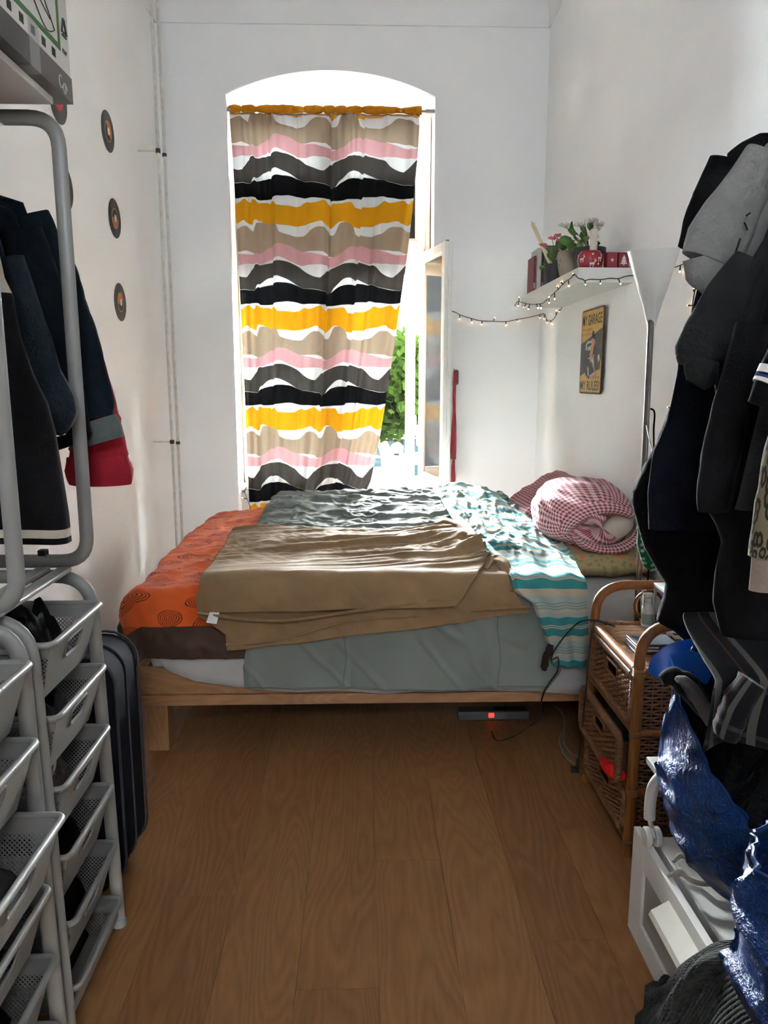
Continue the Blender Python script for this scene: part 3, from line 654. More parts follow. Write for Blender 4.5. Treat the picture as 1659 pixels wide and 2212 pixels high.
def Hduv(X, Y):
    top = sst(2.75, 3.0, Y); fold = sst(2.72, 2.6, Y)
    puff = .020*np.abs(np.sin((X+.05)*PI/.52))**.6*fold
    bunch = sst(3.6, 4.05, Y)
    return (.012 + .014*fbm(X*3.2, Y*3.0, 21) + top*.009*ridge(X*2.6-Y*.7, Y*5.5, 23, .13) + .006*top*ridge(X*5, Y*9, 29, .12) + .005*top*ridge(X*9+Y*3, Y*13, 27, .12) + .004*top*ridge(X*15-Y*5, Y*21, 26, .13)
            + .022*bunch*ridge(X*1.7+.3, Y*6+X*.8, 25, .2) + .02*bunch + puff + fold*.012*vn(X*9, Y*2.5, 31) + fold*.008*ridge(X*7+Y*6, Y*5, 33, .1))
def Hsoft(X, Y):
    e_ = .05; return .25*(Hduv(X+e_, Y)+Hduv(X-e_, Y)+Hduv(X, Y+e_*.7)+Hduv(X, Y-e_*.7))
def wr_duv(X, Y, s, t): return Hduv(X, Y) - .012*np.exp(-((s)/.012)**2) - .01*np.exp(-((1-s)/.012)**2)
cloth('cover', dl, dr, m_sage, DO, 1.0, 240, 280, wr_duv, duv, .012)
# seam lines on the hanging side
for px in (745, 1075):
    pts = []
    for py in np.linspace(1318, 1472, 14):
        c_ = fr_(px + 3*math.sin(py*.05), py, DO, 1); Pp, Nn_ = drape(c_[0], c_[1], DO, 1.0); pts.append(tuple(Pp + Nn_*(float(Hduv(c_[0], c_[1])) + .006)))
    obj('seam', MB().tube(pts, .0022, 6), m_sage_seam, duv, smooth=60)
# piped lower hem
pts = []
for k in range(40):
    px = 535 + (1172-535)*k/39; c_ = fr_(px, 1478 + 5*math.sin(px*.009), DO, 1); Pp, Nn_ = drape(c_[0], c_[1], DO, 1.0); pts.append(tuple(Pp + Nn_*(float(Hduv(c_[0], c_[1])) + .006)))
obj('hem_piping', MB().tube(pts, .004, 6), m_sage_seam, duv, smooth=60)
# --- beige fleece blanket, folded double
m_fleece = M('beige_fleece', (.215, .138, .070), .95, .10, 9, .5, 420, sheen=.5, bdist=.0015)
m_fleece_hem = M('beige_fleece_hem', (.20, .13, .07), .95, .08, 40, .5, 200)
blk = thing('blanket', 'beige fleece blanket lying folded across the duvet', 'blanket', (.0, 3.2, .42))
BO = .056
def wr_fl(k):
    def f(X, Y, s, t):
        top = sst(2.72, 2.95, Y)
        lines = .011*ridge(X*1.1-.2*Y, Y*5.0-X*1.2, 41+k, .16) + .010*ridge(X*1.6, Y*8.5-X*1.5, 47+k, .15) + .006*ridge(X*2.6, Y*13-X*2, 49+k, .14)
        knot = np.exp(-(((X-.50)/.12)**2 + ((Y-2.98)/.16)**2))
        return Hsoft(X, Y) - .004 + .002*k + .006*fbm(X*3, Y*4, 40+k) + lines*(.35+.65*top)*(.5+.8*sst(-.4, .3, X)) + .035*knot*ridge(X*6+Y*4, Y*7-X*5, 52, .2) + .015*knot
    return f
b1l = [bt(x, y, BO) for x, y in ((512,1152),(500,1165),(488,1190),(462,1225),(432,1258))] + [fr_(425,1290,BO,1), fr_(430,1315,BO,1), fr_(490,1352,BO,1), fr_(492,1388,BO,1)]
b1r = [bt(x, y, BO) for x, y in ((985,1155),(1020,1175),(1045,1200),(1075,1222),(1100,1250))] + [fr_(1118,1275,BO,1), fr_(1130,1290,BO,1), fr_(1140,1300,BO,1), fr_(1142,1309,BO,1)]
cloth('lower_layer', b1l, b1r, m_fleece, BO-.012, 1.0, 200, 170, wr_fl(0), blk, .006)
b2l = [bt(x, y, BO+.006) for x, y in ((508,1150),(497,1162),(485,1190),(460,1225),(430,1258))] + [fr_(426,1285,BO+.006,1), fr_(432,1318,BO+.006,1)]
b2r = [bt(x, y, BO+.006) for x, y in ((990,1155),(1022,1178),(1042,1203),(1058,1212),(1050,1225),(1030,1248),(985,1262))]
up2 = cloth('upper_layer', b2l, b2r, m_fleece, BO+.006, 1.0, 220, 170, wr_fl(3), blk, .007)
# turned-over corner and hems
hem = [fr_(x, y, BO-.012, 1) for x, y in ((492,1386),(560,1381),(650,1362),(760,1336),(900,1322),(1020,1312),(1140,1306))]
pts = [tuple(drape(a, b_, BO-.012, 1.0)[0] + drape(a, b_, BO-.012, 1.0)[1]*(float(Hsoft(a, b_))+.004)) for a, b_ in hem]
obj('hem', MB().tube(smoothpath(pts, 5), .006, 8, flat=.6), m_fleece_hem, blk, smooth=60)
hem = [fr_(432,1318,BO+.006,1), fr_(520,1328,BO+.006,1), fr_(620,1332,BO+.006,1), fr_(740,1318,BO+.006,1), fr_(860,1300,BO+.006,1), fr_(940,1288,BO+.006,1), bt(985,1262,BO+.006)]
pts = []
for a, b_ in hem:
    q, n_ = drape(a, b_, BO+.006, 1.0); pts.append(tuple(q+n_*(float(Hsoft(a, b_))+.008)))
obj('hem', MB().tube(smoothpath(pts, 5), .0065, 8, flat=.6), m_fleece_hem, blk, smooth=60)
def lump(name, pts, radii, mat, parent, seed=0, n=22, flat=1.0, amp=.18, freq=4, seg=8, **kw):
    """soft twisted roll of cloth along a path"""
    C = np.array(smoothpath(pts, seg)); m_ = len(C); rr = np.interp(np.linspace(0, 1, m_), np.linspace(0, 1, len(radii)), radii)
    T = np.gradient(C, axis=0); T /= np.linalg.norm(T, axis=1)[:, None]; up_ = np.array([0, 0, 1.0]); 
    A = np.cross(T, up_); A /= (np.linalg.norm(A, axis=1)[:, None]+1e-9); B = np.cross(A, T)
    th = np.linspace(0, 2*PI, n, endpoint=False); 
    wob = 1 + amp*vn(np.arange(m_)[:, None]*.35*freq/4+np.cos(th)[None]*1.3, np.sin(th)[None]*1.3*freq/3+np.arange(m_)[:, None]*.1, seed)*2
    P_ = C[:, None] + (A[:, None]*np.cos(th)[None, :, None] + B[:, None]*np.sin(th)[None, :, None]*flat)*(rr[:, None]*wob)[..., None]
    uu = np.stack(np.broadcast_arrays(th[None]*rr.max(), np.arange(m_)[:, None]*np.linalg.norm(C[-1]-C[0])/m_), -1)
    return grid(name, P_, mat, parent, uu, cv=True, caps=True, **kw)
def bed_pt(x, y, off, h): a, b_ = bt(x, y, off); q, n_ = drape(a, b_, off, 1.0); return tuple(q+n_*(h+.6*float(Hsoft(a, b_))))
lump('bunched_corner', [bed_pt(1004,1226,BO,.006), bed_pt(1008,1210,BO,.022), bed_pt(1030,1210,BO,.026), bed_pt(1040,1226,BO,.012)], [.012,.024,.026,.012], m_fleece, blk, 5, 26, .6, .3)
lump('bunched_corner', [bed_pt(1048,1238,BO,.006), bed_pt(1066,1222,BO,.02), bed_pt(1088,1232,BO,.016), bed_pt(1108,1256,BO,.006)], [.010,.024,.024,.010], m_fleece, blk, 8, 26, .45, .3)
lump('bunched_corner', [bed_pt(925,1162,BO,.02), bed_pt(960,1150,BO,.03), bed_pt(990,1160,BO,.03), bed_pt(1010,1180,BO,.02)], [.012,.026,.026,.012], m_fleece, blk, 9, 22, .6, .2)
q0 = fr_(470,1322,BO,1)
c0_, n0_ = drape(*q0, BO, 1.0); c0_ = c0_ + n0_*.045
obj('care_label', MB().add([tuple(c0_+np.array(p)) for p in ((-.018,-.004,.014),(.016,-.004,.012),(.006,-.012,-.028),(-.03,-.012,-.022),(-.018,-.003,.014),(.016,-.003,.012),(.006,-.011,-.028),(-.03,-.011,-.022))], [(0,1,2,3),(7,6,5,4),(0,4,5,1),(1,5,6,2),(2,6,7,3),(3,7,4,0)]), M('care_label_white', (.62, .60, .58), .7, .05, 30), blk)
# --- turquoise striped sheet thrown over the head side
def pat_stripe(nt, u, v, uv):
    # stripes run along X; pattern over v
    t = math_n(nt, 'FRACT', math_n(nt, 'DIVIDE', v, .165))
    r = N(nt, 'ShaderNodeValToRGB'); r.color_ramp.interpolation = 'CONSTANT'; cr = r.color_ramp
    teal, pale, cream, mid = hexc('#2f7577'), hexc('#8b9c99'), hexc('#a79c88'), hexc('#648d8f')
    st = [(0, teal), (.17, cream), (.20, teal), (.215, cream), (.245, teal), (.42, pale), (.52, cream), (.60, mid), (.63, cream), (.66, mid), (.69, cream), (.72, mid), (.75, pale), (.88, cream)]
    cr.elements[0].position = 0; cr.elements[0].color = c4(st[0][1]); cr.elements[1].position = st[1][0]; cr.elements[1].color = c4(st[1][1])
    for p, c_ in st[2:]:
        e_ = cr.elements.new(p); e_.color = c4(c_)
    nt.links.new(t, r.inputs[0]); return r.outputs[0]
m_stripe = mat_uvfabric('turquoise_striped_cotton', pat_stripe, .85, 0, .1, .2, 500)
TO = .058
sl_ = [(.40, BY1+.02)] + [bt(x, y, TO) for x, y in ((955,1100),(975,1120),(1005,1155),(1040,1190),(1080,1220),(1110,1255))] + [fr_(1148,1300,TO,1), fr_(1165,1345,TO,1), fr_(1182,1395,TO,1), fr_(1190,1430,TO,1)]
sr_ = [(.80, BY1+.02)] + [bt(x, y, TO) for x, y in ((1100,1095),(1130,1118),(1165,1145),(1205,1178),(1238,1210),(1256,1240))] + [fr_(1266,1300,TO,1), fr_(1268,1345,TO,1), fr_(1268,1400,TO,1), fr_(1262,1440,TO,1)]
def wr_str(X, Y, s, t):
    top = sst(2.72, 3.1, Y)
    return Hsoft(X, Y)*(1-.6*sst(.6, .9, X)) + .004 + .006*fbm(X*5, Y*4, 61) + top*(.013*ridge(X*9-Y*2.0, Y*3.0+X*3, 63, .12) + .010*ridge(X*16, Y*5+X*4, 65, .13) + .006*ridge(X*25+Y*3, Y*9, 67, .13)) + (1-top)*.008*np.sin(s*16+Y*3) - .018*sst(.0, .06, .06-s)
sst_ = thing('striped_sheet', 'turquoise and cream striped sheet thrown across the head of the bed', 'sheet', (.75, 3.4, .38))
def uvfix(name, left, right, **kw): return cloth(name, left, right, m_stripe, TO, 1.0, 150, 260, wr_str, sst_, .004)
uvfix('cloth', sl_, sr_)
pts = [bed_pt(958,1098,TO,.012), bed_pt(985,1130,TO,.014), bed_pt(1010,1160,TO,.016), bed_pt(1042,1192,TO,.016), bed_pt(1082,1224,TO,.014)]
lump('rolled_edge', pts, [.008,.02,.022,.02,.008], m_stripe, sst_, 14, 14, .7, .25)
# ---------------------------------------------------------------- pillows
def pat_ging(sz, red, mid, white):
    def f(nt, u, v, uv):
        a = math_n(nt, 'LESS_THAN', math_n(nt, 'FRACT', math_n(nt, 'DIVIDE', u, sz)), .5); b_ = math_n(nt, 'LESS_THAN', math_n(nt, 'FRACT', math_n(nt, 'DIVIDE', v, sz)), .5)
        c = mixc(nt, math_n(nt, 'MULTIPLY', math_n(nt, 'ADD', a, b_), .5), white, red)
        return c
    return f
m_ging = mat_uvfabric('red_gingham', pat_ging(.026, hexc('#8e2438'), None, hexc('#d0bcbc')), .85, 0, .1, .15, 500)
m_ging2 = mat_uvfabric('red_gingham_fine', pat_ging(.017, hexc('#7c1f2f'), None, hexc('#bb999b')), .85, 0, .1, .15, 500)
def pat_floral(nt, u, v, uv):
    vo = nt.nodes.new('ShaderNodeTexVoronoi'); vo.voronoi_dimensions = '2D'; vo.inputs['Scale'].default_value = 16; nt.links.new(uv, vo.inputs['Vector'])
    vo2 = nt.nodes.new('ShaderNodeTexVoronoi'); vo2.voronoi_dimensions = '2D'; vo2.inputs['Scale'].default_value = 34; nt.links.new(uv, vo2.inputs['Vector'])
    nz = noise(nt, uv, 70, 3)
    fl = math_n(nt, 'LESS_THAN', math_n(nt, 'ADD', vo.outputs['Distance'], math_n(nt, 'MULTIPLY', nz, .25)), .46)
    sel = math_n(nt, 'GREATER_THAN', noise(nt, uv, 9, 1), .46)
    lf_ = math_n(nt, 'LESS_THAN', math_n(nt, 'ADD', vo2.outputs['Distance'], math_n(nt, 'MULTIPLY', nz, .3)), .40)
    c = mixc(nt, math_n(nt, 'MULTIPLY', lf_, .7), hexc('#a8966f'), hexc('#77805a'))
    pet = mixc(nt, noise(nt, uv, 55, 2), hexc('#b5562c'), hexc('#d9a070'))
    return mixc(nt, math_n(nt, 'MULTIPLY', fl, sel), c, pet)
m_floral = mat_uvfabric('cream_rose_floral', pat_floral, .85, 0, .1, .15, 500)
def pillow(name, c, size, rot, mat, label, seed, pw=.55, wr=.012, ex=.42):
    """soft cushion: size = full (x,y,z)"""
    n = 64; th = np.linspace(0, 2*PI, 96, endpoint=False); 
    nr = 40; ph = np.linspace(0, PI, nr)
    se = lambda w_, e_: np.sign(w_)*np.abs(w_)**e_
    TH, PH = np.meshgrid(th, ph, indexing='xy')     # (nr, 96)
    ca, sa = se(np.cos(TH), ex), se(np.sin(TH), ex); sp_ = np.sin(PH); r = np.abs(sp_)**.62
    X_ = ca*r*size[0]/2; Y_ = sa*r*size[1]/2; Z_ = np.cos(PH)*np.abs(np.cos(PH))**.0*size[2]/2*(1 - .12*(ca*ca*sa*sa)*r**4)
    w_ = wr*(fbm(X_/size[0]*6+3, Y_/size[1]*6+Z_*9, seed) + .8*ridge(X_*9+Z_*6, Y_*8-X_*3, seed+3, .12)*sp_)
    X_ = X_*(1+w_*1.2/max(size[0], .2)); Y_ = Y_*(1+w_*1.2/max(size[1], .2)); Z_ = Z_ + w_*np.sign(np.cos(PH))*np.abs(np.cos(PH))**.3
    Mx = Matrix.Rotation(rot[2], 3, 'Z') @ Matrix.Rotation(rot[1], 3, 'Y') @ Matrix.Rotation(rot[0], 3, 'X')
    P_ = np.stack([X_, Y_, Z_], -1) @ np.array(Mx).T + np.array(c)
    UV = np.stack([X_*1.05 + Z_*.25, Y_*1.05 + Z_*.35], -1)
    t = thing(name, label, 'pillow', (c[0], c[1], float(P_[..., 2].min())), 'pillows at the head of the bed')
    grid('case', P_, mat, t, UV, cv=True)
    return t
pillow('pillow', (.975, 3.20, .655), (.42, .60, .115), (0, 0, R(4)), m_floral, 'cream pillow with orange roses, flat under the gingham ones', 71, wr=.012)
pillow('pillow', (.93, 4.08, .715), (.40, .44, .12), (R(-6), R(-10), R(12)), M('pale_green_pillowcase', (.36, .42, .36), .85, .12, 12, .2, 300), 'pale green pillow peeking out at the window end', 73)
t = pillow('pillow', (.985, 3.86, .775), (.40, .52, .17), (R(4), R(-24), R(8)), m_ging2, 'finer red gingham pillow leaning on the wall, nearer the window', 75, wr=.02)
# big plump pillow with the open end of its case towards the room
t = thing('pillow', 'plump red gingham pillow with its case gaping open', 'pillow', (.955, 3.35, .72), 'pillows at the head of the bed')
na, nl = 120, 90
A_, Lg = np.meshgrid(np.linspace(0, 2*PI, na, endpoint=False), np.linspace(0, 1, nl), indexing='xy')
env = (np.sin(np.clip(Lg*1.06, 0, 1)*PI)**.34)*(1 - .10*Lg)
env = np.where(Lg < .5, np.sin(np.clip(Lg/.5, 0, 1)*PI/2)**.42, 1-.32*sst(.6, 1.0, Lg)**1.4)
se = lambda w_, e_: np.sign(w_)*np.abs(w_)**e_
wv = 1 + .05*vn(np.cos(A_)*2+Lg*3, np.sin(A_)*2+Lg*1.5, 81)*2 + .05*ridge(np.cos(A_)*2.2+Lg*2.2, np.sin(A_)*2.2-Lg*3, 83, .14) + .03*np.sin(A_*7+Lg*5)*sst(.55, 0, Lg)
hx_, hz_ = .200*env*wv, .132*env*wv
cx_ = .955 + .01*Lg; cz_ = .808 + .035*Lg; 
X_ = cx_ + hx_*se(np.cos(A_), .8); Zz = cz_ - .0 + hz_*se(np.sin(A_), .8); Yy = 2.985 + .52*Lg + .05*np.sin(A_*2+1)*sst(.3, 0, Lg)
Zz = np.maximum(Zz, .690 + .012*vn(X_*9, Yy*9, 5))
gridP = np.stack([X_, Yy, Zz], -1)
grid('case', gridP, m_ging, t, np.stack([A_*.195, Lg*.72 + .02*np.sin(A_*2)], -1), cv=True)
# folded cuff of the case: flap rings around the opening, and the white cushion inside
def flap(c, rx, rz, a0, a1, w0, w1, tw, yoff, seed, name):
    n1, n2 = 60, 14; al = np.linspace(a0, a1, n1)[:, None]; s_ = np.linspace(0, 1, n2)[None]
    wid = w0 + (w1-w0)*(al-a0)/(a1-a0); env_ = np.sin((al-a0)/(a1-a0)*PI)**.5
    rr = 1 - s_*wid*env_
    x_ = c[0] + rx*rr*np.cos(al); z_ = c[2] + rz*rr*np.sin(al); y_ = c[1] - yoff*np.sin(s_*PI)*env_ + tw*s_ + .006*vn(al*6, s_*3, seed)
    P_ = np.stack(np.broadcast_arrays(x_, y_, z_), -1)
    return grid(name, P_, m_ging, t, np.stack(np.broadcast_arrays(al*.19, s_*wid*.3), -1), thick=.006)
flap((.965, 3.005, .800), .165, .110, R(20), R(195), .42, .58, -.02, .035, 3, 'case_flap')
flap((.995, 3.00, .792), .150, .100, R(185), R(395), .45, .42, -.015, .04, 5, 'case_flap')
obj('cushion', MB().lathe([(.001, -.02), (.05, -.018), (.085, -.005), (.095, .02), (.09, .05)], (0, 0, 0), 28, 'y').xf(Matrix.Translation((1.025, 2.998, .797)) @ Matrix.Rotation(R(-28), 4, 'Y') @ Matrix.Diagonal((.9, 1, .5, 1))), M('ivory_pillow_ticking', (.60, .54, .44), .85, .05, 20, .1, 200), t, smooth=60)
# ================================================================ LEFT SIDE: storage frames, baskets, clothes
UX0, UX1 = -1.225, -0.652                # rear and front leg centres
TRr = .0125
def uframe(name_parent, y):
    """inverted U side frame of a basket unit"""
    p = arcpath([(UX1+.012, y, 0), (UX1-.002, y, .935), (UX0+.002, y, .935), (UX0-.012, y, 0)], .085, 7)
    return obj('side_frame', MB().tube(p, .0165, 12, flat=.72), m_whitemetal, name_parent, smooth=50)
def mesh_mat():
    m, nt, b, out = newmat('perforated_white_metal')
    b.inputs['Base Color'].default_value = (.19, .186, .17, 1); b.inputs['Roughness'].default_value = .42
    tc = nt.nodes.new('ShaderNodeTexCoord'); vo = nt.nodes.new('ShaderNodeTexVoronoi'); vo.voronoi_dimensions = '2D'; vo.inputs['Scale'].default_value = 150; vo.inputs['Randomness'].default_value = 0
    mp = nt.nodes.new('ShaderNodeMapping'); mp.inputs['Rotation'].default_value = (0, 0, PI/4); nt.links.new(tc.outputs['UV'], mp.inputs[0]); nt.links.new(mp.outputs[0], vo.inputs['Vector'])
    tr = N(nt, 'ShaderNodeBsdfTransparent'); mx = N(nt, 'ShaderNodeMixShader')
    nt.links.new(math_n(nt, 'LESS_THAN', vo.outputs['Distance'], .34), mx.inputs[0]); nt.links.new(b.outputs[0], mx.inputs[1]); nt.links.new(tr.outputs[0], mx.inputs[2]); nt.links.new(mx.outputs[0], out.inputs[0]); return m
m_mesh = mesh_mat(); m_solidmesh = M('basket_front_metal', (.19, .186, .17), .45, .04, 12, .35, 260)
def quadmesh(name, quads, mat, parent):
    """quads: list of (4 corners, uv size) with metric UV"""
    vs = []; fs = []; uv = []
    for q in quads:
        k = len(vs); vs += q; fs.append((k, k+1, k+2, k+3)); A = Vector(q[0]); e1 = Vector(q[1])-A; e2 = Vector(q[3])-A; d1 = e1.normalized(); n = e1.cross(e2).normalized(); d2 = n.cross(d1)
        for p in q: w_ = Vector(p)-A; uv.append((w_.dot(d1), w_.dot(d2)))
    L = WL[parent.name]; me = bpy.data.meshes.new(name); me.from_pydata([(p[0]-L.x, p[1]-L.y, p[2]-L.z) for p in vs], [], fs)
    u = me.uv_layers.new(name='UVMap')
    for i, c in enumerate(uv): u.data[i].uv = c
    o = link(name, me, mat, parent); sm = o.modifiers.new('thick', 'SOLIDIFY'); sm.thickness = .0018; return o
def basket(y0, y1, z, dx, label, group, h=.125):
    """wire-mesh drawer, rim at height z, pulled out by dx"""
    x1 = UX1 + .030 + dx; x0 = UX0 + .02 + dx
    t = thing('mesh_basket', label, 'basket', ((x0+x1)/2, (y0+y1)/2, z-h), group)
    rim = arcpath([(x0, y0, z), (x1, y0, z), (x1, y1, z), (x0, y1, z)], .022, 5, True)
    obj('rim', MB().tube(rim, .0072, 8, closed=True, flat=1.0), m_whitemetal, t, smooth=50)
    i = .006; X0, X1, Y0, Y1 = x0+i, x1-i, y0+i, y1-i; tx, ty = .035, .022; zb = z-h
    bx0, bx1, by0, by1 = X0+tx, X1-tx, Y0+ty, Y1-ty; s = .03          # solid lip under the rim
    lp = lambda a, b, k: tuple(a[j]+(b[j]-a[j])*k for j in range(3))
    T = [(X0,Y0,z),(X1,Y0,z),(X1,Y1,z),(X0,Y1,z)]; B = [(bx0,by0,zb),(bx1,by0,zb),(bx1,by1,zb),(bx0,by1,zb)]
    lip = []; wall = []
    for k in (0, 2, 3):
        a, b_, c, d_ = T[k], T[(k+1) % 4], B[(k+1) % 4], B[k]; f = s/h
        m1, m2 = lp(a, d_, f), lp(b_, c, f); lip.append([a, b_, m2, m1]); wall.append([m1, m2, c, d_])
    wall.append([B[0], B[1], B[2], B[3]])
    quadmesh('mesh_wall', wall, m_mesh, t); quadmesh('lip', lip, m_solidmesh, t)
    # front panel with a hand slot
    A, Bp, Cc, Dd = T[1], T[2], B[2], B[1]
    def fp(u, v): return lp(lp(A, Bp, u), lp(Dd, Cc, u), v)
    u0, u1, v0, v1 = .32, .68, .20, .52
    us = [0, u0, u1, 1]; vs_ = [0, v0, v1, 1]; qs = []
    for a in range(3):
        for b_ in range(3):
            if a == 1 and b_ == 1: continue
            qs.append([fp(us[a], vs_[b_]), fp(us[a+1], vs_[b_]), fp(us[a+1], vs_[b_+1]), fp(us[a], vs_[b_+1])])
    quadmesh('front_panel', qs, m_solidmesh, t)
    sl_ = [Vector(fp(u, v))+Vector((.002, 0, 0)) for u, v in ((u0, v0), (u1, v0), (u1-.03, v1), (u0+.03, v1))]
    obj('hand_slot', MB().tube(arcpath(sl_, .014, 4, True), .0032, 6, closed=True), m_whitemetal, t, smooth=50)
    return t
def heap(name, label, cat, x0, x1, y0, y1, z0, z1, mat, seed, group=None, n=44, rough=.5, parent=None, uvs=1.0):
    """soft heap of cloth filling a box"""
    u = np.linspace(0, 1, n); U, V_ = np.meshgrid(u, u, indexing='ij')
    edge = np.clip(np.minimum(np.minimum(U, 1-U), np.minimum(V_, 1-V_))*7, 0, 1)**.5
    H = .55 + .5*vn(U*3.2, V_*2.6, seed) + .28*ridge(U*3+V_, V_*3.4-U, seed+2, .13) + .16*ridge(U*6, V_*5+U*2, seed+4, .12)
    Z_ = z0 + (z1-z0)*np.clip(H, .05, 1.25)*edge
    X_ = x0 + (x1-x0)*(U + .02*vn(V_*5, U*5, seed+9)*edge); Y_ = y0 + (y1-y0)*(V_ + .02*vn(U*5, V_*5, seed+7)*edge)
    top = np.stack([X_, Y_, Z_], -1); 
    o = grid(name, top, mat, parent, np.stack([X_, Y_], -1)*uvs, thick=.006)
    if label: props(o, label, cat, group)
    return o
m_dk = M('black_cotton', (0.0050, 0.0050, 0.0060), .9, .3, 14, 0.7, 20, bdist=0.02, sheen=.05); m_dkblue = M('navy_cotton', (0.0060, 0.0080, 0.0150), .9, .3, 14, .4, 90)
m_greyc = M('grey_cotton', (0.0600, 0.0575, 0.0575), .9, .2, 14, 0.7, 20, bdist=0.02); m_mauve = M('taupe_cotton', (0.1100, 0.0850, 0.0800), .9, .2, 10, 0.7, 20, bdist=0.02); m_olive = M('olive_cotton', (0.0225, 0.0275, 0.0150), .9, .3, 10, 0.7, 20, bdist=0.02); m_slate = M('slate_cotton', (0.0275, 0.0325, 0.0360), .9, .25, 10, 0.7, 20, bdist=0.02); m_tan = M('tan_cotton', (0.1000, 0.0650, 0.0300), .9, .2, 10, 0.7, 20, bdist=0.02)
AY0, AY1, BYa, BYb = 1.440, 1.782, 1.010, 1.396
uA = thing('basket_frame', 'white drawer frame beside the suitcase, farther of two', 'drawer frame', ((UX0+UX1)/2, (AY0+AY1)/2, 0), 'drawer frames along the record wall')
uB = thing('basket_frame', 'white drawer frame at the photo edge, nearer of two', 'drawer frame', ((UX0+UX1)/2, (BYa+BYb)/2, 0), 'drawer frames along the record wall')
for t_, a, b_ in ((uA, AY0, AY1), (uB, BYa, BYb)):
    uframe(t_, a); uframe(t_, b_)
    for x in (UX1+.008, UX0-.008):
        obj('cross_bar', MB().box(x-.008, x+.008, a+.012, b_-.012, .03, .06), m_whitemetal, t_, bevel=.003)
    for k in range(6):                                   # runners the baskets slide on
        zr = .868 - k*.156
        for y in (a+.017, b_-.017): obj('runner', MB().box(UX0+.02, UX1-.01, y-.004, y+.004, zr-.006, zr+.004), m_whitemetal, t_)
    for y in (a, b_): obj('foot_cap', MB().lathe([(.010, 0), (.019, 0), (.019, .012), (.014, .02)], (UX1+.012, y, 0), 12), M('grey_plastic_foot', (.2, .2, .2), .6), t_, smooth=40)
lv = ['top', 'second', 'third', 'fourth', 'fifth', 'lowest']
fillA = [(m_dk, 'rumpled black clothes', .055), (m_dk, 'black folded clothes', -.03), (m_mauve, 'taupe crumpled clothes', .0), (m_dk, 'black and navy socks', .0), (m_dkblue, 'navy clothes', .0), (m_olive, 'olive and grey clothes', -.02)]
for k in range(6):
    z = .875 - k*.1562
    basket(AY0+.024, AY1-.024, z, 0, 'white mesh basket, %s in the frame beside the suitcase' % lv[k], 'mesh baskets', .125 if k < 5 else .086)
    mt_, nm, dz = fillA[k]
    heap('clothes_pile', '%s in the %s basket beside the suitcase' % (nm, lv[k]), 'clothes', UX0+.09, UX1-.05, AY0+.052, AY1-.052, z-(.118 if k < 5 else .082), z+.045+dz, mt_, 30+k, 'clothes in baskets')
fillB = [(m_tan, 'tan clothes', -.03), (m_slate, 'slate clothes', -.03), (m_greyc, 'grey clothes', -.04), (m_dk, 'black clothes', -.02), (m_dk, 'dark clothes', -.02), (m_dk, 'black socks', -.03)]
for k, dx in enumerate((0, 0, .038, .0, 0, .0)):
    z = .875 - k*.1562
    basket(BYa+.024, BYb-.024, z, dx, 'white mesh basket, %s in the frame at the photo edge' % lv[k], 'mesh baskets', .125 if k < 5 else .086)
    mt_, nm, dz = fillB[k]
    heap('clothes_pile', '%s in the %s basket at the photo edge' % (nm, lv[k]), 'clothes', UX0+.09+dx, UX1-.06+dx, BYa+.052, BYb-.052, z-(.118 if k < 5 else .082), z+.02+dz, mt_, 50+k, 'clothes in baskets')
# details sticking out of baskets
lump('clothes_pile', [(-.70, 1.50, .53), (-.72, 1.56, .59), (-.75, 1.62, .57), (-.80, 1.66, .53)], [.02, .05, .05, .02], m_mauve, None, 61, 20, .8, .25, label='pale taupe top bulging out of the third basket', cat='clothes', group='clothes in baskets')
# upper open wardrobe frame
wf = thing('wardrobe_frame', 'white tubular hanging frame standing above the mesh baskets', 'wardrobe frame', (-.94, 1.6, .955))
for y in (1.412, 1.784):
    p = arcpath([(UX1-.004, y, .972), (UX1-.006, y, 1.956), (UX0, y, 1.956), (UX0, y, .972)], .062, 7, True)
    obj('side_frame', MB().tube(p, .0165, 12, closed=True, flat=.72), m_whitemetal, wf, smooth=50)
for x in (UX1-.055, UX1-.105):
    obj('flat_rail', MB().box(x-.016, x+.016, 1.30, 1.772, .950, .962), m_whitemetal, wf, bevel=.004)
obj('flat_rail', MB().box(UX1-.15, UX1-.115, 1.25, 1.772, 1.935, 1.943), m_chrome, wf, bevel=.002)
for y in (1.5, 1.56):
    obj('clip', MB().box(UX1-.12, UX1-.10, 1.776, 1.795, .985, 1.0), m_whitemetal, wf, bevel=.002)
obj('hanging_rail', MB().tube([(-1.03, 1.30, 1.86), (-1.03, 1.99, 1.86)], .011, 10), m_whitemetal, wf, smooth=50)
obj('rail_bracket', MB().tube([(-1.03, 1.784, 1.86), (-1.03, 1.784, 1.952)], .007, 8), m_whitemetal, wf, smooth=50)
shb = obj('shelf_board', MB().box(UX0-.03, UX1-.001, 1.03, 1.757, 1.9735, 1.988), m_whitefurn, wf, bevel=.0015)
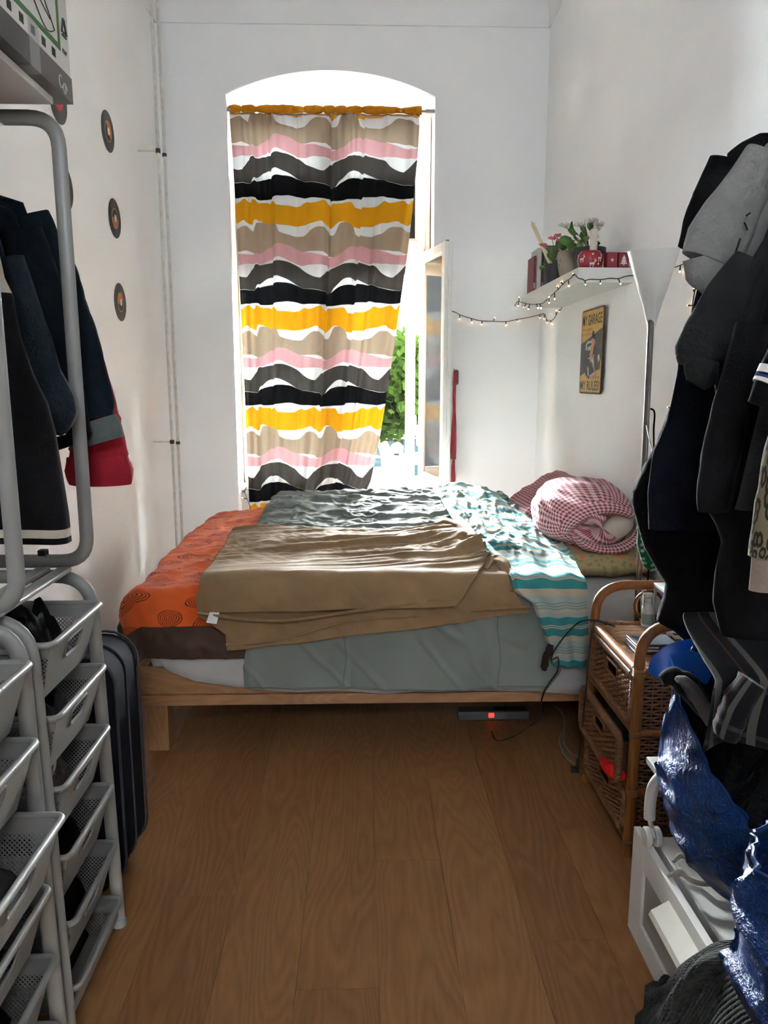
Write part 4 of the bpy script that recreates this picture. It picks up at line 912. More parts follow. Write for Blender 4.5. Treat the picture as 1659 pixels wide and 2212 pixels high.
# cardboard box with print
boxt = thing('cardboard_box', 'white and black printed cardboard box with clear tape on the top shelf', 'box', (-.86, 1.5, 1.989))
BXF = -.628
obj('carton', MB().box(-1.10, BXF, 1.20, 1.800, 1.9895, 2.38), M('white_carton', (.50, .48, .43), .7, .05, 12), boxt, bevel=.002)
obj('black_band', MB().box(BXF, BXF+.0012, 1.199, 1.801, 1.9895, 2.040), M('black_print', (.018, .017, .016), .35, .2, 30, stretch=(1, 1, 8)), boxt)
obj('black_underside', MB().box(-1.10, BXF+.001, 1.199, 1.801, 1.9885, 1.9895), MATS['black_print'], boxt)
m_green = M('green_print', hexc('#2f5b2a'), .6, .05, 10); m_ink = M('black_ink', (.03, .03, .03), .6, 0)
gp = MB(); gp.box(BXF, BXF+.0009, 1.2, 1.748, 2.075, 2.086); gp.box(BXF, BXF+.0009, 1.737, 1.748, 2.086, 2.37); obj('green_frame', gp, m_green, boxt)
# ink drawing: slim leaf-like sketch
sk = []
for k in range(24):
    a = k/23; sk.append((BXF+.0012, 1.55+.17*a, 2.115+.06*math.sin(a*PI)*(1-.3*a)-.012*a))
sk2 = [(BXF+.0012, 1.55+.17*k/23, 2.115+.018*math.sin(k/23*PI*2)-.012*k/23) for k in range(24)]
obj('ink_drawing', MB().tube(sk, .0012, 4).tube(sk2, .0012, 4).tube([(BXF+.0012, 1.6, 2.15), (BXF+.0012, 1.70, 2.115)], .0012, 4), m_ink, boxt)
for k in range(9): obj('icon', MB().box(BXF, BXF+.0008, 1.30+.05*k, 1.318+.05*k, 2.050, 2.066), m_greyc, boxt)
ln = MB()
for k in range(5): ln.box(BXF, BXF+.0008, 1.757, 1.792-.003*(k % 3), 2.20+.011*k, 2.203+.011*k)
obj('text_lines', ln, m_ink, boxt)
# recycling triangle with PAP
rc_ = MB(); cy, cz = 1.772, 2.125
for k in range(3):
    a0 = PI/2 + k*2*PI/3; a1 = a0 + 2*PI/3; p0 = (cy+.017*math.cos(a0), cz+.026*math.sin(a0)); p1_ = (cy+.017*math.cos(a1), cz+.026*math.sin(a1))
    q0 = tuple(p0[j]+(p1_[j]-p0[j])*.12 for j in (0, 1)); q1 = tuple(p0[j]+(p1_[j]-p0[j])*.86 for j in (0, 1)); rc_.tube([(BXF+.0012, *q0), (BXF+.0012, *q1)], .0024, 4)
obj('recycling_mark', rc_, m_ink, boxt)
text('recycling_text', 'PAP', .014, m4((BXF+.0006, 1.759, 2.076), (0,1,0), (0,0,1)), m_ink, boxt, .0004)
text('recycling_number', '20', .016, m4((BXF+.0006, 1.763, 2.112), (0,1,0), (0,0,1)), m_ink, boxt, .0004)
m_tape, nt, b, out = newmat('clear_packing_tape'); b.inputs['Base Color'].default_value = (.6, .6, .58, 1); b.inputs['Roughness'].default_value = .12
tr = N(nt, 'ShaderNodeBsdfTransparent'); mx = N(nt, 'ShaderNodeMixShader'); mx.inputs[0].default_value = .22; nt.links.new(tr.outputs[0], mx.inputs[1]); nt.links.new(b.outputs[0], mx.inputs[2]); nt.links.new(mx.outputs[0], out.inputs[0])
obj('packing_tape', MB().box(BXF+.0013, BXF+.0022, 1.585, 1.632, 1.988, 2.075).box(-.9, BXF+.0022, 1.585, 1.632, 1.9872, 1.988), m_tape, boxt)
sc_ = MB()
for cc in (1.755, 1.42): 
    sc_.tube([(BXF+.0018, cc+.012*math.cos(a)*(1-.1*a), 2.004+.010*math.sin(a)) for a in np.linspace(0, 8, 26)], .0011, 4)
    sc_.tube([(BXF+.0018, cc-.02+.01*math.cos(a), 2.012+.012*math.sin(a)) for a in np.linspace(1, 6, 16)], .0011, 4)
obj('scroll_print', sc_, M('silver_print', (.45, .44, .40), .4, 0), boxt)
# ---------------------------------------------------------------- garments
def edge_xz(px, Y): return np.array([[onY(x, y, Y)[0], onY(x, y, Y)[2]] for x, y in px])
def slab(name, A, B, Y, th, mat, parent, seed, nz=70, nth=64, fold=.4, ztop_=None, zbot=None, fk=9, bands_=None, uvs=1.0, ex=.75, shoulder=.12, yshift=None):
    """hanging cloth: edges A, B as (x,z) polylines top->bottom at depth Y, thickness th"""
    A = np.asarray(A, float); B = np.asarray(B, float)
    zt = ztop_ if ztop_ is not None else min(A[:,1].max(), B[:,1].max()); zb = zbot if zbot is not None else max(A[:,1].min(), B[:,1].min())
    t = np.linspace(0, 1, nz); z = zt + (zb-zt)*t
    xa = np.interp(-z, -A[:,1], A[:,0]); xb = np.interp(-z, -B[:,1], B[:,0])
    c = (xa+xb)/2; a = (xb-xa)/2; th_ = np.linspace(0, 2*PI, nth, endpoint=False)
    se_ = lambda w_, e_: np.sign(w_)*np.abs(w_)**e_
    bth = th*(.35+.65*sst(0, shoulder, t))
    Xg_ = c[:, None] + a[:, None]*se_(np.cos(th_), ex)[None]
    cs = np.cos(th_)[None]; ph = Xg_*fk
    fo = th*fold*(vn(ph, z[:, None]*1.1+3, seed)*1.6 + .6*vn(ph*2.3, z[:, None]*2.2, seed+3))*sst(.02, .3, t)[:, None]
    Yg_ = Y + (yshift(z)[:, None] if yshift else 0) + bth[:, None]*se_(np.sin(th_), ex)[None] + fo*np.sign(np.sin(th_))[None]*np.abs(np.sin(th_))[None]**.5*1.0
    Zg_ = z[:, None] + .012*vn(ph*.6, 0*z[:, None]+seed, seed+5)*t[:, None] + 0*Xg_
    P_ = np.stack([Xg_, Yg_, Zg_], -1); UV = np.stack([Xg_*uvs, Zg_*uvs], -1)
    fm_ = None
    if bands_ is not None:
        zc_ = (z[:-1]+z[1:])/2; idx = np.zeros(nz-1, int)
        for z0_, z1_, k in bands_: idx[(zc_ >= z0_) & (zc_ <= z1_)] = k
        fm_ = np.repeat(idx[:, None], nth, 1)
    return grid(name, P_, mat, parent, UV, cv=True, caps=True, faceMat=fm_)
def sleeve(name, px, Y, radii, mat, parent, seed, flat=.75, n=26, amp=.10, yoff=0, seg=9):
    pts = [onY(x, y, Y+yoff*k/(len(px)-1)) for k, (x, y) in enumerate(px)]
    C = np.array(smoothpath(pts, seg)); m_ = len(C); rr = np.interp(np.linspace(0, 1, m_), np.linspace(0, 1, len(radii)), radii)
    T = np.gradient(C, axis=0); T /= np.linalg.norm(T, axis=1)[:, None]; yv = np.array([0, 1.0, 0]); A = np.cross(T, yv); A /= np.linalg.norm(A, axis=1)[:, None]
    th = np.linspace(0, 2*PI, n, endpoint=False); B = np.cross(T, A); L_ = np.arange(m_)[:, None]/m_; fq = max(1.2, 17*np.linalg.norm(np.diff(C, axis=0), axis=1).sum())
    w_ = 1 + amp*(vn(L_*fq + np.cos(th)[None]*.8, np.sin(th)[None]*1.2, seed)*1.5 + .6*ridge(L_*fq*.65+np.cos(th)[None]*.5, np.sin(th)[None], seed+3, .15))
    P_ = C[:, None] + (A[:, None]*np.cos(th)[None, :, None] + B[:, None]*np.sin(th)[None, :, None]*flat)*(rr[:, None]*w_)[..., None]
    UV = np.stack(np.broadcast_arrays(th[None]*.09, L_*np.linalg.norm(np.diff(C, axis=0), axis=1).sum()), -1)
    return grid(name, P_, mat, parent, UV, cv=True, caps=True)
def hanger(parent, x, y, z, w_):
    m_ = MB().tube(smoothpath([(x+.018, y, z-.012), (x+.012, y, z+.014), (x-.010, y, z+.018), (x-.016, y, z), (x, y, z-.03), (x, y, z-.06)], 5), .0022, 6)
    m_.tube([(x-w_, y, z-.125), (x, y, z-.055), (x+w_, y, z-.125)], .006, 8); return obj('hanger', m_, m_chrome, parent, smooth=50)
m_red = M('crimson_cotton', hexc('#8e1f2c'), .85, .12, 12, 0.6, 18, bdist=0.015, sheen=.1); m_denim = M('dark_denim', (0.00480, 0.00840, 0.01320), .85, .2, 60, 0.7, 16, bdist=0.02); m_denim_in = M('denim_inside_grey', (.085, .095, .09), .85, .1, 40, .3, 600)
m_navy = M('navy_twill', (0.00360, 0.00540, 0.00840), .85, .25, 30, 0.6, 14, bdist=0.02, sheen=.1); m_bluegrey = M('blue_grey_twill', (0.00864, 0.01320, 0.01800), .8, .15, 30, 0.7, 16, bdist=0.02, sheen=.15)
m_coat = M('black_wool', (0.0050, 0.0047, 0.0055), .95, .3, 40, .5, 300, sheen=.08); m_cream = M('cream_wool', (.40, .36, .29), .9, .08, 30, .3, 300)
XW = -1.245
def lside(px, Y): e_ = edge_xz(px, Y); return np.array([[XW, e_[0, 1]], [XW, e_[-1, 1]]]), e_
HZ = 1.86
# red jacket
t = thing('jacket', 'crimson jacket hanging farthest along the hanging frame', 'jacket', (-1.0, 1.955, 1.1), 'clothes on the hanging frame')
Yg = 1.955; a, b_ = lside([(40,440),(85,510),(105,640),(112,800),(118,930)], Yg); slab('body', a, b_, Yg, .03, m_red, t, 3)
sleeve('sleeve', [(92,535),(128,650),(168,770),(200,890),(212,970),(208,1030)], Yg, [.045,.058,.058,.062,.070,.072], m_red, t, 5, .6)
sleeve('cuff', [(212,985),(215,1015),(217,1046)], Yg, [.072,.080,.074], m_red, t, 7, .62, amp=.14); hanger(t, -1.03, Yg, HZ+.012, .19)
# denim jacket with turned-back grey cuff
t = thing('jacket', 'dark denim jacket with a turned-back grey cuff', 'jacket', (-1.0, 1.90, 1.2), 'clothes on the hanging frame')
Yg = 1.895; a, b_ = lside([(-20,415),(50,437),(72,500),(95,600),(112,720),(118,840),(112,900)], Yg); slab('body', a, b_, Yg, .028, m_denim, t, 9)
sleeve('sleeve', [(58,470),(105,590),(140,700),(172,810),(196,905)], Yg, [.05,.065,.065,.062,.060], m_denim, t, 11, .55)
sleeve('cuff', [(196,912),(205,935),(213,958)], Yg-.005, [.064,.068,.066], m_denim_in, t, 13, .6, amp=.03)
for x0, x1, y0_, y1_ in ((70,98,500,690), (118,160,620,860)): 
    pts = [tuple(onY(x0+(x1-x0)*k/6+4*math.sin(k), y0_+(y1_-y0_)*k/6, Yg-.040)) for k in range(7)]
    obj('seam', MB().tube(smoothpath(pts, 3), .0018, 5), m_bluegrey, t, smooth=60)
hanger(t, -1.03, Yg, HZ+.012, .2)
# navy jacket
t = thing('jacket', 'almost black navy jacket with a rolled dark cuff', 'jacket', (-1.0, 1.835, 1.2), 'clothes on the hanging frame')
Yg = 1.835; a, b_ = lside([(-30,430),(30,455),(52,520),(75,640),(92,760),(100,880),(110,940)], Yg); slab('body', a, b_, Yg, .026, m_navy, t, 19)
sleeve('sleeve', [(40,500),(80,640),(112,760),(135,860),(150,935)], Yg, [.05,.058,.056,.052,.048], m_navy, t, 21, .5)
sleeve('cuff', [(146,938),(150,950),(155,962)], Yg-.005, [.046,.056,.045], m_coat, t, 23, .6, amp=.06); hanger(t, -1.03, Yg, HZ+.012, .2)
# blue grey shirt jacket inside the frame
t = thing('jacket', 'blue grey shirt jacket with a bent elbow behind the black coat', 'jacket', (-1.0, 1.70, 1.2), 'clothes on the hanging frame')
Yg = 1.715; a, b_ = lside([(-60,420),(-15,465),(12,560),(38,660),(62,780),(78,860)], Yg); slab('body', a, b_, Yg, .028, m_bluegrey, t, 29)
sleeve('sleeve', [(10,560),(45,680),(75,790),(100,850),(118,890),(105,930)], Yg-.01, [.04,.048,.048,.052,.050,.030], m_bluegrey, t, 31, .55)
hanger(t, -1.03, Yg, HZ+.012, .2)
# black coat with cream yoke and hem stripe
t = thing('coat', 'long black wool coat with cream shoulder and cream hem stripe', 'coat', (-1.0, 1.58, 1.0), 'clothes on the hanging frame')
Yg = 1.60; px = [(-40,470),(-5,540),(8,600),(28,640),(42,720),(72,810),(102,870),(118,930),(134,1030),(146,1110),(151,1168)]
a, b_ = lside(px, Yg); a = np.array([[-1.24, a[0,1]], [-1.24, onY(60, 900, Yg)[2]], [-.985, onY(60, 1040, Yg)[2]], [-.82, onY(30, 1186, Yg)[2]]])
zz = lambda y: onY(100, y, Yg)[2]
slab('body', a, b_, Yg, .042, [m_coat, m_cream], t, 39, nz=150, bands_=[(zz(1156), zz(1138), 1), (zz(636), 3, 1)], fold=.25); hanger(t, -1.03, Yg, HZ+.012, .2)
# ---------------------------------------------------------------- suitcase behind the frames
m_case = M('navy_suitcase_fabric', (0.0060, 0.0070, 0.0110), .85, .2, 20, .35, 500); m_caset = M('suitcase_piping', (.03, .032, .04), .4, .1, 20)
sc = thing('suitcase', 'dark navy soft suitcase standing behind the mesh baskets', 'suitcase', (-.86, 1.985, 0))
def rrect(cx, cz, hx, hz, r, n=6):
    o = []
    for sx, sz, a0 in ((1,-1,-PI/2),(1,1,0),(-1,1,PI/2),(-1,-1,PI)):
        for k in range(n+1): a = a0+PI/2*k/n; o.append((cx+sx*(hx-r)+r*math.cos(a), cz+sz*(hz-r)+r*math.sin(a)))
    return o
pl = rrect(-.865, .365, .215, .325, .08)
obj('shell', MB().prism(pl, lambda a, b_, d_: (a, d_, b_), 1.87, 2.10), m_case, sc, bevel=.025, seg=4, smooth=50)
obj('front_pocket', MB().prism(rrect(-.865, .33, .17, .25, .06), lambda a, b_, d_: (a, d_, b_), 1.835, 1.872), m_case, sc, bevel=.015, seg=3, smooth=50)
for y in (1.885, 2.085): obj('piping', MB().tube([(a, y, b_) for a, b_ in rrect(-.865, .365, .219, .329, .083)], .004, 6, closed=True), m_caset, sc, smooth=60)
obj('zip', MB().tube([(a, 1.985, b_) for a, b_ in rrect(-.865, .365, .2165, .3265, .081)], .003, 6, closed=True), m_caset, sc, smooth=60)
for x in (-1.0, -.73): obj('wheel', MB().lathe([(.004,-.014),(.02,-.014),(.022,-.006),(.022,.006),(.02,.014),(.004,.014)], (x, 1.92, .022), 14, 'y'), m_dk, sc, smooth=40); obj('foot', MB().box(x-.02, x+.02, 2.02, 2.06, 0, .045), m_caset, sc, bevel=.004)
obj('carry_handle', MB().tube(smoothpath([(-.93, 1.985, .69), (-.92, 1.985, .715), (-.865, 1.985, .722), (-.81, 1.985, .715), (-.80, 1.985, .69)], 5), .009, 8), m_caset, sc, smooth=50)
# ---------------------------------------------------------------- record discs on the wall
m_vinyl = M('black_vinyl', (.014, .014, .014), .4, .1, 40); m_ring = M('disc_label_cream', (.50, .40, .22), .6, .05, 20); m_lab = M('disc_label_orange', hexc('#c06428'), .6, .1, 30); m_labd = M('disc_label_dark', (.03, .028, .026), .6, .05, 20); m_labr = M('disc_label_red', hexc('#b5272d'), .6, .05, 20); m_hole = M('disc_hole_white', (.7, .68, .64), .8, 0)
def record(px, py, rot, lab, red=False):
    c = onX(px, py, XL); t = thing('record_disc', lab, 'record', (XL, c[1], c[2]-.1), 'record discs on the wall'); R0 = .098
    C = (XL+.001, c[1], c[2])
    L = lambda r0, r1, x: MB().lathe([(r0, x), (r1, x), (r1, x+.0012), (r0, x+.0012)], C, 40, 'x', cap=False).add([], [])
    obj('disc', MB().lathe([(.0005, 0), (R0-.001, 0), (R0, .0012), (R0-.001, .0025), (.0005, .0025)], C, 48, 'x'), m_vinyl, t, smooth=30)
    for g in (.062, .072, .082): obj('groove', MB().lathe([(g, .0025), (g+.0012, .0032), (g+.0024, .0025)], C, 40, 'x', cap=False), m_vinyl, t, smooth=60)
    if red:
        obj('label', MB().lathe([(.0005, .0026), (.046, .0026), (.046, .0034), (.0005, .0034)], C, 32, 'x'), m_labr, t); return
    obj('label_ring', MB().lathe([(.0005, .0026), (.050, .0026), (.050, .0034), (.0005, .0034)], C, 36, 'x'), m_ring, t)
    for mt_, a0, a1 in ((m_lab, rot, rot+PI*1.02), (m_labd, rot+PI*1.02, rot+2*PI)):
        poly = [(0.0, 0.0)] + [(.0455*math.cos(a), .0455*math.sin(a)) for a in np.linspace(a0, a1, 22)]
        obj('label_half', MB().prism(poly, lambda a, b_, d_: (XL+d_, c[1]+a, c[2]+b_), .0044, .0050), mt_, t)
    obj('centre_hole', MB().lathe([(.0005, .0051), (.0185, .0051), (.0185, .0056), (.0005, .0056)], C, 24, 'x'), m_hole, t)
record(232, 284, -.9, 'black record disc, topmost of the row nearest the corner pipes')
record(247, 472, PI*1.0, 'black record disc, middle of the row nearest the corner pipes')
record(259, 653, .3, 'black record disc, lowest of the row nearest the corner pipes')
record(124, 214, 0, 'black record disc with a red label under the cardboard box', True)
record(138, 404, 0, 'black record disc mostly hidden by the frame, above the red jacket')
record(156, 612, 1, 'black record disc mostly hidden by the frame, beside the red jacket')
# ================================================================ RIGHT WALL: shelf, lamp, sign, string lights
m_shelf = M('white_shelf_foil', (.68, .66, .62), .5, .02, 6)
SX0, SX1, SY0, SY1, SZa, SZb = .948, XR-.001, 3.44, 4.655, 1.818, 1.882
obj('wall_shelf', MB().box(SX0, SX1, SY0, SY1, SZa, SZb), m_shelf, bevel=.002, label='thick white floating shelf with plants above the bed', cat='shelf')
ST = SZb
def on_shelf(px, py, Y): p = onY(px, py, Y); return p
def pot(cx, cy, r0, r1, h, mat, rim=.006, n=28):
    return MB().lathe([(.001, ST), (r0, ST), (r1, ST+h*.82), (r1+rim, ST+h*.82), (r1+rim, ST+h), (r1, ST+h), (r1-.004, ST+h-.012), (.001, ST+h-.014)], (cx, cy, 0), n)
m_potb = M('black_plastic_pot', (.022, .024, .025), .5, .1, 20); m_pott = M('taupe_ceramic_pot', (.30, .245, .19), .6, .1, 18, .1, 60); m_soil = M('potting_soil', (.03, .02, .012), .95, .3, 40, .6, 90)
m_lf = M('plant_leaf', (0.07800, 0.16250, 0.02860), .55, .35, 25, trans=.25); m_lf2 = M('plant_leaf_pale', (.13, .20, .05), .55, .25, 25, trans=.25); m_stem = M('plant_stem', (.05, .05, .025), .7, .2, 30); m_pinkp = M('pink_petal', hexc('#c0626f'), .7, .15, 60, trans=.2); m_whitep = M('white_petal', (.62, .60, .52), .7, .06, 60, trans=.25)
def leaf_mb(base, tip, w, bend, roll):
    b_ = Vector(base); t_ = Vector(tip); d_ = t_-b_; L_ = d_.length; d_.normalize(); s_ = d_.cross(Vector((math.sin(roll), math.cos(roll), .3))).normalized(); n_ = s_.cross(d_)
    vs = []; fs = []; K = 6
    for i in range(K+1):
        t = i/K; wd = w*math.sin(PI*min(1, t*.90+.07))**.55*(.75+.45*t)*(1-.0*t); c = b_ + d_*L_*t + n_*bend*math.sin(t*PI)*L_ - Vector((0, 0, 1))*bend*t*t*L_*.6
        vs += [c-s_*wd+n_*wd*.25, c, c+s_*wd+n_*wd*.25]
    for i in range(K):
        for j in range(2): a = i*3+j; fs.append((a, a+1, a+4, a+3))
    return MB().add(vs, fs)
def plant(name, label, cx, cy, potmat, r0, r1, h, stems, leaves, flowers, petal, seed, lm):
    rng = random.Random(seed); t = thing(name, label, 'potted plant', (cx, cy, ST), 'potted plants on the shelf')
    obj('pot', pot(cx, cy, r0, r1, h, potmat), potmat, t, smooth=40); obj('soil', MB().lathe([(.001, ST+h-.012), (r1-.003, ST+h-.012), (r1-.005, ST+h-.006), (.001, ST+h-.003)], (cx, cy, 0), 20), m_soil, t)
    z0 = ST+h-.01
    for px, py, w_ in leaves:
        tip = onY(px, py, cy + rng.uniform(-.05, .05)); fb = rng.uniform(.45, .68); base = (cx + (tip[0]-cx)*fb + rng.uniform(-.012, .012), cy + (tip[1]-cy)*fb, z0 + (tip[2]-z0)*fb - .004)
        lf_ = obj('leaf', leaf_mb(base, tip, w_*.72, rng.uniform(.05, .2), rng.uniform(-1, 1)), lm if rng.random() > .3 else m_lf2, t, smooth=60)
        sm = lf_.modifiers.new('thick', 'SOLIDIFY'); sm.thickness = .0008
        obj('leaf_stalk', MB().tube(smoothpath([(cx+(base[0]-cx)*.3, cy, z0), ((cx+base[0])/2, (cy+base[1])/2, (z0+base[2])/2+.004), base], 4), .0014, 5), m_stem, t, smooth=60)
    for px, py, r_ in flowers:
        c = onY(px, py, cy + rng.uniform(-.03, .03))
        st = obj('flower_stem', MB().tube(smoothpath([(cx, cy, z0), ((cx*1.2+c[0]*.8)/2, (cy+c[1])/2, (z0*.8+c[2]*1.2)/2), (c[0], c[1], c[2]-.004)], 5), .0016, 5), m_stem, t, smooth=60)
        fl = obj('blossom', MB().lathe([(.001, -.006), (r_*.5, -.004), (r_*.62, .001), (r_*.4, .007), (.001, .009)], tuple(c), 12), petal, t, smooth=60)
        for k in range(9):
            a = 2*PI*k/9+rng.random()*.3; lp_ = leaf_mb((c[0]+.2*r_*math.cos(a), c[1]+.2*r_*math.sin(a), c[2]-.002), (c[0]+r_*math.cos(a), c[1]+r_*math.sin(a), c[2]+.004+.006*rng.random()), r_*.32, .2, a); obj('petal', lp_, petal, fl, smooth=60)
    return t
# books / frames standing at the far end
m_bkr = M('book_red', (.17, .035, .035), .6, .1, 20); m_bkw = M('book_white', (.50, .48, .45), .6, .05, 20); m_bkg = M('book_grey', (.13, .13, .125), .6, .1, 20); m_bkd = M('book_dark', (.045, .035, .03), .6, .1, 20); m_page = M('book_pages', (.55, .50, .42), .8, .06, 60)
for nm, x0, w_, y0, y1, h_, mt_, lb in (('book', .962, .012, 4.40, 4.56, .195, m_bkr, 'slim dark red book at the far shelf end'), ('book', .978, .022, 4.38, 4.55, .235, m_bkw, 'tall white spined book standing between slimmer ones'), ('book', 1.004, .008, 4.38, 4.55, .235, m_bkd, 'thin dark brown book standing upright on the shelf'), ('box_file', 1.016, .06, 4.36, 4.55, .238, m_bkg, 'grey lettered box file standing behind the pink flowers')):
    t = thing(nm, lb, 'book' if nm == 'book' else 'box file', (x0+w_/2, (y0+y1)/2, ST), 'books on the shelf' if nm == 'book' else None)
    obj('cover', MB().box(x0, x0+w_, y0, y0+.004, ST, ST+h_).box(x0, x0+.0025, y0+.004, y1, ST, ST+h_).box(x0+w_-.0025, x0+w_, y0+.004, y1, ST, ST+h_), mt_, t, bevel=.0008)
    obj('pages', MB().box(x0+.0026, x0+w_-.0026, y0+.0045, y1-.004, ST+.003, ST+h_-.004), m_page, t)
    if nm == 'box_file':
        obj('dark_top_edge', MB().box(x0-.001, x0+w_+.001, y0-.001, y1, ST+h_, ST+h_+.006), m_bkd, t)
        tb = MB()
        for k in range(7): tb.box(x0+.006, x0+.03+.004*(k % 3), y0-.0006, y0, ST+.10+.012*k, ST+.104+.012*k)
        props(obj('spine_print', tb, m_ink, t), kind='stuff')
    else: obj('spine_label', MB().box(x0+.001, x0+w_-.001, y0-.0005, y0, ST+.02, ST+.05), m_page, t)
# tall candle leaning behind the flowers
cp0, cp1 = onY(1178, 545, 4.30), onY(1150, 482, 4.36)
t = thing('candle', 'slender ivory taper candle leaning behind the pink flowers', 'candle', tuple(cp0), 'candles')
m_ivory = M('ivory_wax', (.62, .53, .33), .5, .06, 20, .05, 60); m_wick = M('candle_wick', (.02, .02, .02), .9, 0)
dv = Vector(cp1)-Vector(cp0); base_c = Vector(cp0) - dv*1.25
obj('wax', MB().tube([base_c, cp0, Vector(cp1)-dv*.02, Vector(cp1)], [.0115, .0115, .0105, .006], 14), m_ivory, t, smooth=50)
obj('wick', MB().tube([Vector(cp1), Vector(cp1)+dv*.07], .0011, 5), m_wick, t)
obj('candle_holder', MB().lathe([(.02, ST), (.03, ST), (.028, ST+.012), (.015, ST+.02), (.015, ST+.05), (.0125, ST+.05)], (base_c.x, base_c.y, 0), 18), m_bkd, t, smooth=40)
plant('potted_plant', 'plant with pink daisies in a slim black pot', 1.005, 4.10, m_potb, .042, .050, .105, 0,
      [(1165,577,.016),(1172,568,.015),(1190,530,.02),(1206,515,.022),(1182,545,.018),(1222,520,.024),(1232,510,.022),(1212,550,.02),(1196,562,.018),(1180,590,.016),(1170,582,.014),(1228,540,.024),(1240,545,.02),(1205,535,.02),(1188,580,.016)],
      [(1173,530,.022),(1193,515,.024),(1205,509,.020),(1207,520,.014),(1230,523,.016),(1236,522,.015)], m_pinkp, 3, m_lf)
t = thing('ceramic_pot', 'empty taupe ceramic pot with faint lettering between the plants', 'pot', (1.02, 3.88, ST))
obj('vessel', MB().lathe([(.001, ST), (.036, ST), (.050, ST+.06), (.056, ST+.115), (.054, ST+.128), (.050, ST+.136), (.045, ST+.136), (.046, ST+.12), (.03, ST+.02), (.001, ST+.015)], (1.02, 3.88, 0), 32), m_pott, t, smooth=50)
tp = MB()
for k in range(3): tp.box(.967+.004*k, .9685+.004*k, 3.853-.001*k, 3.857, ST+.06+.022*k, ST+.072+.022*k)
props(obj('lettering', tp, m_bkd, t), kind='stuff')
plant('potted_plant', 'bushy white flowering plant in a ribbed black pot', 1.065, 3.68, m_potb, .055, .068, .118, 0,
      [(1236,474,.03),(1240,500,.022),(1258,478,.024),(1278,475,.024),(1289,505,.024),(1296,522,.03),(1299,540,.03),(1285,530,.026),(1250,520,.028),(1262,510,.03),(1225,525,.028),(1234,540,.026),(1265,495,.028),(1272,535,.026),(1246,545,.024),(1210,512,.03),(1288,545,.024),(1255,500,.024),(1228,492,.02),(1282,490,.026)],
      [(1219,488,.030),(1253,487,.030),(1277,479,.034),(1292,486,.030),(1289,495,.022)], m_whitep, 9, m_lf)
# candle holders at the near end of the shelf
m_redg = M('red_glazed_ceramic', hexc('#8f1626'), .18, .06, 20, coat=.6); m_redm = M('red_tin', hexc('#7c1424'), .45, .08, 20); m_motif = M('pale_motif_print', (.62, .58, .54), .6, 0)
HC = (1.018, 3.505)
t = thing('candle_holder', 'round glossy red candle holder with white reindeer motifs', 'candle holder', (HC[0], HC[1], ST), 'red candle holders')
obj('body', MB().lathe([(.001, ST), (.036, ST), (.050, ST+.014), (.056, ST+.036), (.052, ST+.062), (.042, ST+.076), (.036, ST+.078), (.034, ST+.07), (.001, ST+.066)], (HC[0], HC[1], 0), 36), m_redg, t, smooth=50)
def motif(shape, cx, cz, size, wrapc, rad, name, parent, mat, ang0):
    """flat figure wrapped onto a round body; shape = list of polygons in unit box"""
    for poly in shape:
        m_ = MB(); n = len(poly)
        def w_(p, q, d_):
            zz_ = cz + q*size; a = ang0 + (cx+p*size)/rad; rr_ = np.interp(zz_, [ST, ST+.014, ST+.036, ST+.062, ST+.076], [.036, .050, .056, .052, .042]) + d_
            return (wrapc[0]+rr_*math.cos(a), wrapc[1]+rr_*math.sin(a), zz_)
        m_.prism(poly, w_, .0004, .0012); obj(name, m_, mat, parent)
deer = [[(.15,.35),(.75,.35),(.80,.62),(.10,.60)], [(.17,0),(.27,0),(.28,.38),(.16,.38)], [(.62,0),(.72,0),(.74,.38),(.62,.38)], [(.66,.55),(.80,.55),(.92,.86),(.80,.86)], [(.76,.80),(1.02,.76),(1.0,.88),(.80,.92)], [(.74,.88),(.80,.88),(.66,1.12),(.62,1.10)], [(.82,.90),(.88,.90),(.98,1.14),(.93,1.15)]]
star = [[(.5+.5*math.cos(PI/2+k*PI/5)*(1 if k % 2 == 0 else .42), .5+.5*math.sin(PI/2+k*PI/5)*(1 if k % 2 == 0 else .42)) for k in range(10)]]
for ac, zc_, sz in ((-PI*.62, ST+.002, .034), (-PI*.88, ST+.026, .028), (-PI*.40, ST+.028, .030)): motif(deer, 0, zc_, sz, HC, .055, 'reindeer', t, m_motif, ac)
for ac, zc_, sz in ((-PI*.56, ST+.052, .013), (-PI*.38, ST+.012, .012)): motif(star, 0, zc_, sz, HC, .055, 'star', t, m_motif, ac)
tc_ = thing('candle', 'short pale pillar candle standing in the reindeer holder', 'candle', (HC[0]+.01, HC[1], ST+.066), 'candles')
obj('wax', MB().lathe([(.001, ST+.067), (.0165, ST+.067), (.0165, ST+.168), (.014, ST+.171), (.001, ST+.170)], (HC[0]+.012, HC[1]-.002, 0), 20), M('pale_pink_wax', (.58, .50, .42), .5, .05, 20), tc_, smooth=40)
obj('wick', MB().tube([(HC[0]+.012, HC[1]-.002, ST+.169), (HC[0]+.013, HC[1]-.002, ST+.177)], .0009, 5), m_wick, tc_)
tree_m = [[(.45,0),(.55,0),(.55,.14),(.45,.14)], [(.12,.12),(.88,.12),(.5,.48)], [(.20,.36),(.80,.36),(.5,.70)], [(.28,.60),(.72,.60),(.5,1.0)]]
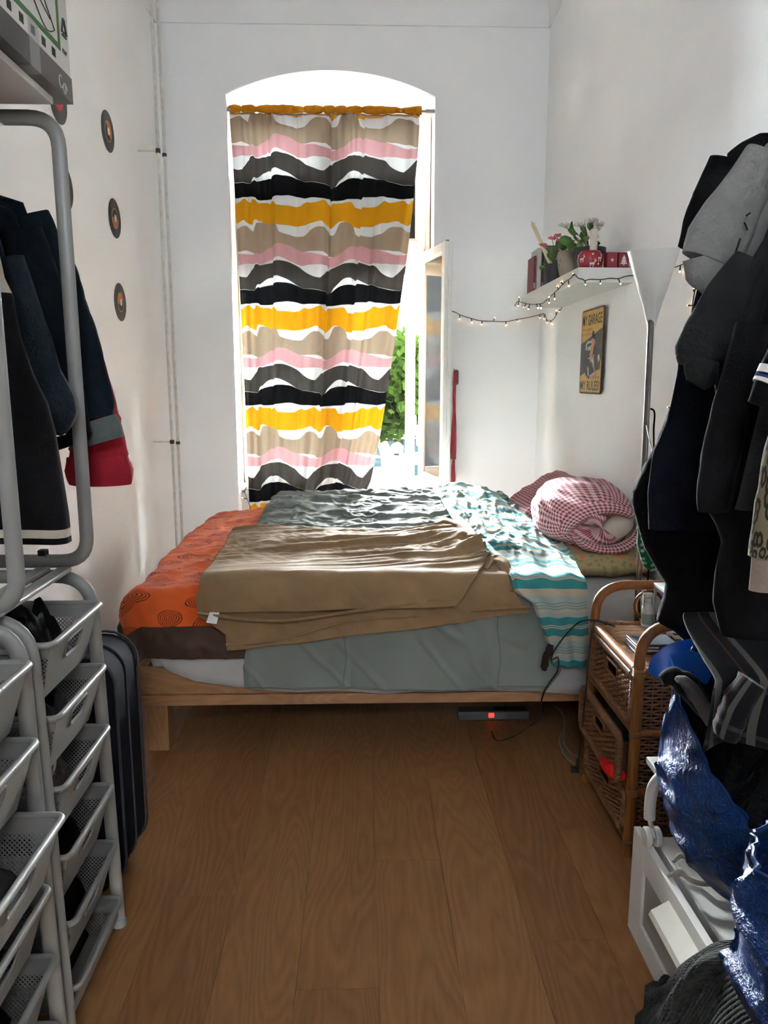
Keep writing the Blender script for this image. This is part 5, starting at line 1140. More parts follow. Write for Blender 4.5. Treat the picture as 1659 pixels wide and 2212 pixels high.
for x0, lb, sh, rz in ((1.078, 'square red tin tealight holder with a white star', star, 0), (1.130, 'square red tin tealight holder with a white fir tree', tree_m, 0)):
    w_ = .046; y0 = 3.452; t = thing('candle_holder', lb, 'candle holder', (x0+w_/2, y0+.025, ST), 'red candle holders')
    x0 = min(x0, XR-.0485)
    b_ = MB().box(x0, x0+w_, y0, y0+.003, ST, ST+.066).box(x0, x0+w_, y0+.047, y0+.05, ST, ST+.066).box(x0, x0+.003, y0+.003, y0+.047, ST, ST+.066).box(x0+w_-.003, x0+w_, y0+.003, y0+.047, ST, ST+.066).box(x0, x0+w_, y0, y0+.05, ST, ST+.004)
    obj('tin', b_, m_redm, t, bevel=.0008)
    sz = .020 if sh is star else .044
    for poly in sh: obj('motif', MB().prism(poly, lambda a, b2, d_: (x0+w_/2-sz/2+a*sz, y0-d_, ST+.033-sz/2+b2*sz), .0, .0006), m_motif, t)
# ---------------------------------------------------------------- tin sign
sg = [onX(*p, XR-.012) for p in ((1263,674),(1310,659),(1250,848),(1297,850))]
gy0, gy1, gz0, gz1 = 3.765, 4.135, 1.327, 1.750
sign = thing('tin_sign', 'yellow and black vintage garage sign with a car', 'sign', (XR-.01, (gy0+gy1)/2, gz0))
m_sgy = M('sign_mustard', hexc('#b58f3d'), .5, .14, 14); m_sgk = M('sign_charcoal', (.030, .030, .030), .5, .2, 14); m_sgr = M('sign_red_ink', hexc('#8c3a2a'), .5, .05, 20); m_sgw = M('sign_pale_ink', (.36, .36, .33), .5, .1, 20); m_sgs = M('sign_skin_ink', hexc('#a8744a'), .5, .1, 20); m_sge = M('sign_rusty_edge', (.10, .06, .03), .7, .3, 40)
SXF = XR-.020
def gs(a, b_, d_): return (SXF-d_, gy1-a*(gy1-gy0), gz0+b_*(gz1-gz0))     # a: left->right as seen, b: up
rr_ = rrect(.5, .5, .5, .5, .035, 4)
obj('plate', MB().prism(rr_, lambda a, b_, d_: gs(a, b_, d_), -.004, .0), m_sge, sign)
obj('edge_curl', MB().tube([gs(a, b_, -.004) for a, b_ in rr_], .0035, 6, closed=True), m_sge, sign, smooth=60)
obj('mount', MB().box(SXF+.004, XR-.0005, (gy0+gy1)/2-.02, (gy0+gy1)/2+.02, (gz0+gz1)/2+.1, (gz0+gz1)/2+.13), m_sge, sign)
obj('yellow_field', MB().prism(rrect(.5, .5, .482, .488, .03, 4), gs, .0, .0006), m_sgy, sign)
obj('black_field', MB().prism([(.02,.60),(.98,.76),(.98,.40),(.86,.36),(.02,.205)], gs, .0006, .0010), m_sgk, sign)
def stext(body, a, b_, w_, h_, mat, bold=.0, name='lettering'):
    cu_ = bpy.data.curves.new(name, 'FONT'); cu_.body = body; cu_.size = 1; cu_.extrude = .0; cu_.offset = bold; cu_.resolution_u = 3
    o = bpy.data.objects.new(name, cu_); COL.objects.link(o); dg = bpy.context.evaluated_depsgraph_get(); me = bpy.data.meshes.new_from_object(o.evaluated_get(dg)); bpy.data.objects.remove(o); bpy.data.curves.remove(cu_)
    V = np.array([v_.co[:] for v_ in me.vertices]); mn, mx_ = V.min(0), V.max(0)
    V2 = np.array([gs(a+(p[0]-mn[0])/(mx_[0]-mn[0])*w_, b_+(p[1]-mn[1])/(mx_[1]-mn[1])*h_, .0014) for p in V]) - np.array(WL[sign.name])
    me.vertices.foreach_set('co', V2.astype(np.float32).ravel()); me.update(); return link(name, me, mat, sign)
stext('MY GARAGE', .06, .815, .89, .125, m_ink, .012); stext('MY RULES!', .06, .035, .89, .115, m_ink, .012)
stext('What happens', .05, .745, .50, .042, m_sgr, .01); stext('in my garage...', .05, .690, .46, .042, m_sgr, .01); stext('STAYS in my garage', .36, .172, .58, .040, m_sgr, .01)
# vintage car
obj('car_shape', MB().prism([(.14,.40),(.20,.55),(.28,.62),(.55,.64),(.68,.56),(.88,.52),(.97,.42),(.93,.28),(.80,.22),(.46,.17),(.30,.22),(.20,.30)], gs, .0010, .0013), M('sign_car_black', (.012, .012, .012), .5, .1, 20), sign)
for nm, po in (('car_roof', [(.24,.57),(.32,.625),(.54,.632),(.60,.58),(.50,.60),(.34,.595),(.29,.565)]), ('car_windscreen', [(.35,.555),(.55,.575),(.60,.53),(.38,.51)]), ('car_side_glass', [(.26,.565),(.32,.575),(.33,.52),(.25,.52)]), ('car_bonnet_light', [(.36,.42),(.58,.44),(.66,.36),(.64,.30),(.60,.36),(.50,.405)]), ('car_headlight', [(.82,.44),(.90,.46),(.93,.40),(.86,.36)]), ('car_bumper', [(.50,.215),(.90,.285),(.90,.265),(.50,.195)]), ('car_bumper', [(.50,.190),(.88,.258),(.88,.244),(.50,.176)]), ('car_fender', [(.38,.33),(.44,.30),(.46,.20),(.40,.22)]), ('car_fender', [(.22,.36),(.34,.285),(.36,.275),(.24,.345)])):
    obj(nm, MB().prism(po, gs, .0013, .0015), m_sgw, sign)
for nm, po, mt_ in (('figure_hair', [(.52,.70),(.56,.745),(.63,.735),(.65,.68),(.62,.645),(.55,.65)], m_sgk), ('figure_head', [(.56,.70),(.61,.71),(.62,.665),(.57,.66)], m_sgs), ('figure_torso', [(.54,.655),(.64,.655),(.67,.60),(.62,.52),(.60,.47),(.46,.46),(.50,.53),(.52,.60)], m_sgs), ('figure_arm', [(.65,.64),(.70,.61),(.71,.555),(.68,.555),(.67,.60)], m_sgs), ('figure_leg', [(.46,.47),(.58,.46),(.56,.40),(.52,.36),(.48,.38)], m_sgs), ('figure_leg', [(.60,.47),(.66,.46),(.70,.33),(.78,.21),(.74,.20),(.66,.32)], m_sgs)):
    obj(nm, MB().prism(po, gs, .0015, .0017), mt_, sign)
# ---------------------------------------------------------------- floor lamp
LX, LY = .975, 2.585
lamp = thing('floor_lamp', 'slim metal uplighter lamp with a frosted conical shade', 'lamp', (LX, LY, 0))
obj('base', MB().lathe([(.001, 0), (.115, 0), (.125, .006), (.124, .016), (.10, .024), (.02, .03), (.014, .05)], (LX, LY, 0), 40), m_lampmetal, lamp, smooth=40)
def lax(z): return (LX-.012*(z-.8)/1.0, LY, z)       # slight tilt
obj('pole', MB().tube([lax(.04), lax(1.60)], .0105, 16), m_lampmetal, lamp, smooth=50)
obj('shade_socket', MB().tube([lax(1.575), lax(1.60), lax(1.655)], [.012, .014, .024], 20), m_lampmetal, lamp, smooth=50)
m_frost = M('frosted_lamp_glass', (.85, .83, .78), .35, .02, 6, 0, trans=.25)
pr = [(.0135, 1.572), (.034, 1.655), (.036, 1.657), (.083, 1.815), (.081, 1.815), (.033, 1.659), (.012, 1.590)]
c_ = lax(1.6); obj('shade', MB().lathe(pr, (0, 0, 0), 48, cap=False).xf(Matrix.Translation((lax(1.7)[0], LY, 0)) @ Matrix.Translation((0, 0, 1.7)) @ Matrix.Rotation(R(-2.5), 4, 'Y') @ Matrix.Rotation(R(2.5), 4, 'X') @ Matrix.Translation((0, 0, -1.7))), m_frost, lamp, smooth=40)
obj('lamp_cord', MB().tube(smoothpath([lax(1.30), (LX+.02, LY, 1.29), tuple(onY(1412, 930, LY)), tuple(onY(1412, 985, LY)), (LX+.035, LY+.01, .95), (LX+.04, LY, .4), (LX+.06, LY, .03)], 6), .0032, 6), m_dk, lamp, smooth=60)
# ---------------------------------------------------------------- string lights
m_wire = M('dark_green_wire', (.012, .015, .012), .6, .1, 30); m_led = emis('warm_led_tip', (1.0, .60, .26), .9); m_ledoff = M('clear_led_tip', (.5, .42, .3), .3, 0)
def garland(label, path, bulbs, loc, seed, lit=1.0):
    rng = random.Random(seed); t = thing('string_lights', label, 'string lights', loc, 'string lights'); P_ = smoothpath(path, 6)
    obj('wire', MB().tube(P_, .0021, 6), m_wire, t, smooth=60)
    for p, q in bulbs:
        p = Vector(p); q = Vector(q); h = obj('bulb_holder', MB().tube([p, p+(q-p)*.75], [.0024, .0034], 8), m_wire, t, smooth=50)
        obj('led', MB().tube([p+(q-p)*.75, p+(q-p)*.9, q], [.0026, .0030, .0012], 8), m_led if rng.random() < lit else m_ledoff, h, smooth=50)
    return t
def yb(x, y, Y=YB-.012): return tuple(onY(x, y, Y))
def pb(x0, y0, x1, y1, Y=YB-.014): return (tuple(onY(x0, y0, Y)), tuple(onY(x1, y1, Y)))
gp_ = [(972,672),(985,675),(993,680),(1018,688),(1040,693),(1070,694),(1092,695),(1117,690),(1145,685),(1165,680),(1176,678),(1181,690),(1189,693),(1197,688),(1204,676),(1212,668),(1213,656),(1208,645)]
path = [yb(x, y) if i < 10 else tuple(onX(x, y, XR-.014)) for i, (x, y) in enumerate(gp_)]
bb = [(985,675,972,671),(993,680,993,690),(1018,688,1020,697),(1041,693,1041,702),(1066,693,1069,686),(1092,694,1094,703),(1117,690,1118,695),(1145,685,1144,684)]
garland('warm string of lights sagging along the window wall', path, [pb(*q) for q in bb] + [(tuple(onX(a, b_, XR-.016)), tuple(onX(c, d_, XR-.016))) for a, b_, c, d_ in ((1166,680,1166,688),(1176,681,1175,690),(1181,690,1181,698),(1190,692,1191,700),(1201,680,1202,670),(1209,668,1208,674))], (.85, YB-.02, 1.74), 1)
SXb = SX0-.004
gp_ = [(1112,661),(1118,651),(1124,652),(1130,654),(1143,657),(1160,657),(1172,655),(1180,648),(1190,640),(1198,632),(1206,625),(1213,617),(1222,608),(1234,600),(1240,592)]
path = [tuple(onX(x, y, SXb)) for x, y in gp_]; Ye = SY0-.004
path2 = [tuple(onY(x, y, Ye)) for x, y in ((1248,600),(1258,603),(1264,606),(1276,603),(1298,604),(1318,601),(1336,602),(1350,597),(1366,595),(1385,598))]
bb = [(1122,652,1121,641),(1120,652,1119,662),(1137,656,1131,664),(1144,657,1141,669),(1158,657,1163,667),(1166,657,1169,667),(1180,649,1187,641),(1186,643,1186,656),(1198,632,1198,648),(1206,626,1203,618),(1216,615,1211,608),(1228,606,1229,620)]
bu = [(tuple(onX(a, b_, SXb-.002)), tuple(onX(c, d_, SXb-.002))) for a, b_, c, d_ in bb] + [(tuple(onY(a, b_, Ye-.002)), tuple(onY(c, d_, Ye-.002))) for a, b_, c, d_ in ((1240,596,1237,590),(1264,606,1265,616),(1297,604,1297,614),(1336,602,1341,615))]
garland('warm string of lights wound around the white floating shelf', path+path2, bu, (SX0, 3.9, 1.78), 2)
gp_ = [(1444,583),(1456,578),(1470,573),(1485,565),(1497,556),(1505,562),(1507,600),(1502,625),(1497,650),(1494,680),(1489,705),(1485,730),(1478,760),(1470,790),(1462,820),(1456,850),(1448,885),(1446,910)]
path = [tuple(onX(x, y, XR-.012)) for x, y in gp_]
bb = [(1470,573,1468,589),(1505,568,1499,577),(1500,632,1498,623),(1495,660,1484,660),(1487,710,1478,711),(1470,790,1466,795),(1462,838,1457,839),(1452,882,1441,880),(1446,905,1446,908),(1444,927,1430,931)]
garland('warm string of lights hanging down beside the dark clothes', path, [(tuple(onX(a, b_, XR-.014)), tuple(onX(c, d_, XR-.014))) for a, b_, c, d_ in bb], (XR-.012, 2.2, 1.2), 3)
path = [tuple(onY(x, y, 5.235)) for x, y in ((545,1110),(537,1085),(531,1062),(536,1058))] ; 
garland('end of dark light string at the left foot of the curtain', [tuple(onY(x, y, 5.20)) for x, y in ((548,1130),(540,1095),(533,1075),(529,1062),(533,1052))], [pb(530,1066,524,1056,5.2), pb(534,1078,523,1075,5.2)], (-.8, 5.2, .5), 4)
garland('end of dark light string under the window sill', [tuple(onY(x, y, 5.225)) for x, y in ((795,1108),(815,1092),(830,1083),(850,1076),(873,1070),(895,1062),(924,1052))], [pb(826,1083,830,1090,5.22), pb(849,1076,846,1069,5.22), pb(872,1070,875,1077,5.22), pb(894,1062,895,1070,5.22)], (.2, 5.22, .55), 5, .3)
# ---------------------------------------------------------------- hook with dotted ribbon by the open sash
def pat_dots(nt, u, v, uv):
    vo = nt.nodes.new('ShaderNodeTexVoronoi'); vo.voronoi_dimensions = '2D'; vo.inputs['Scale'].default_value = 110; vo.inputs['Randomness'].default_value = 0; nt.links.new(uv, vo.inputs['Vector'])
    return mixc(nt, math_n(nt, 'LESS_THAN', vo.outputs['Distance'], .24), hexc('#9c1326'), (.5, .42, .40))
m_dots = mat_uvfabric('red_dotted_ribbon', pat_dots, .8, 0, .1, .1, 500)
HKY = YB
hk = thing('wall_hook', 'small brown wooden plate with a metal hook by the window', 'hook', (.612, HKY, 1.38))
c = onY(986, 815, HKY-.004)
obj('plate', MB().prism(rrect(c[0], c[2], .014, .050, .013, 5), lambda a, b_, d_: (a, HKY-d_, b_), .0005, .012), M('hook_plate_wood', (.13, .075, .04), .6, .15, 30), hk, bevel=.002)
obj('hook', MB().tube(smoothpath([(c[0]-.004, HKY-.012, c[2]+.03), (c[0]-.012, HKY-.04, c[2]+.032), (c[0]-.02, HKY-.052, c[2]+.04), (c[0]-.022, HKY-.052, c[2]+.055)], 4), .003, 8), m_clip, hk, smooth=50)
rb = thing('ribbon', 'long red ribbon with white dots hanging from the hook', 'ribbon', (.60, HKY-.04, .68))
def strip(px, ws, Y, mat, parent, name, wave=.006):
    C = np.array(smoothpath([tuple(onY(x, y, Y)) for x, y in px], 8)); n = len(C); w_ = np.interp(np.linspace(0, 1, n), np.linspace(0, 1, len(ws)), ws); s_ = np.linspace(-1, 1, 7)
    Xs = C[:, None, 0] + s_[None]*w_[:, None]; Ys = C[:, None, 1] + wave*np.sin(s_[None]*2 + np.arange(n)[:, None]*.3); Zs = C[:, None, 2] + 0*Xs
    dd = np.r_[0, np.cumsum(np.linalg.norm(np.diff(C, axis=0), axis=1))]
    return grid(name, np.stack([Xs, Ys, Zs], -1), mat, parent, np.stack([s_[None]*w_[:, None], dd[:, None]+0*Xs], -1), thick=.004)
strip([(983,802),(982,830),(981,860),(981,900),(980,940),(979,975),(979,992)], [.012,.011,.010,.012,.017,.021,.018], HKY-.045, m_dots, rb, 'upper_band')
strip([(980,990),(979,1010),(979,1030),(979,1051)], [.008,.012,.014,.016], HKY-.038, m_dots, rb, 'lower_band')
# ================================================================ RATTAN CHEST
CX0, CX1, CY0, CY1, CH = .785, 1.150, 2.035, 2.455, .580
ch = thing('rattan_chest', 'brown rattan chest with three woven drawers beside the bed', 'chest', ((CX0+CX1)/2, (CY0+CY1)/2, 0))
PR = .016
for x in (CX0, CX1):
    for y in (CY0, CY1): obj('post', MB().tube([(x, y, 0), (x, y, CH+.004)], PR, 12), m_rattan, ch, smooth=50)
def wrap(c, axis, n, r, name='binding', parent=None, pitch=.005):
    m_ = MB()
    for k in range(n):
        m_.lathe([(r-.001, -.0026), (r+.0018, -.0012), (r+.0018, .0012), (r-.001, .0026)], (c[0]+(k*pitch if axis == 'x' else 0), c[1]+(k*pitch if axis == 'y' else 0), c[2]+(k*pitch if axis == 'z' else 0)), 12, axis, cap=False)
    return props(obj(name, m_, m_weave2, parent or ch, smooth=60), kind='stuff')
levels = [.575, .388, .205, .045]                 # heights of the horizontal rails
for z in levels:
    for y in (CY0, CY1): obj('side_rail', MB().tube([(CX0, y, z), (CX1, y, z)], .012, 10), m_rattan, ch, smooth=50)
    obj('back_rail', MB().tube([(CX1, CY0, z), (CX1, CY1, z)], .012, 10), m_rattan, ch, smooth=50)
    obj('front_rail', MB().tube([(CX0, CY0, z), (CX0, CY1, z)], .0145 if z > .5 else .012, 10), m_rattan, ch, smooth=50)
    for y in (CY0, CY1): wrap((CX0, y, z-.012), 'z', 5, PR)
for y, s_ in ((CY0, 1), (CY1, -1)): wrap((CX0, y+s_*.02, CH-.004), 'y', 4, .0145) if s_ > 0 else wrap((CX0, y-.035, CH-.004), 'y', 4, .0145)
# arched handles with a ring
for y in (CY0, CY1):
    p = arcpath([(CX0, y, CH), (CX0, y, CH+.135), (CX1, y, CH+.135), (CX1, y, CH)], .105, 9)
    obj('arch_handle', MB().tube(p, PR, 12), m_rattan, ch, smooth=50)
    xm = (CX0+CX1)/2
    obj('ring', MB().tube([(xm+.048*math.cos(a), y, CH+.064+.048*math.sin(a)) for a in np.linspace(0, 2*PI, 28, endpoint=False)], .0065, 8, closed=True), m_rattan, ch, smooth=50)
    wrap((xm-.012, y, CH+.010), 'x', 6, .010)
    wrap((CX0+.03, y, levels[0]), 'x', 14, .0125)
# woven herringbone top
n1, n2 = 150, 170
Xg, Yg = np.meshgrid(np.linspace(CX0+.010, CX1-.008, n1), np.linspace(CY0+.008, CY1-.008, n2), indexing='ij')
cell = .034; k_ = np.floor((Yg+.0)/cell); dirn = np.where(k_ % 2 == 0, 1, -1); ph = (Xg + dirn*(Yg-k_*cell))/.0085
Zg = CH-.004 + .0022*np.abs(np.sin(ph*PI)) - .002*np.exp(-((Yg/cell-np.round(Yg/cell))/.07)**2)
grid('woven_top', np.stack([Xg, Yg, Zg], -1), m_weave2, ch, thick=.004)
# woven panels: strands over ribs
def weave_panel(P0, du, dv, nu, nv, name, mat, parent, hole=None, amp=.0042, rib=.0024, st=.0036):
    """P0 corner, du/dv edge vectors; nv strands running along du, woven around nu ribs"""
    P0, du, dv = Vector(P0), Vector(du), Vector(dv); nrm_ = du.cross(dv).normalized(); m_ = MB()
    inh = lambda u, v: hole and hole[0] < u < hole[1] and hole[2] < v < hole[3]
    for i in range(nu+1):
        u = i/nu
        if hole and hole[0] < u < hole[1]: segs = [(0, hole[2]), (hole[3], 1)]
        else: segs = [(0, 1)]
        for a, b_ in segs:
            if b_-a > .02: m_.tube([P0+du*u+dv*a, P0+du*u+dv*b_], rib, 5)
    for j in range(nv):
        v = (j+.5)/nv; runs = [(0, 1)] if not (hole and hole[2] < v < hole[3]) else [(0, hole[0]), (hole[1], 1)]
        for a, b_ in runs:
            n = max(3, int((b_-a)*nu*3)); pts = []
            for k in range(n+1):
                u = a+(b_-a)*k/n; pts.append(P0+du*u+dv*v+nrm_*amp*math.cos(u*nu*PI+(j % 2)*PI))
            m_.tube(pts, st, 5, flat=.75)
    return props(obj(name, m_, mat, parent, smooth=60), kind='stuff')
for y in (CY0, CY1):
    for a, b_ in zip(levels[:-1], levels[1:]):
        weave_panel((CX0+.016, y, b_+.012), (CX1-CX0-.032, 0, 0), (0, 0, a-b_-.024), 12, 16, 'side_weave', m_weave, ch)
m_dwr = M('drawer_dark_inside', (.05, .025, .012), .8, .2, 20)
names = ['top', 'middle', 'bottom']
for i, (a, b_) in enumerate(zip(levels[:-1], levels[1:])):
    dx = (-.004, -.036, -.010)[i]; z0, z1 = b_+.018, a-.022; y0, y1 = CY0+.022, CY1-.022; x = CX0+dx
    dr_ = obj('drawer', MB().box(x+.014, CX1-.03, y0+.01, y1-.01, z0+.004, z0+.010).box(x+.014, CX1-.03, y0+.01, y0+.016, z0+.004, z1-.02).box(x+.014, CX1-.03, y1-.016, y1-.01, z0+.004, z1-.02).box(CX1-.036, CX1-.03, y0+.016, y1-.016, z0+.004, z1-.02), m_dwr, ch)
    hole = (.36, .64, .54, .84)
    fr = arcpath([(x, y0, z0), (x, y1, z0), (x, y1, z1), (x, y0, z1)], .018, 4, True)
    obj('drawer_rim', MB().tube(fr, .0105, 8, closed=True), m_weave, dr_, smooth=50)
    wm = MB()
    for z in (z0, z1):
        for k in range(58):
            yy = y0+.02+(y1-y0-.04)*k/57; wm.lathe([(.0105, -.0030), (.0130, -.001), (.0130, .001), (.0105, .0030)], (x, yy, z), 8, 'y', cap=False)
    for y in (y0, y1):
        for k in range(20): wm.lathe([(.0105, -.0030), (.0130, -.001), (.0130, .001), (.0105, .0030)], (x, y, z0+.018+(z1-z0-.036)*k/19), 8, 'z', cap=False)
    props(obj('rim_wrapping', wm, m_weave, dr_, smooth=60), kind='stuff')
    weave_panel((x+.001, y1-.008, z0+.008), (0, -(y1-y0-.016), 0), (0, 0, z1-z0-.016), 20, 15, 'front_weave', m_weave, dr_, hole)
    hz0, hz1 = z0+.008+(z1-z0-.016)*hole[2], z0+.008+(z1-z0-.016)*hole[3]; hy0, hy1 = y1-.008-(y1-y0-.016)*hole[1], y1-.008-(y1-y0-.016)*hole[0]
    obj('grip_opening', MB().tube(arcpath([(x-.001, hy0, hz0), (x-.001, hy1, hz0), (x-.001, hy1, hz1), (x-.001, hy0, hz1)], .010, 3, True), .0045, 6, closed=True), m_weave, dr_, smooth=50)
# red pouch poking out of the lowest drawer
lump('zip_pouch', [tuple(onX(1307,1628,.772)), tuple(onX(1315,1650,.756)), tuple(onX(1328,1665,.752)), tuple(onX(1345,1680,.762))], [.012,.026,.03,.012], M('red_felt', hexc('#b01c1a'), .9, .1, 30, .3, 200), None, 90, 22, .7, .12, label='bright red zip pouch poking out of the rattan drawer', cat='pouch')
heap('clothes_pile', 'dark patterned cloth in the middle rattan drawer', 'clothes', CX0-.01, CX1-.05, CY0+.045, CY1-.045, .222, .355, m_slate, 93)
# ---------------------------------------------------------------- things on the chest
TZ = CH + .001
m_clearw = M('milky_bottle_plastic', (.50, .50, .49), .35, .03, 10, trans=.15); m_liq = M('aqua_label', (.17, .24, .23), .35, .05, 20)
bt_ = onZ(1398, 1352, TZ); t = thing('spray_bottle', 'small white spray bottle with an aqua band on the rattan chest', 'bottle', (bt_[0], bt_[1], TZ))
prf = [(.001,0),(.0185,0),(.0205,.004),(.0205,.058),(.0195,.066),(.013,.078),(.0105,.084),(.0105,.090)]
obj('flask', MB().lathe([(r_, TZ+z) for r_, z in prf], (bt_[0], bt_[1], 0), 24), m_clearw, t, smooth=45)
obj('band', MB().lathe([(.0208, TZ+.010), (.0211, TZ+.012), (.0211, TZ+.044), (.0208, TZ+.046)], (bt_[0], bt_[1], 0), 24, cap=False), m_liq, t, smooth=45)
obj('collar', MB().lathe([(.0115, TZ+.084), (.0125, TZ+.086), (.0125, TZ+.096), (.011, TZ+.098)], (bt_[0], bt_[1], 0), 20), m_clearw, t, smooth=45)
obj('spray_head', MB().box(bt_[0]-.020, bt_[0]+.013, bt_[1]-.007, bt_[1]+.007, TZ+.098, TZ+.116), m_clearw, t, bevel=.004, seg=3)
obj('trigger', MB().tube(smoothpath([(bt_[0]-.016, bt_[1], TZ+.102), (bt_[0]-.018, bt_[1]-.002, TZ+.085), (bt_[0]-.012, bt_[1]-.004, TZ+.045)], 4), .0035, 8, flat=1.5), m_clearw, t, smooth=50)
# white metal shelf insert
m_stand = M('white_wire_stand', (0.33000, 0.32400, 0.30000), .4, .03, 20)
p_ = onZ(1411, 1350, TZ); sy = p_[1]; sx = max(p_[0], .955)
st_ = thing('shelf_insert', 'small white metal shelf rack standing on the rattan chest', 'rack', (sx+.08, sy-.11, TZ))
zt_ = TZ+.135
for x, y in ((sx, sy), (sx+.17, sy), (sx, sy-.24), (sx+.17, sy-.24)): obj('leg', MB().box(x-.004, x+.004, y-.004, y+.004, TZ, zt_), m_stand, st_, bevel=.0015)
obj('top_plate', MB().box(sx-.006, sx+.176, sy-.246, sy+.006, zt_, zt_+.012), m_stand, st_, bevel=.002)
obj('glasses_case', MB().lathe([(.001,-.05),(.014,-.046),(.018,-.02),(.018,.02),(.014,.046),(.001,.05)], (sx+.055, sy-.06, zt_+.0305), 14, 'y'), m_bkd, smooth=50, label='small brown case lying on the white rack', cat='case')
# notebook, wallet, small box, roll, charger
t = thing('notebook', 'dark blue notebook under the white rack', 'notebook', (sx+.075, sy-.06, TZ))
obj('pages', MB().box(sx+.012, sx+.15, sy-.15, sy+.02, TZ+.002, TZ+.016), m_page, t); obj('cover', MB().box(sx+.010, sx+.152, sy-.152, sy+.022, TZ+.016, TZ+.018).box(sx+.010, sx+.152, sy-.152, sy+.022, TZ, TZ+.002), m_dkblue, t, bevel=.001)
w0 = onZ(1362, 1402, TZ); w1 = onZ(1448, 1398, TZ); cxw, cyw = (w0[0]+w1[0])/2, w0[1]
t = thing('wallet', 'thick navy wallet with cards on the rattan chest', 'wallet', (cxw, cyw, TZ)); hw_ = (w1[0]-w0[0])/2
obj('leather', MB().box(cxw-hw_, cxw+hw_, cyw-.045, cyw+.045, TZ+.022, TZ+.030).box(cxw-hw_, cxw+hw_, cyw-.045, cyw+.045, TZ, TZ+.006).box(cxw-hw_, cxw-hw_+.006, cyw-.045, cyw+.045, TZ+.006, TZ+.022), M('navy_leather', (.016, .020, .032), .45, .15, 40, .3, 200), t, bevel=.004, seg=3)
for k in range(3): obj('card', MB().box(cxw-hw_+.008, cxw+hw_-.006-.003*k, cyw-.041, cyw+.04, TZ+.0065+.005*k, TZ+.0105+.005*k), m_page if k != 1 else m_bkg, t)
b0 = onZ(1426, 1418, TZ)
t = thing('card_box', 'small dark red cardboard box in front of the wallet', 'box', (b0[0]+.045, b0[1], TZ)); Mx = Matrix.Translation((b0[0]+.05, b0[1]-.01, TZ)) @ Matrix.Rotation(R(-8), 4, 'Z')
obj('carton', MB().box(-.05, .05, -.03, .03, 0, .020).xf(Mx), M('maroon_card', (.09, .028, .022), .5, .15, 20), t, bevel=.001); obj('lid_panel', MB().box(-.04, .048, -.026, .026, .0202, .0212).xf(Mx), m_bkg, t); obj('side_print', MB().box(-.0508, -.0502, -.02, .02, .004, .016).xf(Mx), m_tan, t)
r0 = onZ(1470, 1380, TZ); obj('paper_roll', MB().tube([(r0[0]-.03, r0[1]+.03, TZ+.016), (r0[0]+.05, r0[1]-.04, TZ+.016)], .015, 16), M('pale_paper_roll', (.44, .41, .37), .8, .05, 20), smooth=50, label='pale paper roll lying under the white rack', cat='paper roll')
c0 = onZ(1462, 1420, TZ); obj('charger', MB().box(c0[0]-.02, c0[0]+.035, c0[1]-.022, c0[1]+.022, TZ, TZ+.022), M('glossy_black_plastic', (.02, .02, .022), .15, .1, 20), bevel=.007, seg=3, label='glossy black charger block at the chest edge', cat='charger')
c0 = onZ(1480, 1405, TZ); obj('bottle_cap', MB().lathe([(.001, 0), (.014, 0), (.016, .004), (.015, .016), (.010, .022), (.001, .024)], (c0[0], c0[1], TZ), 18), M('green_plastic', (.01, .14, .05), .3, .1, 20), smooth=40, label='round green bottle cap beside the charger', cat='cap')
# ---------------------------------------------------------------- cables and floor bits
m_cable = M('black_cable', (.008, .008, .009), .5, .1, 30); m_wcable = M('grey_cable', (.20, .185, .16), .5, .08, 30)
def cable(label, pts, r, mat, grp='cables'):
    return obj('cable', MB().tube(smoothpath(pts, 8), r, 7), mat, smooth=60, label=label, cat='cable', group=grp)
a = (CX0-.02, CY1, CH+.006)
cable('black cable looping from the chest over the bed side', [(CX0+.03, CY1-.03, CH+.012), (CX0-.004, CY1-.03, CH+.022), tuple(onY(1255,1342,2.50)), tuple(onY(1225,1368,2.54)), tuple(onY(1198,1405,2.56)), tuple(onY(1190,1427,2.56)), tuple(onY(1205,1420,2.555)), tuple(onY(1204,1450,2.56)), tuple(onY(1185,1478,2.60)), tuple(onY(1171,1508,2.66)), tuple(onY(1170,1530,2.70)), tuple(onY(1171,1545,2.74)), tuple(onZ(1150,1565,.006)), tuple(onZ(1110,1590,.006)), tuple(onZ(1075,1600,.006)), tuple(onZ(1062,1580,.006))], .0028, m_cable)
cable('black cable hanging down the front of the rattan chest', [(CX0+.05, CY1-.06, CH+.010), (CX0-.006, CY1-.035, CH+.020)] + [tuple(onX(x, y, X)) for x, y, X in ((1280,1362,.765),(1272,1420,.742),(1265,1500,.735),(1258,1570,.742),(1252,1625,.765),(1247,1655,.775))], .0026, m_cable)
pz = onZ(1245, 1661, .012); obj('plug', MB().box(pz[0]-.02, pz[0]+.008, pz[1]-.008, pz[1]+.008, .0, .018).lathe([(.003,0),(.007,.002),(.005,.03),(.003,.034)], (pz[0]+.004, pz[1], .018), 10), m_cable, bevel=.003, label='black plug lying on the floor by the chest', cat='plug', kind=None)
cable('grey cable curving on the floor beside the chest, thicker one', [tuple(onZ(x, y, .005)) for x, y in ((1195,1524),(1210,1535),(1219,1555),(1217,1590),(1221,1612),(1234,1628),(1249,1636))], .0042, m_wcable)
cable('grey cable curving on the floor beside the chest, looped one', [tuple(onZ(x, y, .005)) for x, y in ((1212,1585),(1208,1600),(1213,1620),(1226,1640),(1243,1653))], .0042, m_wcable)
ps = thing('power_strip', 'dark power strip with a red glowing switch under the bed', 'power strip', (.55, 3.05, 0))
l0 = onZ(1062, 1534, .05); 
obj('housing', MB().box(l0[0]-.14, l0[0]+.16, l0[1]+.004, l0[1]+.06, 0, .042), m_cable, ps, bevel=.006, seg=3)
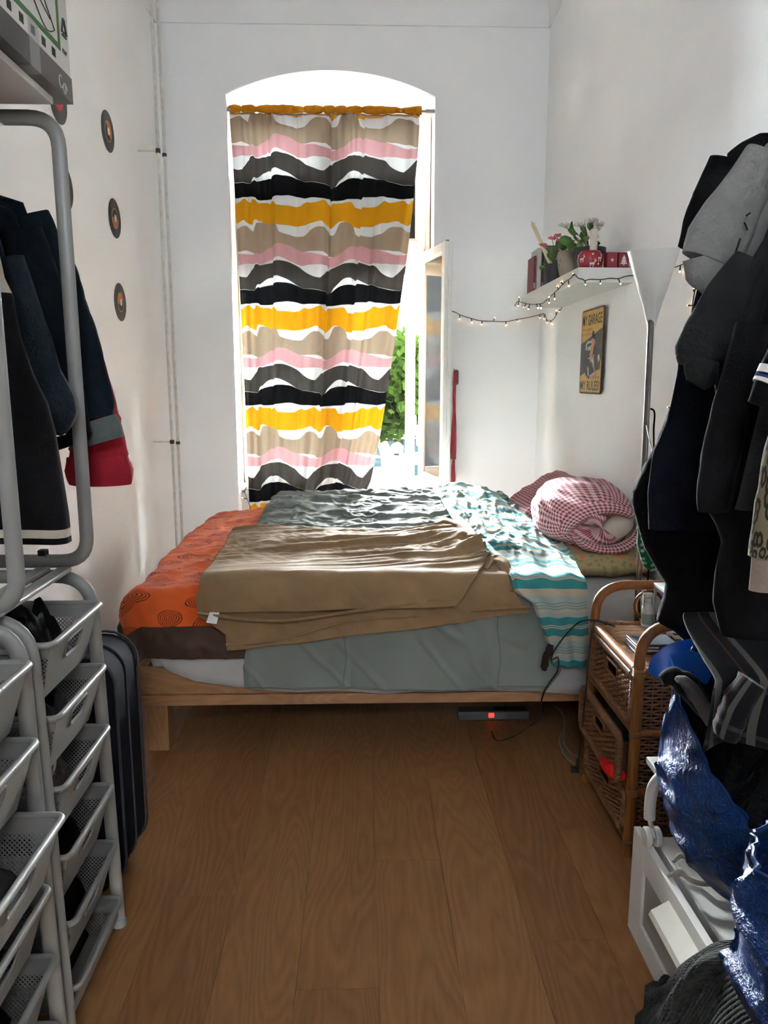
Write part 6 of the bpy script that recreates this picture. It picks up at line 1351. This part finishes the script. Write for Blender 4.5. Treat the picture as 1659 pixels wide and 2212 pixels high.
obj('red_switch', MB().box(l0[0]-.012, l0[0]+.012, l0[1]+.0, l0[1]+.006, .016, .036), emis('red_switch_glow', (1.0, .03, .02), .16), ps, bevel=.002)
for k in range(4): obj('socket', MB().lathe([(.004,.0425),(.016,.0425),(.018,.043),(.018,.040)], (l0[0]+.03+.032*k, l0[1]+.032, 0), 14), m_dk, ps, smooth=40)
# dark knitted strap hanging from the bed side
lump('plush_strap', [tuple(onY(1190,1392,2.575)), tuple(onY(1186,1405,2.57)), tuple(onY(1179,1420,2.57)), tuple(onY(1176,1440,2.575)), tuple(onY(1177,1448,2.58))], [.010,.016,.015,.012,.006], M('dark_brown_plush', (.022, .014, .010), .95, .3, 60, .6, 200), None, 97, 16, .8, .2, label='dark brown plush strap dangling at the bed side', cat='strap')
# ================================================================ RIGHT FRONT: low cabinet, bags, clothes rail
FX, FY0, FY1, FZ = .680, .62, 1.735, .268
cab = thing('drawer_cabinet', 'low white drawer cabinet with a framed grey front on the floor', 'cabinet', (.93, 1.2, 0))
obj('carcass', MB().box(FX+.045, XR-.03, FY0, FY1-.02, .01, FZ), m_whitefurn, cab, bevel=.002)
fro = MB().box(FX, FX+.018, FY1-.075, FY1, .004, .286).box(FX, FX+.018, FY0, FY0+.075, .004, .286).box(FX, FX+.018, FY0+.0755, FY1-.0755, .214, .286).box(FX, FX+.018, FY0+.0755, FY1-.0755, .004, .066)
frn = obj('front_frame', fro, m_whitefurn, cab, bevel=.0012)
obj('inset_panel', MB().box(FX+.008, FX+.013, FY0+.07, FY1-.07, .06, .22), M('frosted_grey_panel', (.30, .285, .255), .35, .04, 10), frn)
hy0, hy1 = 1.285, 1.505
obj('handle_block', MB().prism([(FX+.0, .252), (FX-.040, .228), (FX-.046, .216), (FX-.034, .206), (FX+.0, .214)], lambda a, b_, d_: (a, d_, b_), hy0, hy1), M('cream_handle_wood', (.60, .56, .47), .5, .05, 20), frn, bevel=.002)
obj('front_rail', MB().box(FX+.018, FX+.045, FY0+.1, FY1-.1, .20, .215), m_bkd, cab)
# white side table board, tubular leg and twin caster standing on the cabinet edge
tb = thing('rolling_table', 'white side table with a bent tube leg and twin caster wheel', 'table', (.85, 1.78, .27))
q = onY(1392, 1635, 1.86)
obj('table_top', MB().box(.752, 1.15, 1.60, 1.862, q[2]-.018, q[2]), m_whitefurn, tb, bevel=.0015); 
obj('apron', MB().box(.79, 1.12, 1.845, 1.860, q[2]-.09, q[2]-.019), m_whitefurn, tb, bevel=.001)
m_tubew = M('warm_white_tube', (.47, .45, .41), .35, .03, 20)
lg = [tuple(onY(x, y, 1.66)) for x, y in ((1446,1668),(1428,1678),(1412,1698),(1405,1730),(1403,1768))]
obj('bent_leg', MB().tube(smoothpath(lg, 6), .0135, 14), m_tubew, tb, smooth=50)
cw = onY(1405, 1806, 1.66); cw[2] = max(cw[2], .2865+.0242)
obj('caster_stem', MB().tube([lg[-1], (cw[0]+.004, 1.66, cw[2]+.012)], .006, 10), m_chrome, tb, smooth=50)
for dx in (-.012, .012):
    obj('caster_wheel', MB().lathe([(.004,-.007),(.021,-.007),(.0235,-.004),(.0235,.005),(.020,.008),(.004,.008)], (cw[0]+dx, 1.652, cw[2]), 24, 'x').xf(Matrix.Identity(4)), m_tubew, tb, smooth=35)
obj('caster_hood', MB().tube([(cw[0]-.001, 1.66+.014*math.cos(a)-.01, cw[2]+.02*math.sin(a)) for a in np.linspace(-.3, PI*.9, 10)], .005, 8), m_tubew, tb, smooth=50)
obj('storage_bin', MB().box(.84, 1.13, 1.655, 1.73, .2695, .36), M('warm_white_bin', (.42, .40, .36), .6, .04, 10), bevel=.012, seg=3, label='white plastic bin behind the big blue bag', cat='bin')
# fleece mittens lying over the drawer edge
m_fuzz = M('pale_fleece', (.30, .275, .22), .95, .12, 40, .8, 160, sheen=.5)
tz = .290
for (x0, y0), (x1, y1), s_, lb in (((1442,1893),(1512,1908), 1, 'pale fleece cord on the cabinet edge, nearer the caster'), ((1454,1862),(1522,1878), 2, 'pale fleece cord on the cabinet edge, lying on top')):
    a = onZ(x0, y0, tz); b_ = onZ(x1, y1, tz+.01); mid = (a+b_)/2 + np.array([0, .015*s_, .006])
    lump('fleece_cord', [tuple(a), tuple(mid), tuple(b_), tuple(b_+np.array([.10, .0, .0]))], [.004,.008,.008,.005], m_fuzz, None, 100+s_, 14, .8, .2, label=lb, cat='cord', group='fleece cords')
# ---------------------------------------------------------------- blue bags
def blue(name, tone):
    m, nt, b, out = newmat(name); tc = nt.nodes.new('ShaderNodeTexCoord'); uv = tc.outputs['UV']
    f = noise(nt, uv, 7, 4); r = N(nt, 'ShaderNodeValToRGB'); r.color_ramp.elements[0].color = c4(tuple(x*.12 for x in tone)); r.color_ramp.elements[1].color = c4(tuple(min(1, x*.36) for x in tone)); nt.links.new(f, r.inputs[0]); nt.links.new(r.outputs[0], b.inputs['Base Color'])
    b.inputs['Roughness'].default_value = .27; b.inputs['Specular IOR Level'].default_value = .4
    cr = N(nt, 'ShaderNodeTexWave'); cr.inputs['Scale'].default_value = 60; cr.bands_direction = 'Y'; nt.links.new(uv, cr.inputs[0])
    h = math_n(nt, 'ADD', math_n(nt, 'MULTIPLY', noise(nt, uv, 16, 6, .72), 1.0), math_n(nt, 'MULTIPLY', cr.outputs[1], .012)); bump(nt, b, h, 1.0, .02)
    return m
m_blue = blue('blue_woven_plastic', hexc('#0a4fa0')); m_bluein = M('blue_bag_inside', hexc('#0a4590'), .3, .1, 10)
def bag(label, c, hx, hy, z0, rimf, seed, tone, slump):
    """open carrier bag: c centre xy, half sizes, base height z0, rim height function of angle"""
    t = thing('carrier_bag', label, 'bag', (c[0], c[1], z0), 'blue carrier bags')
    na, nl = 140, 70; A_, L_ = np.meshgrid(np.linspace(0, 2*PI, na, endpoint=False), np.linspace(0, 1, nl), indexing='xy')
    se_ = lambda w_, e_: np.sign(w_)*np.abs(w_)**e_
    rz = rimf(A_); Z_ = z0 + (rz-z0)*L_
    bulge = (.42+.58*np.clip(L_*2.3, 0, 1)**.55)*(1-.06*sst(.8, 1, L_)) + slump*np.sin(L_*PI)*(.5-.5*np.cos(A_+.6))*.5
    wr_ = 1 + .04*vn(np.cos(A_)*2.6+L_*2, np.sin(A_)*2.6-L_*1.4, seed)*2 + .06*ridge(np.cos(A_)*2+L_*3, np.sin(A_)*2+L_*1.2, seed+3, .10) + .035*ridge(np.cos(A_)*4-L_*3, np.sin(A_)*4+L_*4, seed+7, .10)
    X_ = c[0] + hx*bulge*wr_*se_(np.cos(A_), .72); Y_ = c[1] + hy*bulge*wr_*se_(np.sin(A_), .72)
    X_ = np.minimum(X_, XR-.012)
    P_ = np.stack([X_, Y_, Z_], -1); o = grid('shell', P_[::-1].copy(), tone, t, np.stack([A_*.3, L_*.55], -1)[::-1].copy(), cv=True, thick=.002)
    bot = MB(); n0 = P_[0]; bot.add([tuple(p) for p in n0], [tuple(range(na))]); obj('bottom', bot, tone, t)
    obj('rim_hem', MB().tube([tuple(p) for p in P_[-1]], .004, 6, closed=True), tone, t, smooth=60)
    k0 = int(na*.30); pts = [tuple(P_[-1, int(na*.56)]+np.array([0, 0, -.02])), tuple(P_[-1, int(na*.50)]+np.array([-.012, .0, .05])), tuple(P_[-1, int(na*.44)]+np.array([.02, .03, .035])), tuple(P_[-1, int(na*.38)]+np.array([0, 0, -.02]))]
    return t, P_
def rim1(A): return .66 + .10*np.sin(A) - .11*np.cos(A)*0 + .075*np.sin(A-.3) - .02*np.cos(2*A)
t1, P1 = bag('big blue carrier bag full of dark clothes below the coats', (.935, 1.49), .250, .195, .291, rim1, 211, m_blue, .10)
# handle strap loop at the back
obj('strap', MB().tube(smoothpath([tuple(onY(x, y, 1.66)) for x, y in ((1418,1462),(1432,1432),(1462,1412),(1500,1404),(1545,1404),(1590,1412))], 6), .026, 10, flat=.14, ref=(0, .35, 1)), m_bluein, t1, smooth=50)
obj('inner_fold', MB().tube(smoothpath([tuple(onY(x, y, 1.60)) for x, y in ((1455,1442),(1485,1435),(1510,1440),(1535,1452))], 6), .03, 10, flat=.3, ref=(0, .3, 1)), m_bluein, t1, smooth=50)
# clothes stuffed in the bag
heap('clothes_pile', 'black clothes filling the big blue bag', 'clothes', .745, 1.14, 1.33, 1.64, .50, .78, m_dk, 221, 'clothes in the blue bag')
lump('clothes_pile', [tuple(onY(x, y, 1.42)) for x, y in ((1428,1470),(1452,1462),(1478,1475),(1500,1500),(1540,1550))], [.012,.024,.03,.03,.02], m_coat, None, 222, 22, .8, .12, label='black rolled trousers lying on the bag rim', cat='clothes', group='clothes in the blue bag')
lump('clothes_pile', [tuple(onY(x, y, 1.36)) for x, y in ((1462,1468),(1482,1476),(1505,1505),(1528,1540),(1540,1570))], [.010,.026,.032,.032,.02], m_greyc, None, 223, 22, .45, .10, label='grey jersey sleeve folded over the blue bag', cat='clothes', group='clothes in the blue bag')
def pat_plaid(nt, u, v, uv):
    f = lambda s_, per, w_, o_: math_n(nt, 'LESS_THAN', math_n(nt, 'FRACT', math_n(nt, 'ADD', math_n(nt, 'DIVIDE', s_, per), o_)), w_)
    c = mixc(nt, f(u, .075, .16, .1), (.005, .005, .006), (.06, .057, .05)); c = mixc(nt, math_n(nt, 'MULTIPLY', f(v, .09, .10, .3), .35), c, (.05, .047, .042)); return mixc(nt, math_n(nt, 'MULTIPLY', f(u, .15, .03, .7), .5), c, (.09, .024, .015))
m_plaid = mat_uvfabric('dark_plaid_flannel', pat_plaid, .9, 0, .1, .3, 400)
t = thing('shirt', 'dark plaid shirt draped over the front of the blue bag', 'shirt', (.85, 1.22, .55))
Yp = 1.19; n1, n2 = 60, 70; pl_a = np.array([onY(x, y, Yp) for x, y in ((1590,1405),(1556,1455),(1545,1500),(1538,1560),(1528,1600),(1522,1626))]); sA = np.linspace(0, 1, n2)
ca = np.array(smoothpath(pl_a, 14))[:n2] if False else np.stack([np.interp(sA, np.linspace(0, 1, len(pl_a)), pl_a[:, j]) for j in range(3)], -1)
Xs = ca[None, :, 0] + np.linspace(0, .42, n1)[:, None]; Zs = ca[None, :, 2] + 0*Xs; Ys = Yp + .20*(1-sst(0, .30, sA))[None] + .035*np.sin(np.linspace(0, .42, n1)*26)[:, None]*sst(.15, .9, sA)[None] + .02*fbm(Xs*8, Zs*6, 9)
grid('drape', np.stack([Xs, Ys, Zs], -1), m_plaid, t, np.stack([Xs, Zs], -1), thick=.005)
lump('sleeve', [tuple(onY(x, y, Yp-.03)) for x, y in ((1625,1470),(1592,1520),(1575,1560),(1566,1590))], [.03,.034,.032,.028], m_plaid, t, 231, 20, .6, .1)
def rim2(A): return .655 + .05*np.sin(A+.4) + .03*np.cos(2*A)
t2, P2 = bag('shiny blue carrier bag at the photo edge', (.865, .985), .275, .185, .291, rim2, 241, m_blue, .06)
heap('clothes_pile', 'pale pink cloth in the shiny blue bag', 'clothes', .70, 1.05, .94, 1.15, .55, .76, M('pale_pink_cotton', (.42, .33, .30), .85, .08, 20, .2, 200), 251)
# knitted blanket over the near end of the cabinet
def pat_knit(nt, u, v, uv):
    f = noise(nt, uv, 26, 4, .7); r = N(nt, 'ShaderNodeValToRGB'); cr = r.color_ramp; cr.elements[0].position = .3; cr.elements[0].color = c4((.004, .0045, .004)); cr.elements[1].position = .62; cr.elements[1].color = c4((.028, .030, .026)); e_ = cr.elements.new(.72); e_.color = c4((.09, .085, .06)); nt.links.new(f, r.inputs[0]); return r.outputs[0]
m_knit = mat_uvfabric('dark_knit_wool', pat_knit, .95, 0, .3, 0)
t = thing('knitted_blanket', 'coarse dark knitted blanket slumped against the cabinet front', 'blanket', (.67, 1.28, 0))
kp = [(1418,2180),(1425,2120),(1445,2085),(1480,2062),(1530,2045),(1575,2035),(1640,2050)]
n1, n2 = 260, 200
al = np.linspace(0, 1, n1)[:, None]; s_ = np.linspace(0, 1, n2)[None]
kh = .080 + .265*sst(.0, .40, al); over = sst(.30, .45, al)              # crest height, part that lies on the cabinet top
tl = .22*over + .02; d_ = s_*(tl + kh + .10)
down = np.clip((d_-tl)/(kh+.10), 0, 1); ontop = np.clip(1-d_/tl, 0, 1)
bul = (.022 + .045*np.sin(np.clip(al*1.05, 0, 1)*PI)**.7)
Xk = FX - .022 - bul*np.sin(down*PI*.62)**.8 + ontop*tl*.95 - .008*down
Zk = np.maximum(kh*(1-down**1.25) + .012*np.sin(ontop*PI), .010)
Yk = 1.455 - .60*al + .04*vn(al*5, s_*3, 265) + .03*np.sin(s_*6+al*4)*.5
fo_ = .028*ridge(al*3.0+s_*.9, s_*2.0-al, 263, .2) + .022*vn(al*7, s_*4, 267)
rib = .0030*np.abs(np.sin((al*62 + s_*9 + 1.2*vn(al*4, s_*4, 5))*PI)) + .0016*np.abs(np.sin((s_*70 + 6*vn(al*3, s_*3, 9))*PI))
Xk = Xk - (fo_+rib)*(1-ontop); Zk = Zk + (fo_+rib)*np.clip(ontop*2, 0, 1) + 0*al
Zk = np.maximum(Zk, np.where(Xk > FX-.002, .295, .008))
grid('knit', np.stack(np.broadcast_arrays(Xk, Yk, Zk), -1), m_knit, t, np.stack(np.broadcast_arrays(al*.9, d_), -1), thick=.008)
# ---------------------------------------------------------------- clothes rail along the right wall
cr_ = thing('clothes_rail', 'dark wall rail carrying the coats above the blue bags', 'clothes rail', (1.0, 1.3, 1.93))
obj('rail', MB().tube([(1.0, .80, 1.955), (1.0, 1.68, 1.955)], .011, 12), m_lampmetal, cr_, smooth=50)
for y in (.85, 1.62): obj('bracket', MB().tube([(1.0, y, 1.955), (XR-.002, y, 1.955)], .009, 8), m_lampmetal, cr_, smooth=50); obj('rosette', MB().lathe([(.005, 0), (.03, 0), (.03, .006), (.005, .008)], (XR-.009, y, 1.955), 18, 'x'), m_lampmetal, cr_, smooth=40)
XE = XR-.03
def rside(px, Y): e_ = edge_xz(px, Y); return e_, np.array([[XE, e_[0, 1]], [XE, e_[-1, 1]]])
m_grey = M('heather_grey_fleece', (.17, .165, .152), .95, .08, 20, 0.7, 16, bdist=0.02, sheen=.3); m_char = M('charcoal_canvas', (0.0150, 0.0150, 0.0155), .85, .15, 20, 0.7, 14, bdist=0.02, sheen=.1); m_blk2 = M('black_fleece', (0.0035, 0.0035, 0.0040), .95, .3, 20, 0.6, 14, bdist=0.02, sheen=.05); m_navyr = M('navy_jersey', (0.0045, 0.0050, 0.0095), .9, .2, 20, 0.6, 14, bdist=0.02); m_chg = M('dark_grey_jersey', (0.0200, 0.0200, 0.0210), .95, .1, 30, 0.6, 16, bdist=0.02)
def top_px(px): return px
G = 'clothes on the wall rail'
# 1 black t-shirt, farthest
t = thing('shirt', 'black short sleeved shirt hanging farthest along the wall rail', 'shirt', (1.0, 1.665, 1.2), G); Yg = 1.665
a, b_ = rside([(1640,288),(1600,308),(1572,330),(1566,420),(1545,560),(1530,700)], Yg); slab('body', a, b_, Yg, .026, m_blk2, t, 301)
sleeve('sleeve', [(1578,350),(1552,430),(1530,495),(1512,545)], Yg, [.045,.056,.055,.050], m_blk2, t, 303, .5); hanger(t, 1.0, Yg, 1.965, .15)
# 2 navy long garment behind
t = thing('coat', 'long navy coat hanging behind the pale hoodie', 'coat', (1.0, 1.60, .9), G); Yg = 1.605
a, b_ = rside([(1640,310),(1580,380),(1545,480),(1520,560),(1502,640),(1487,700),(1466,772),(1464,800),(1452,860),(1440,910),(1410,980),(1400,1060),(1402,1140)], Yg); slab('body', a, b_, Yg, .026, m_navyr, t, 311, fold=.3); hanger(t, 1.0, Yg, 1.965, .15)
# 3 pale grey hoodie with bunched sleeve
t = thing('hoodie', 'pale grey hoodie with a bunched up sleeve', 'hoodie', (1.0, 1.53, 1.2), G); Yg = 1.53
a, b_ = rside([(1690,280),(1655,312),(1635,370),(1612,440),(1600,520),(1590,600),(1588,640)], Yg); slab('body', a, b_, Yg, .026, m_grey, t, 321)
sleeve('sleeve', [(1650,330),(1615,400),(1580,460),(1548,520),(1528,565)], Yg-.02, [.035,.046,.054,.060,.050], m_grey, t, 323, .6, amp=.08)
sleeve('cuff', [(1526,552),(1532,590),(1538,620),(1538,645)], Yg-.025, [.046,.048,.030,.008], m_grey, t, 325, .5, amp=.08); hanger(t, 1.0, Yg, 1.965, .15)
m_print = M('black_marker_print', (.02, .02, .02), .8, 0)
for x0, y0_, x1, y1_ in ((1612,466,1621,460),(1608,480,1615,497),(1585,560,1599,515)): obj('print_stroke', MB().tube([tuple(onY(x0, y0_, Yg-.062)), tuple(onY(x1, y1_, Yg-.062))], .0018, 5), m_print, t)
# 4 charcoal canvas jacket with wide hanging sleeve
t = thing('jacket', 'charcoal canvas jacket with a wide sleeve, in front of the hoodie', 'jacket', (1.0, 1.43, 1.0), G); Yg = 1.44
a, b_ = rside([(1740,300),(1690,420),(1650,520),(1600,600),(1575,640),(1548,700),(1540,800),(1550,880)], Yg); slab('body', a, b_, Yg, .03, m_char, t, 331, fold=.35)
sleeve('sleeve', [(1620,560),(1575,640),(1540,710),(1515,765),(1510,790)], Yg-.02, [.03,.044,.050,.050,.034], m_char, t, 333, .5, amp=.06)
sleeve('cuff', [(1500,770),(1518,800),(1535,835)], Yg-.03, [.022,.034,.012], m_char, t, 335, .5, amp=.05); hanger(t, 1.0, Yg, 1.965, .15)
# 5 big black padded coat bulging out
t = thing('coat', 'bulky black padded coat bulging out above the chest', 'coat', (.95, 1.68, .8), G); Yg = 1.72
def ysh(z): return -.10*sst(1.4, 1.0, z)
pxb = [(1560,700),(1510,760),(1475,800),(1462,850),(1442,900),(1418,960),(1388,1020),(1368,1062),(1367,1085),(1378,1130),(1392,1180),(1418,1225),(1440,1258),(1436,1285),(1424,1320),(1420,1342),(1455,1360),(1490,1392)]
a, b_ = rside(pxb, Yg); b_ = np.array([[XE-.02, a[0,1]], [XE-.02, a[-1,1]]]); slab('body', a, b_, Yg, .055, m_blk2, t, 341, nz=110, fold=.18, shoulder=.05)
hanger(t, 1.0, Yg+.0, 1.965, .13)
obj('neck_loop', MB().tube(smoothpath([(1.0, Yg, 1.84), (1.01, Yg, 1.7), (.99, Yg, 1.52)], 4), .012, 8), m_blk2, t, smooth=50)
# 6 green bandana behind the coat
t = thing('bandana', 'green patterned bandana peeking out behind the black coat', 'bandana', (.87, 1.99, .9)); Yg = 1.985
def pat_band(nt, u, v, uv):
    vo = nt.nodes.new('ShaderNodeTexVoronoi'); vo.voronoi_dimensions = '2D'; vo.inputs['Scale'].default_value = 60; nt.links.new(uv, vo.inputs['Vector'])
    return mixc(nt, math_n(nt, 'MULTIPLY', math_n(nt, 'LESS_THAN', vo.outputs['Distance'], .28), math_n(nt, 'GREATER_THAN', noise(nt, uv, 12, 1), .5)), hexc('#1c5a36'), (.30, .36, .28))
m_band = mat_uvfabric('green_bandana', pat_band, .85, 0, .1, .2, 400)
gx = [(1404,990),(1390,1005),(1380,1050),(1374,1100),(1378,1150),(1376,1175),(1383,1200),(1390,1222),(1408,1238),(1428,1232)]
e_ = edge_xz(gx, Yg); r_ = e_.copy(); r_[:, 0] += np.array([.012,.03,.05,.06,.06,.06,.06,.05,.04,.02])*.8
slab('cloth', e_, r_, Yg, .012, m_band, t, 351, nz=60, nth=30, fold=.8)
obj('hook_cord', MB().tube([(e_[0,0]+.01, Yg, e_[0,1]-.002), (LX-.012, LY-.02, e_[0,1]+.05)], .002, 5), m_cable, t)
# 7 long black sleeve garment in front
t = thing('coat', 'long black coat with a pale frayed sleeve edge at the photo edge', 'coat', (1.0, 1.32, .8), G); Yg = 1.33
a, b_ = rside([(1800,330),(1720,500),(1660,640),(1622,760),(1596,830),(1575,900),(1558,960),(1540,1060),(1522,1095),(1545,1130),(1560,1170),(1545,1240),(1540,1300),(1560,1380)], Yg); slab('body', a, b_, Yg, .034, m_coat, t, 361, nz=100, fold=.3); hanger(t, 1.0, Yg, 1.965, .15)
sleeve('sleeve', [(1625,700),(1592,850),(1565,960),(1545,1050),(1540,1105)], Yg-.03, [.028,.034,.034,.032,.026], m_coat, t, 363, .6); 
# 8 dark grey jersey
t = thing('sweater', 'dark grey jersey sweater hanging near the photo edge', 'sweater', (1.0, 1.24, .9), G); Yg = 1.245
a, b_ = rside([(1900,330),(1800,520),(1720,680),(1660,820),(1632,930),(1612,1010),(1596,1080),(1588,1105)], Yg); slab('body', a, b_, Yg, .032, m_chg, t, 371, fold=.3); hanger(t, 1.0, Yg, 1.965, .15)
# 9 leopard cardigan with pale cuff
def pat_leo(nt, u, v, uv):
    vo = nt.nodes.new('ShaderNodeTexVoronoi'); vo.voronoi_dimensions = '2D'; vo.inputs['Scale'].default_value = 26; nt.links.new(uv, vo.inputs['Vector']); dd = math_n(nt, 'ADD', vo.outputs['Distance'], math_n(nt, 'MULTIPLY', math_n(nt, 'SUBTRACT', noise(nt, uv, 60, 3), .5), .35))
    c = mixc(nt, math_n(nt, 'LESS_THAN', dd, .46), hexc('#655d48'), (.018, .016, .014)); return mixc(nt, math_n(nt, 'LESS_THAN', dd, .22), c, hexc('#5a4a34'))
m_leo = mat_uvfabric('leopard_fleece', pat_leo, .95, 0, .3, .3, 300); m_cuffp = M('dusty_pink_rib', (0.18000, 0.14100, 0.11700), .9, .08, 20, .5, 200)
t = thing('cardigan', 'leopard patterned cardigan with a dusty pink cuff', 'cardigan', (.9, 1.13, .8), G); Yg = 1.14
a, b_ = rside([(1960,330),(1880,560),(1800,760),(1720,900),(1690,1010),(1675,1200)], Yg); slab('body', a, b_, Yg, .03, m_leo, t, 381, fold=.3); hanger(t, 1.0, Yg, 1.965, .15)
sleeve('sleeve', [(1800,760),(1720,950),(1685,1060),(1668,1140),(1655,1205)], Yg-.03, [.036,.040,.034,.030,.026], m_leo, t, 383, .7)
sleeve('cuff', [(1656,1205),(1650,1240),(1645,1276)], Yg-.03, [.022,.020,.019], m_cuffp, t, 385, .7, amp=.04)
# 10 black striped sweatshirt sleeve
t = thing('sweater', 'black sweater with white and blue sleeve stripes', 'sweater', (.9, 1.19, 1.0), G); Yg = 1.19
a, b_ = rside([(1950,330),(1860,520),(1780,660),(1720,800),(1690,880)], Yg); slab('body', a, b_, Yg, .02, m_blk2, t, 391, fold=.3); hanger(t, 1.0, Yg, 1.965, .15)
pts = [(1790,640),(1720,760),(1680,830),(1660,880)]
sleeve('sleeve', pts, Yg-.06, [.036,.038,.034,.032], m_blk2, t, 393, .7)
sleeve('white_stripe', [(1692,806),(1684,822)], Yg-.062, [.0375,.0370], m_motif, t, 395, .7, amp=.0); sleeve('blue_stripe', [(1682,826),(1679,832)], Yg-.062, [.0368,.0365], M('stripe_blue', (.02, .03, .11), .9, 0), t, 396, .7, amp=0); sleeve('white_stripe', [(1677,836),(1672,844)], Yg-.062, [.0365,.0360], m_motif, t, 397, .7, amp=0)
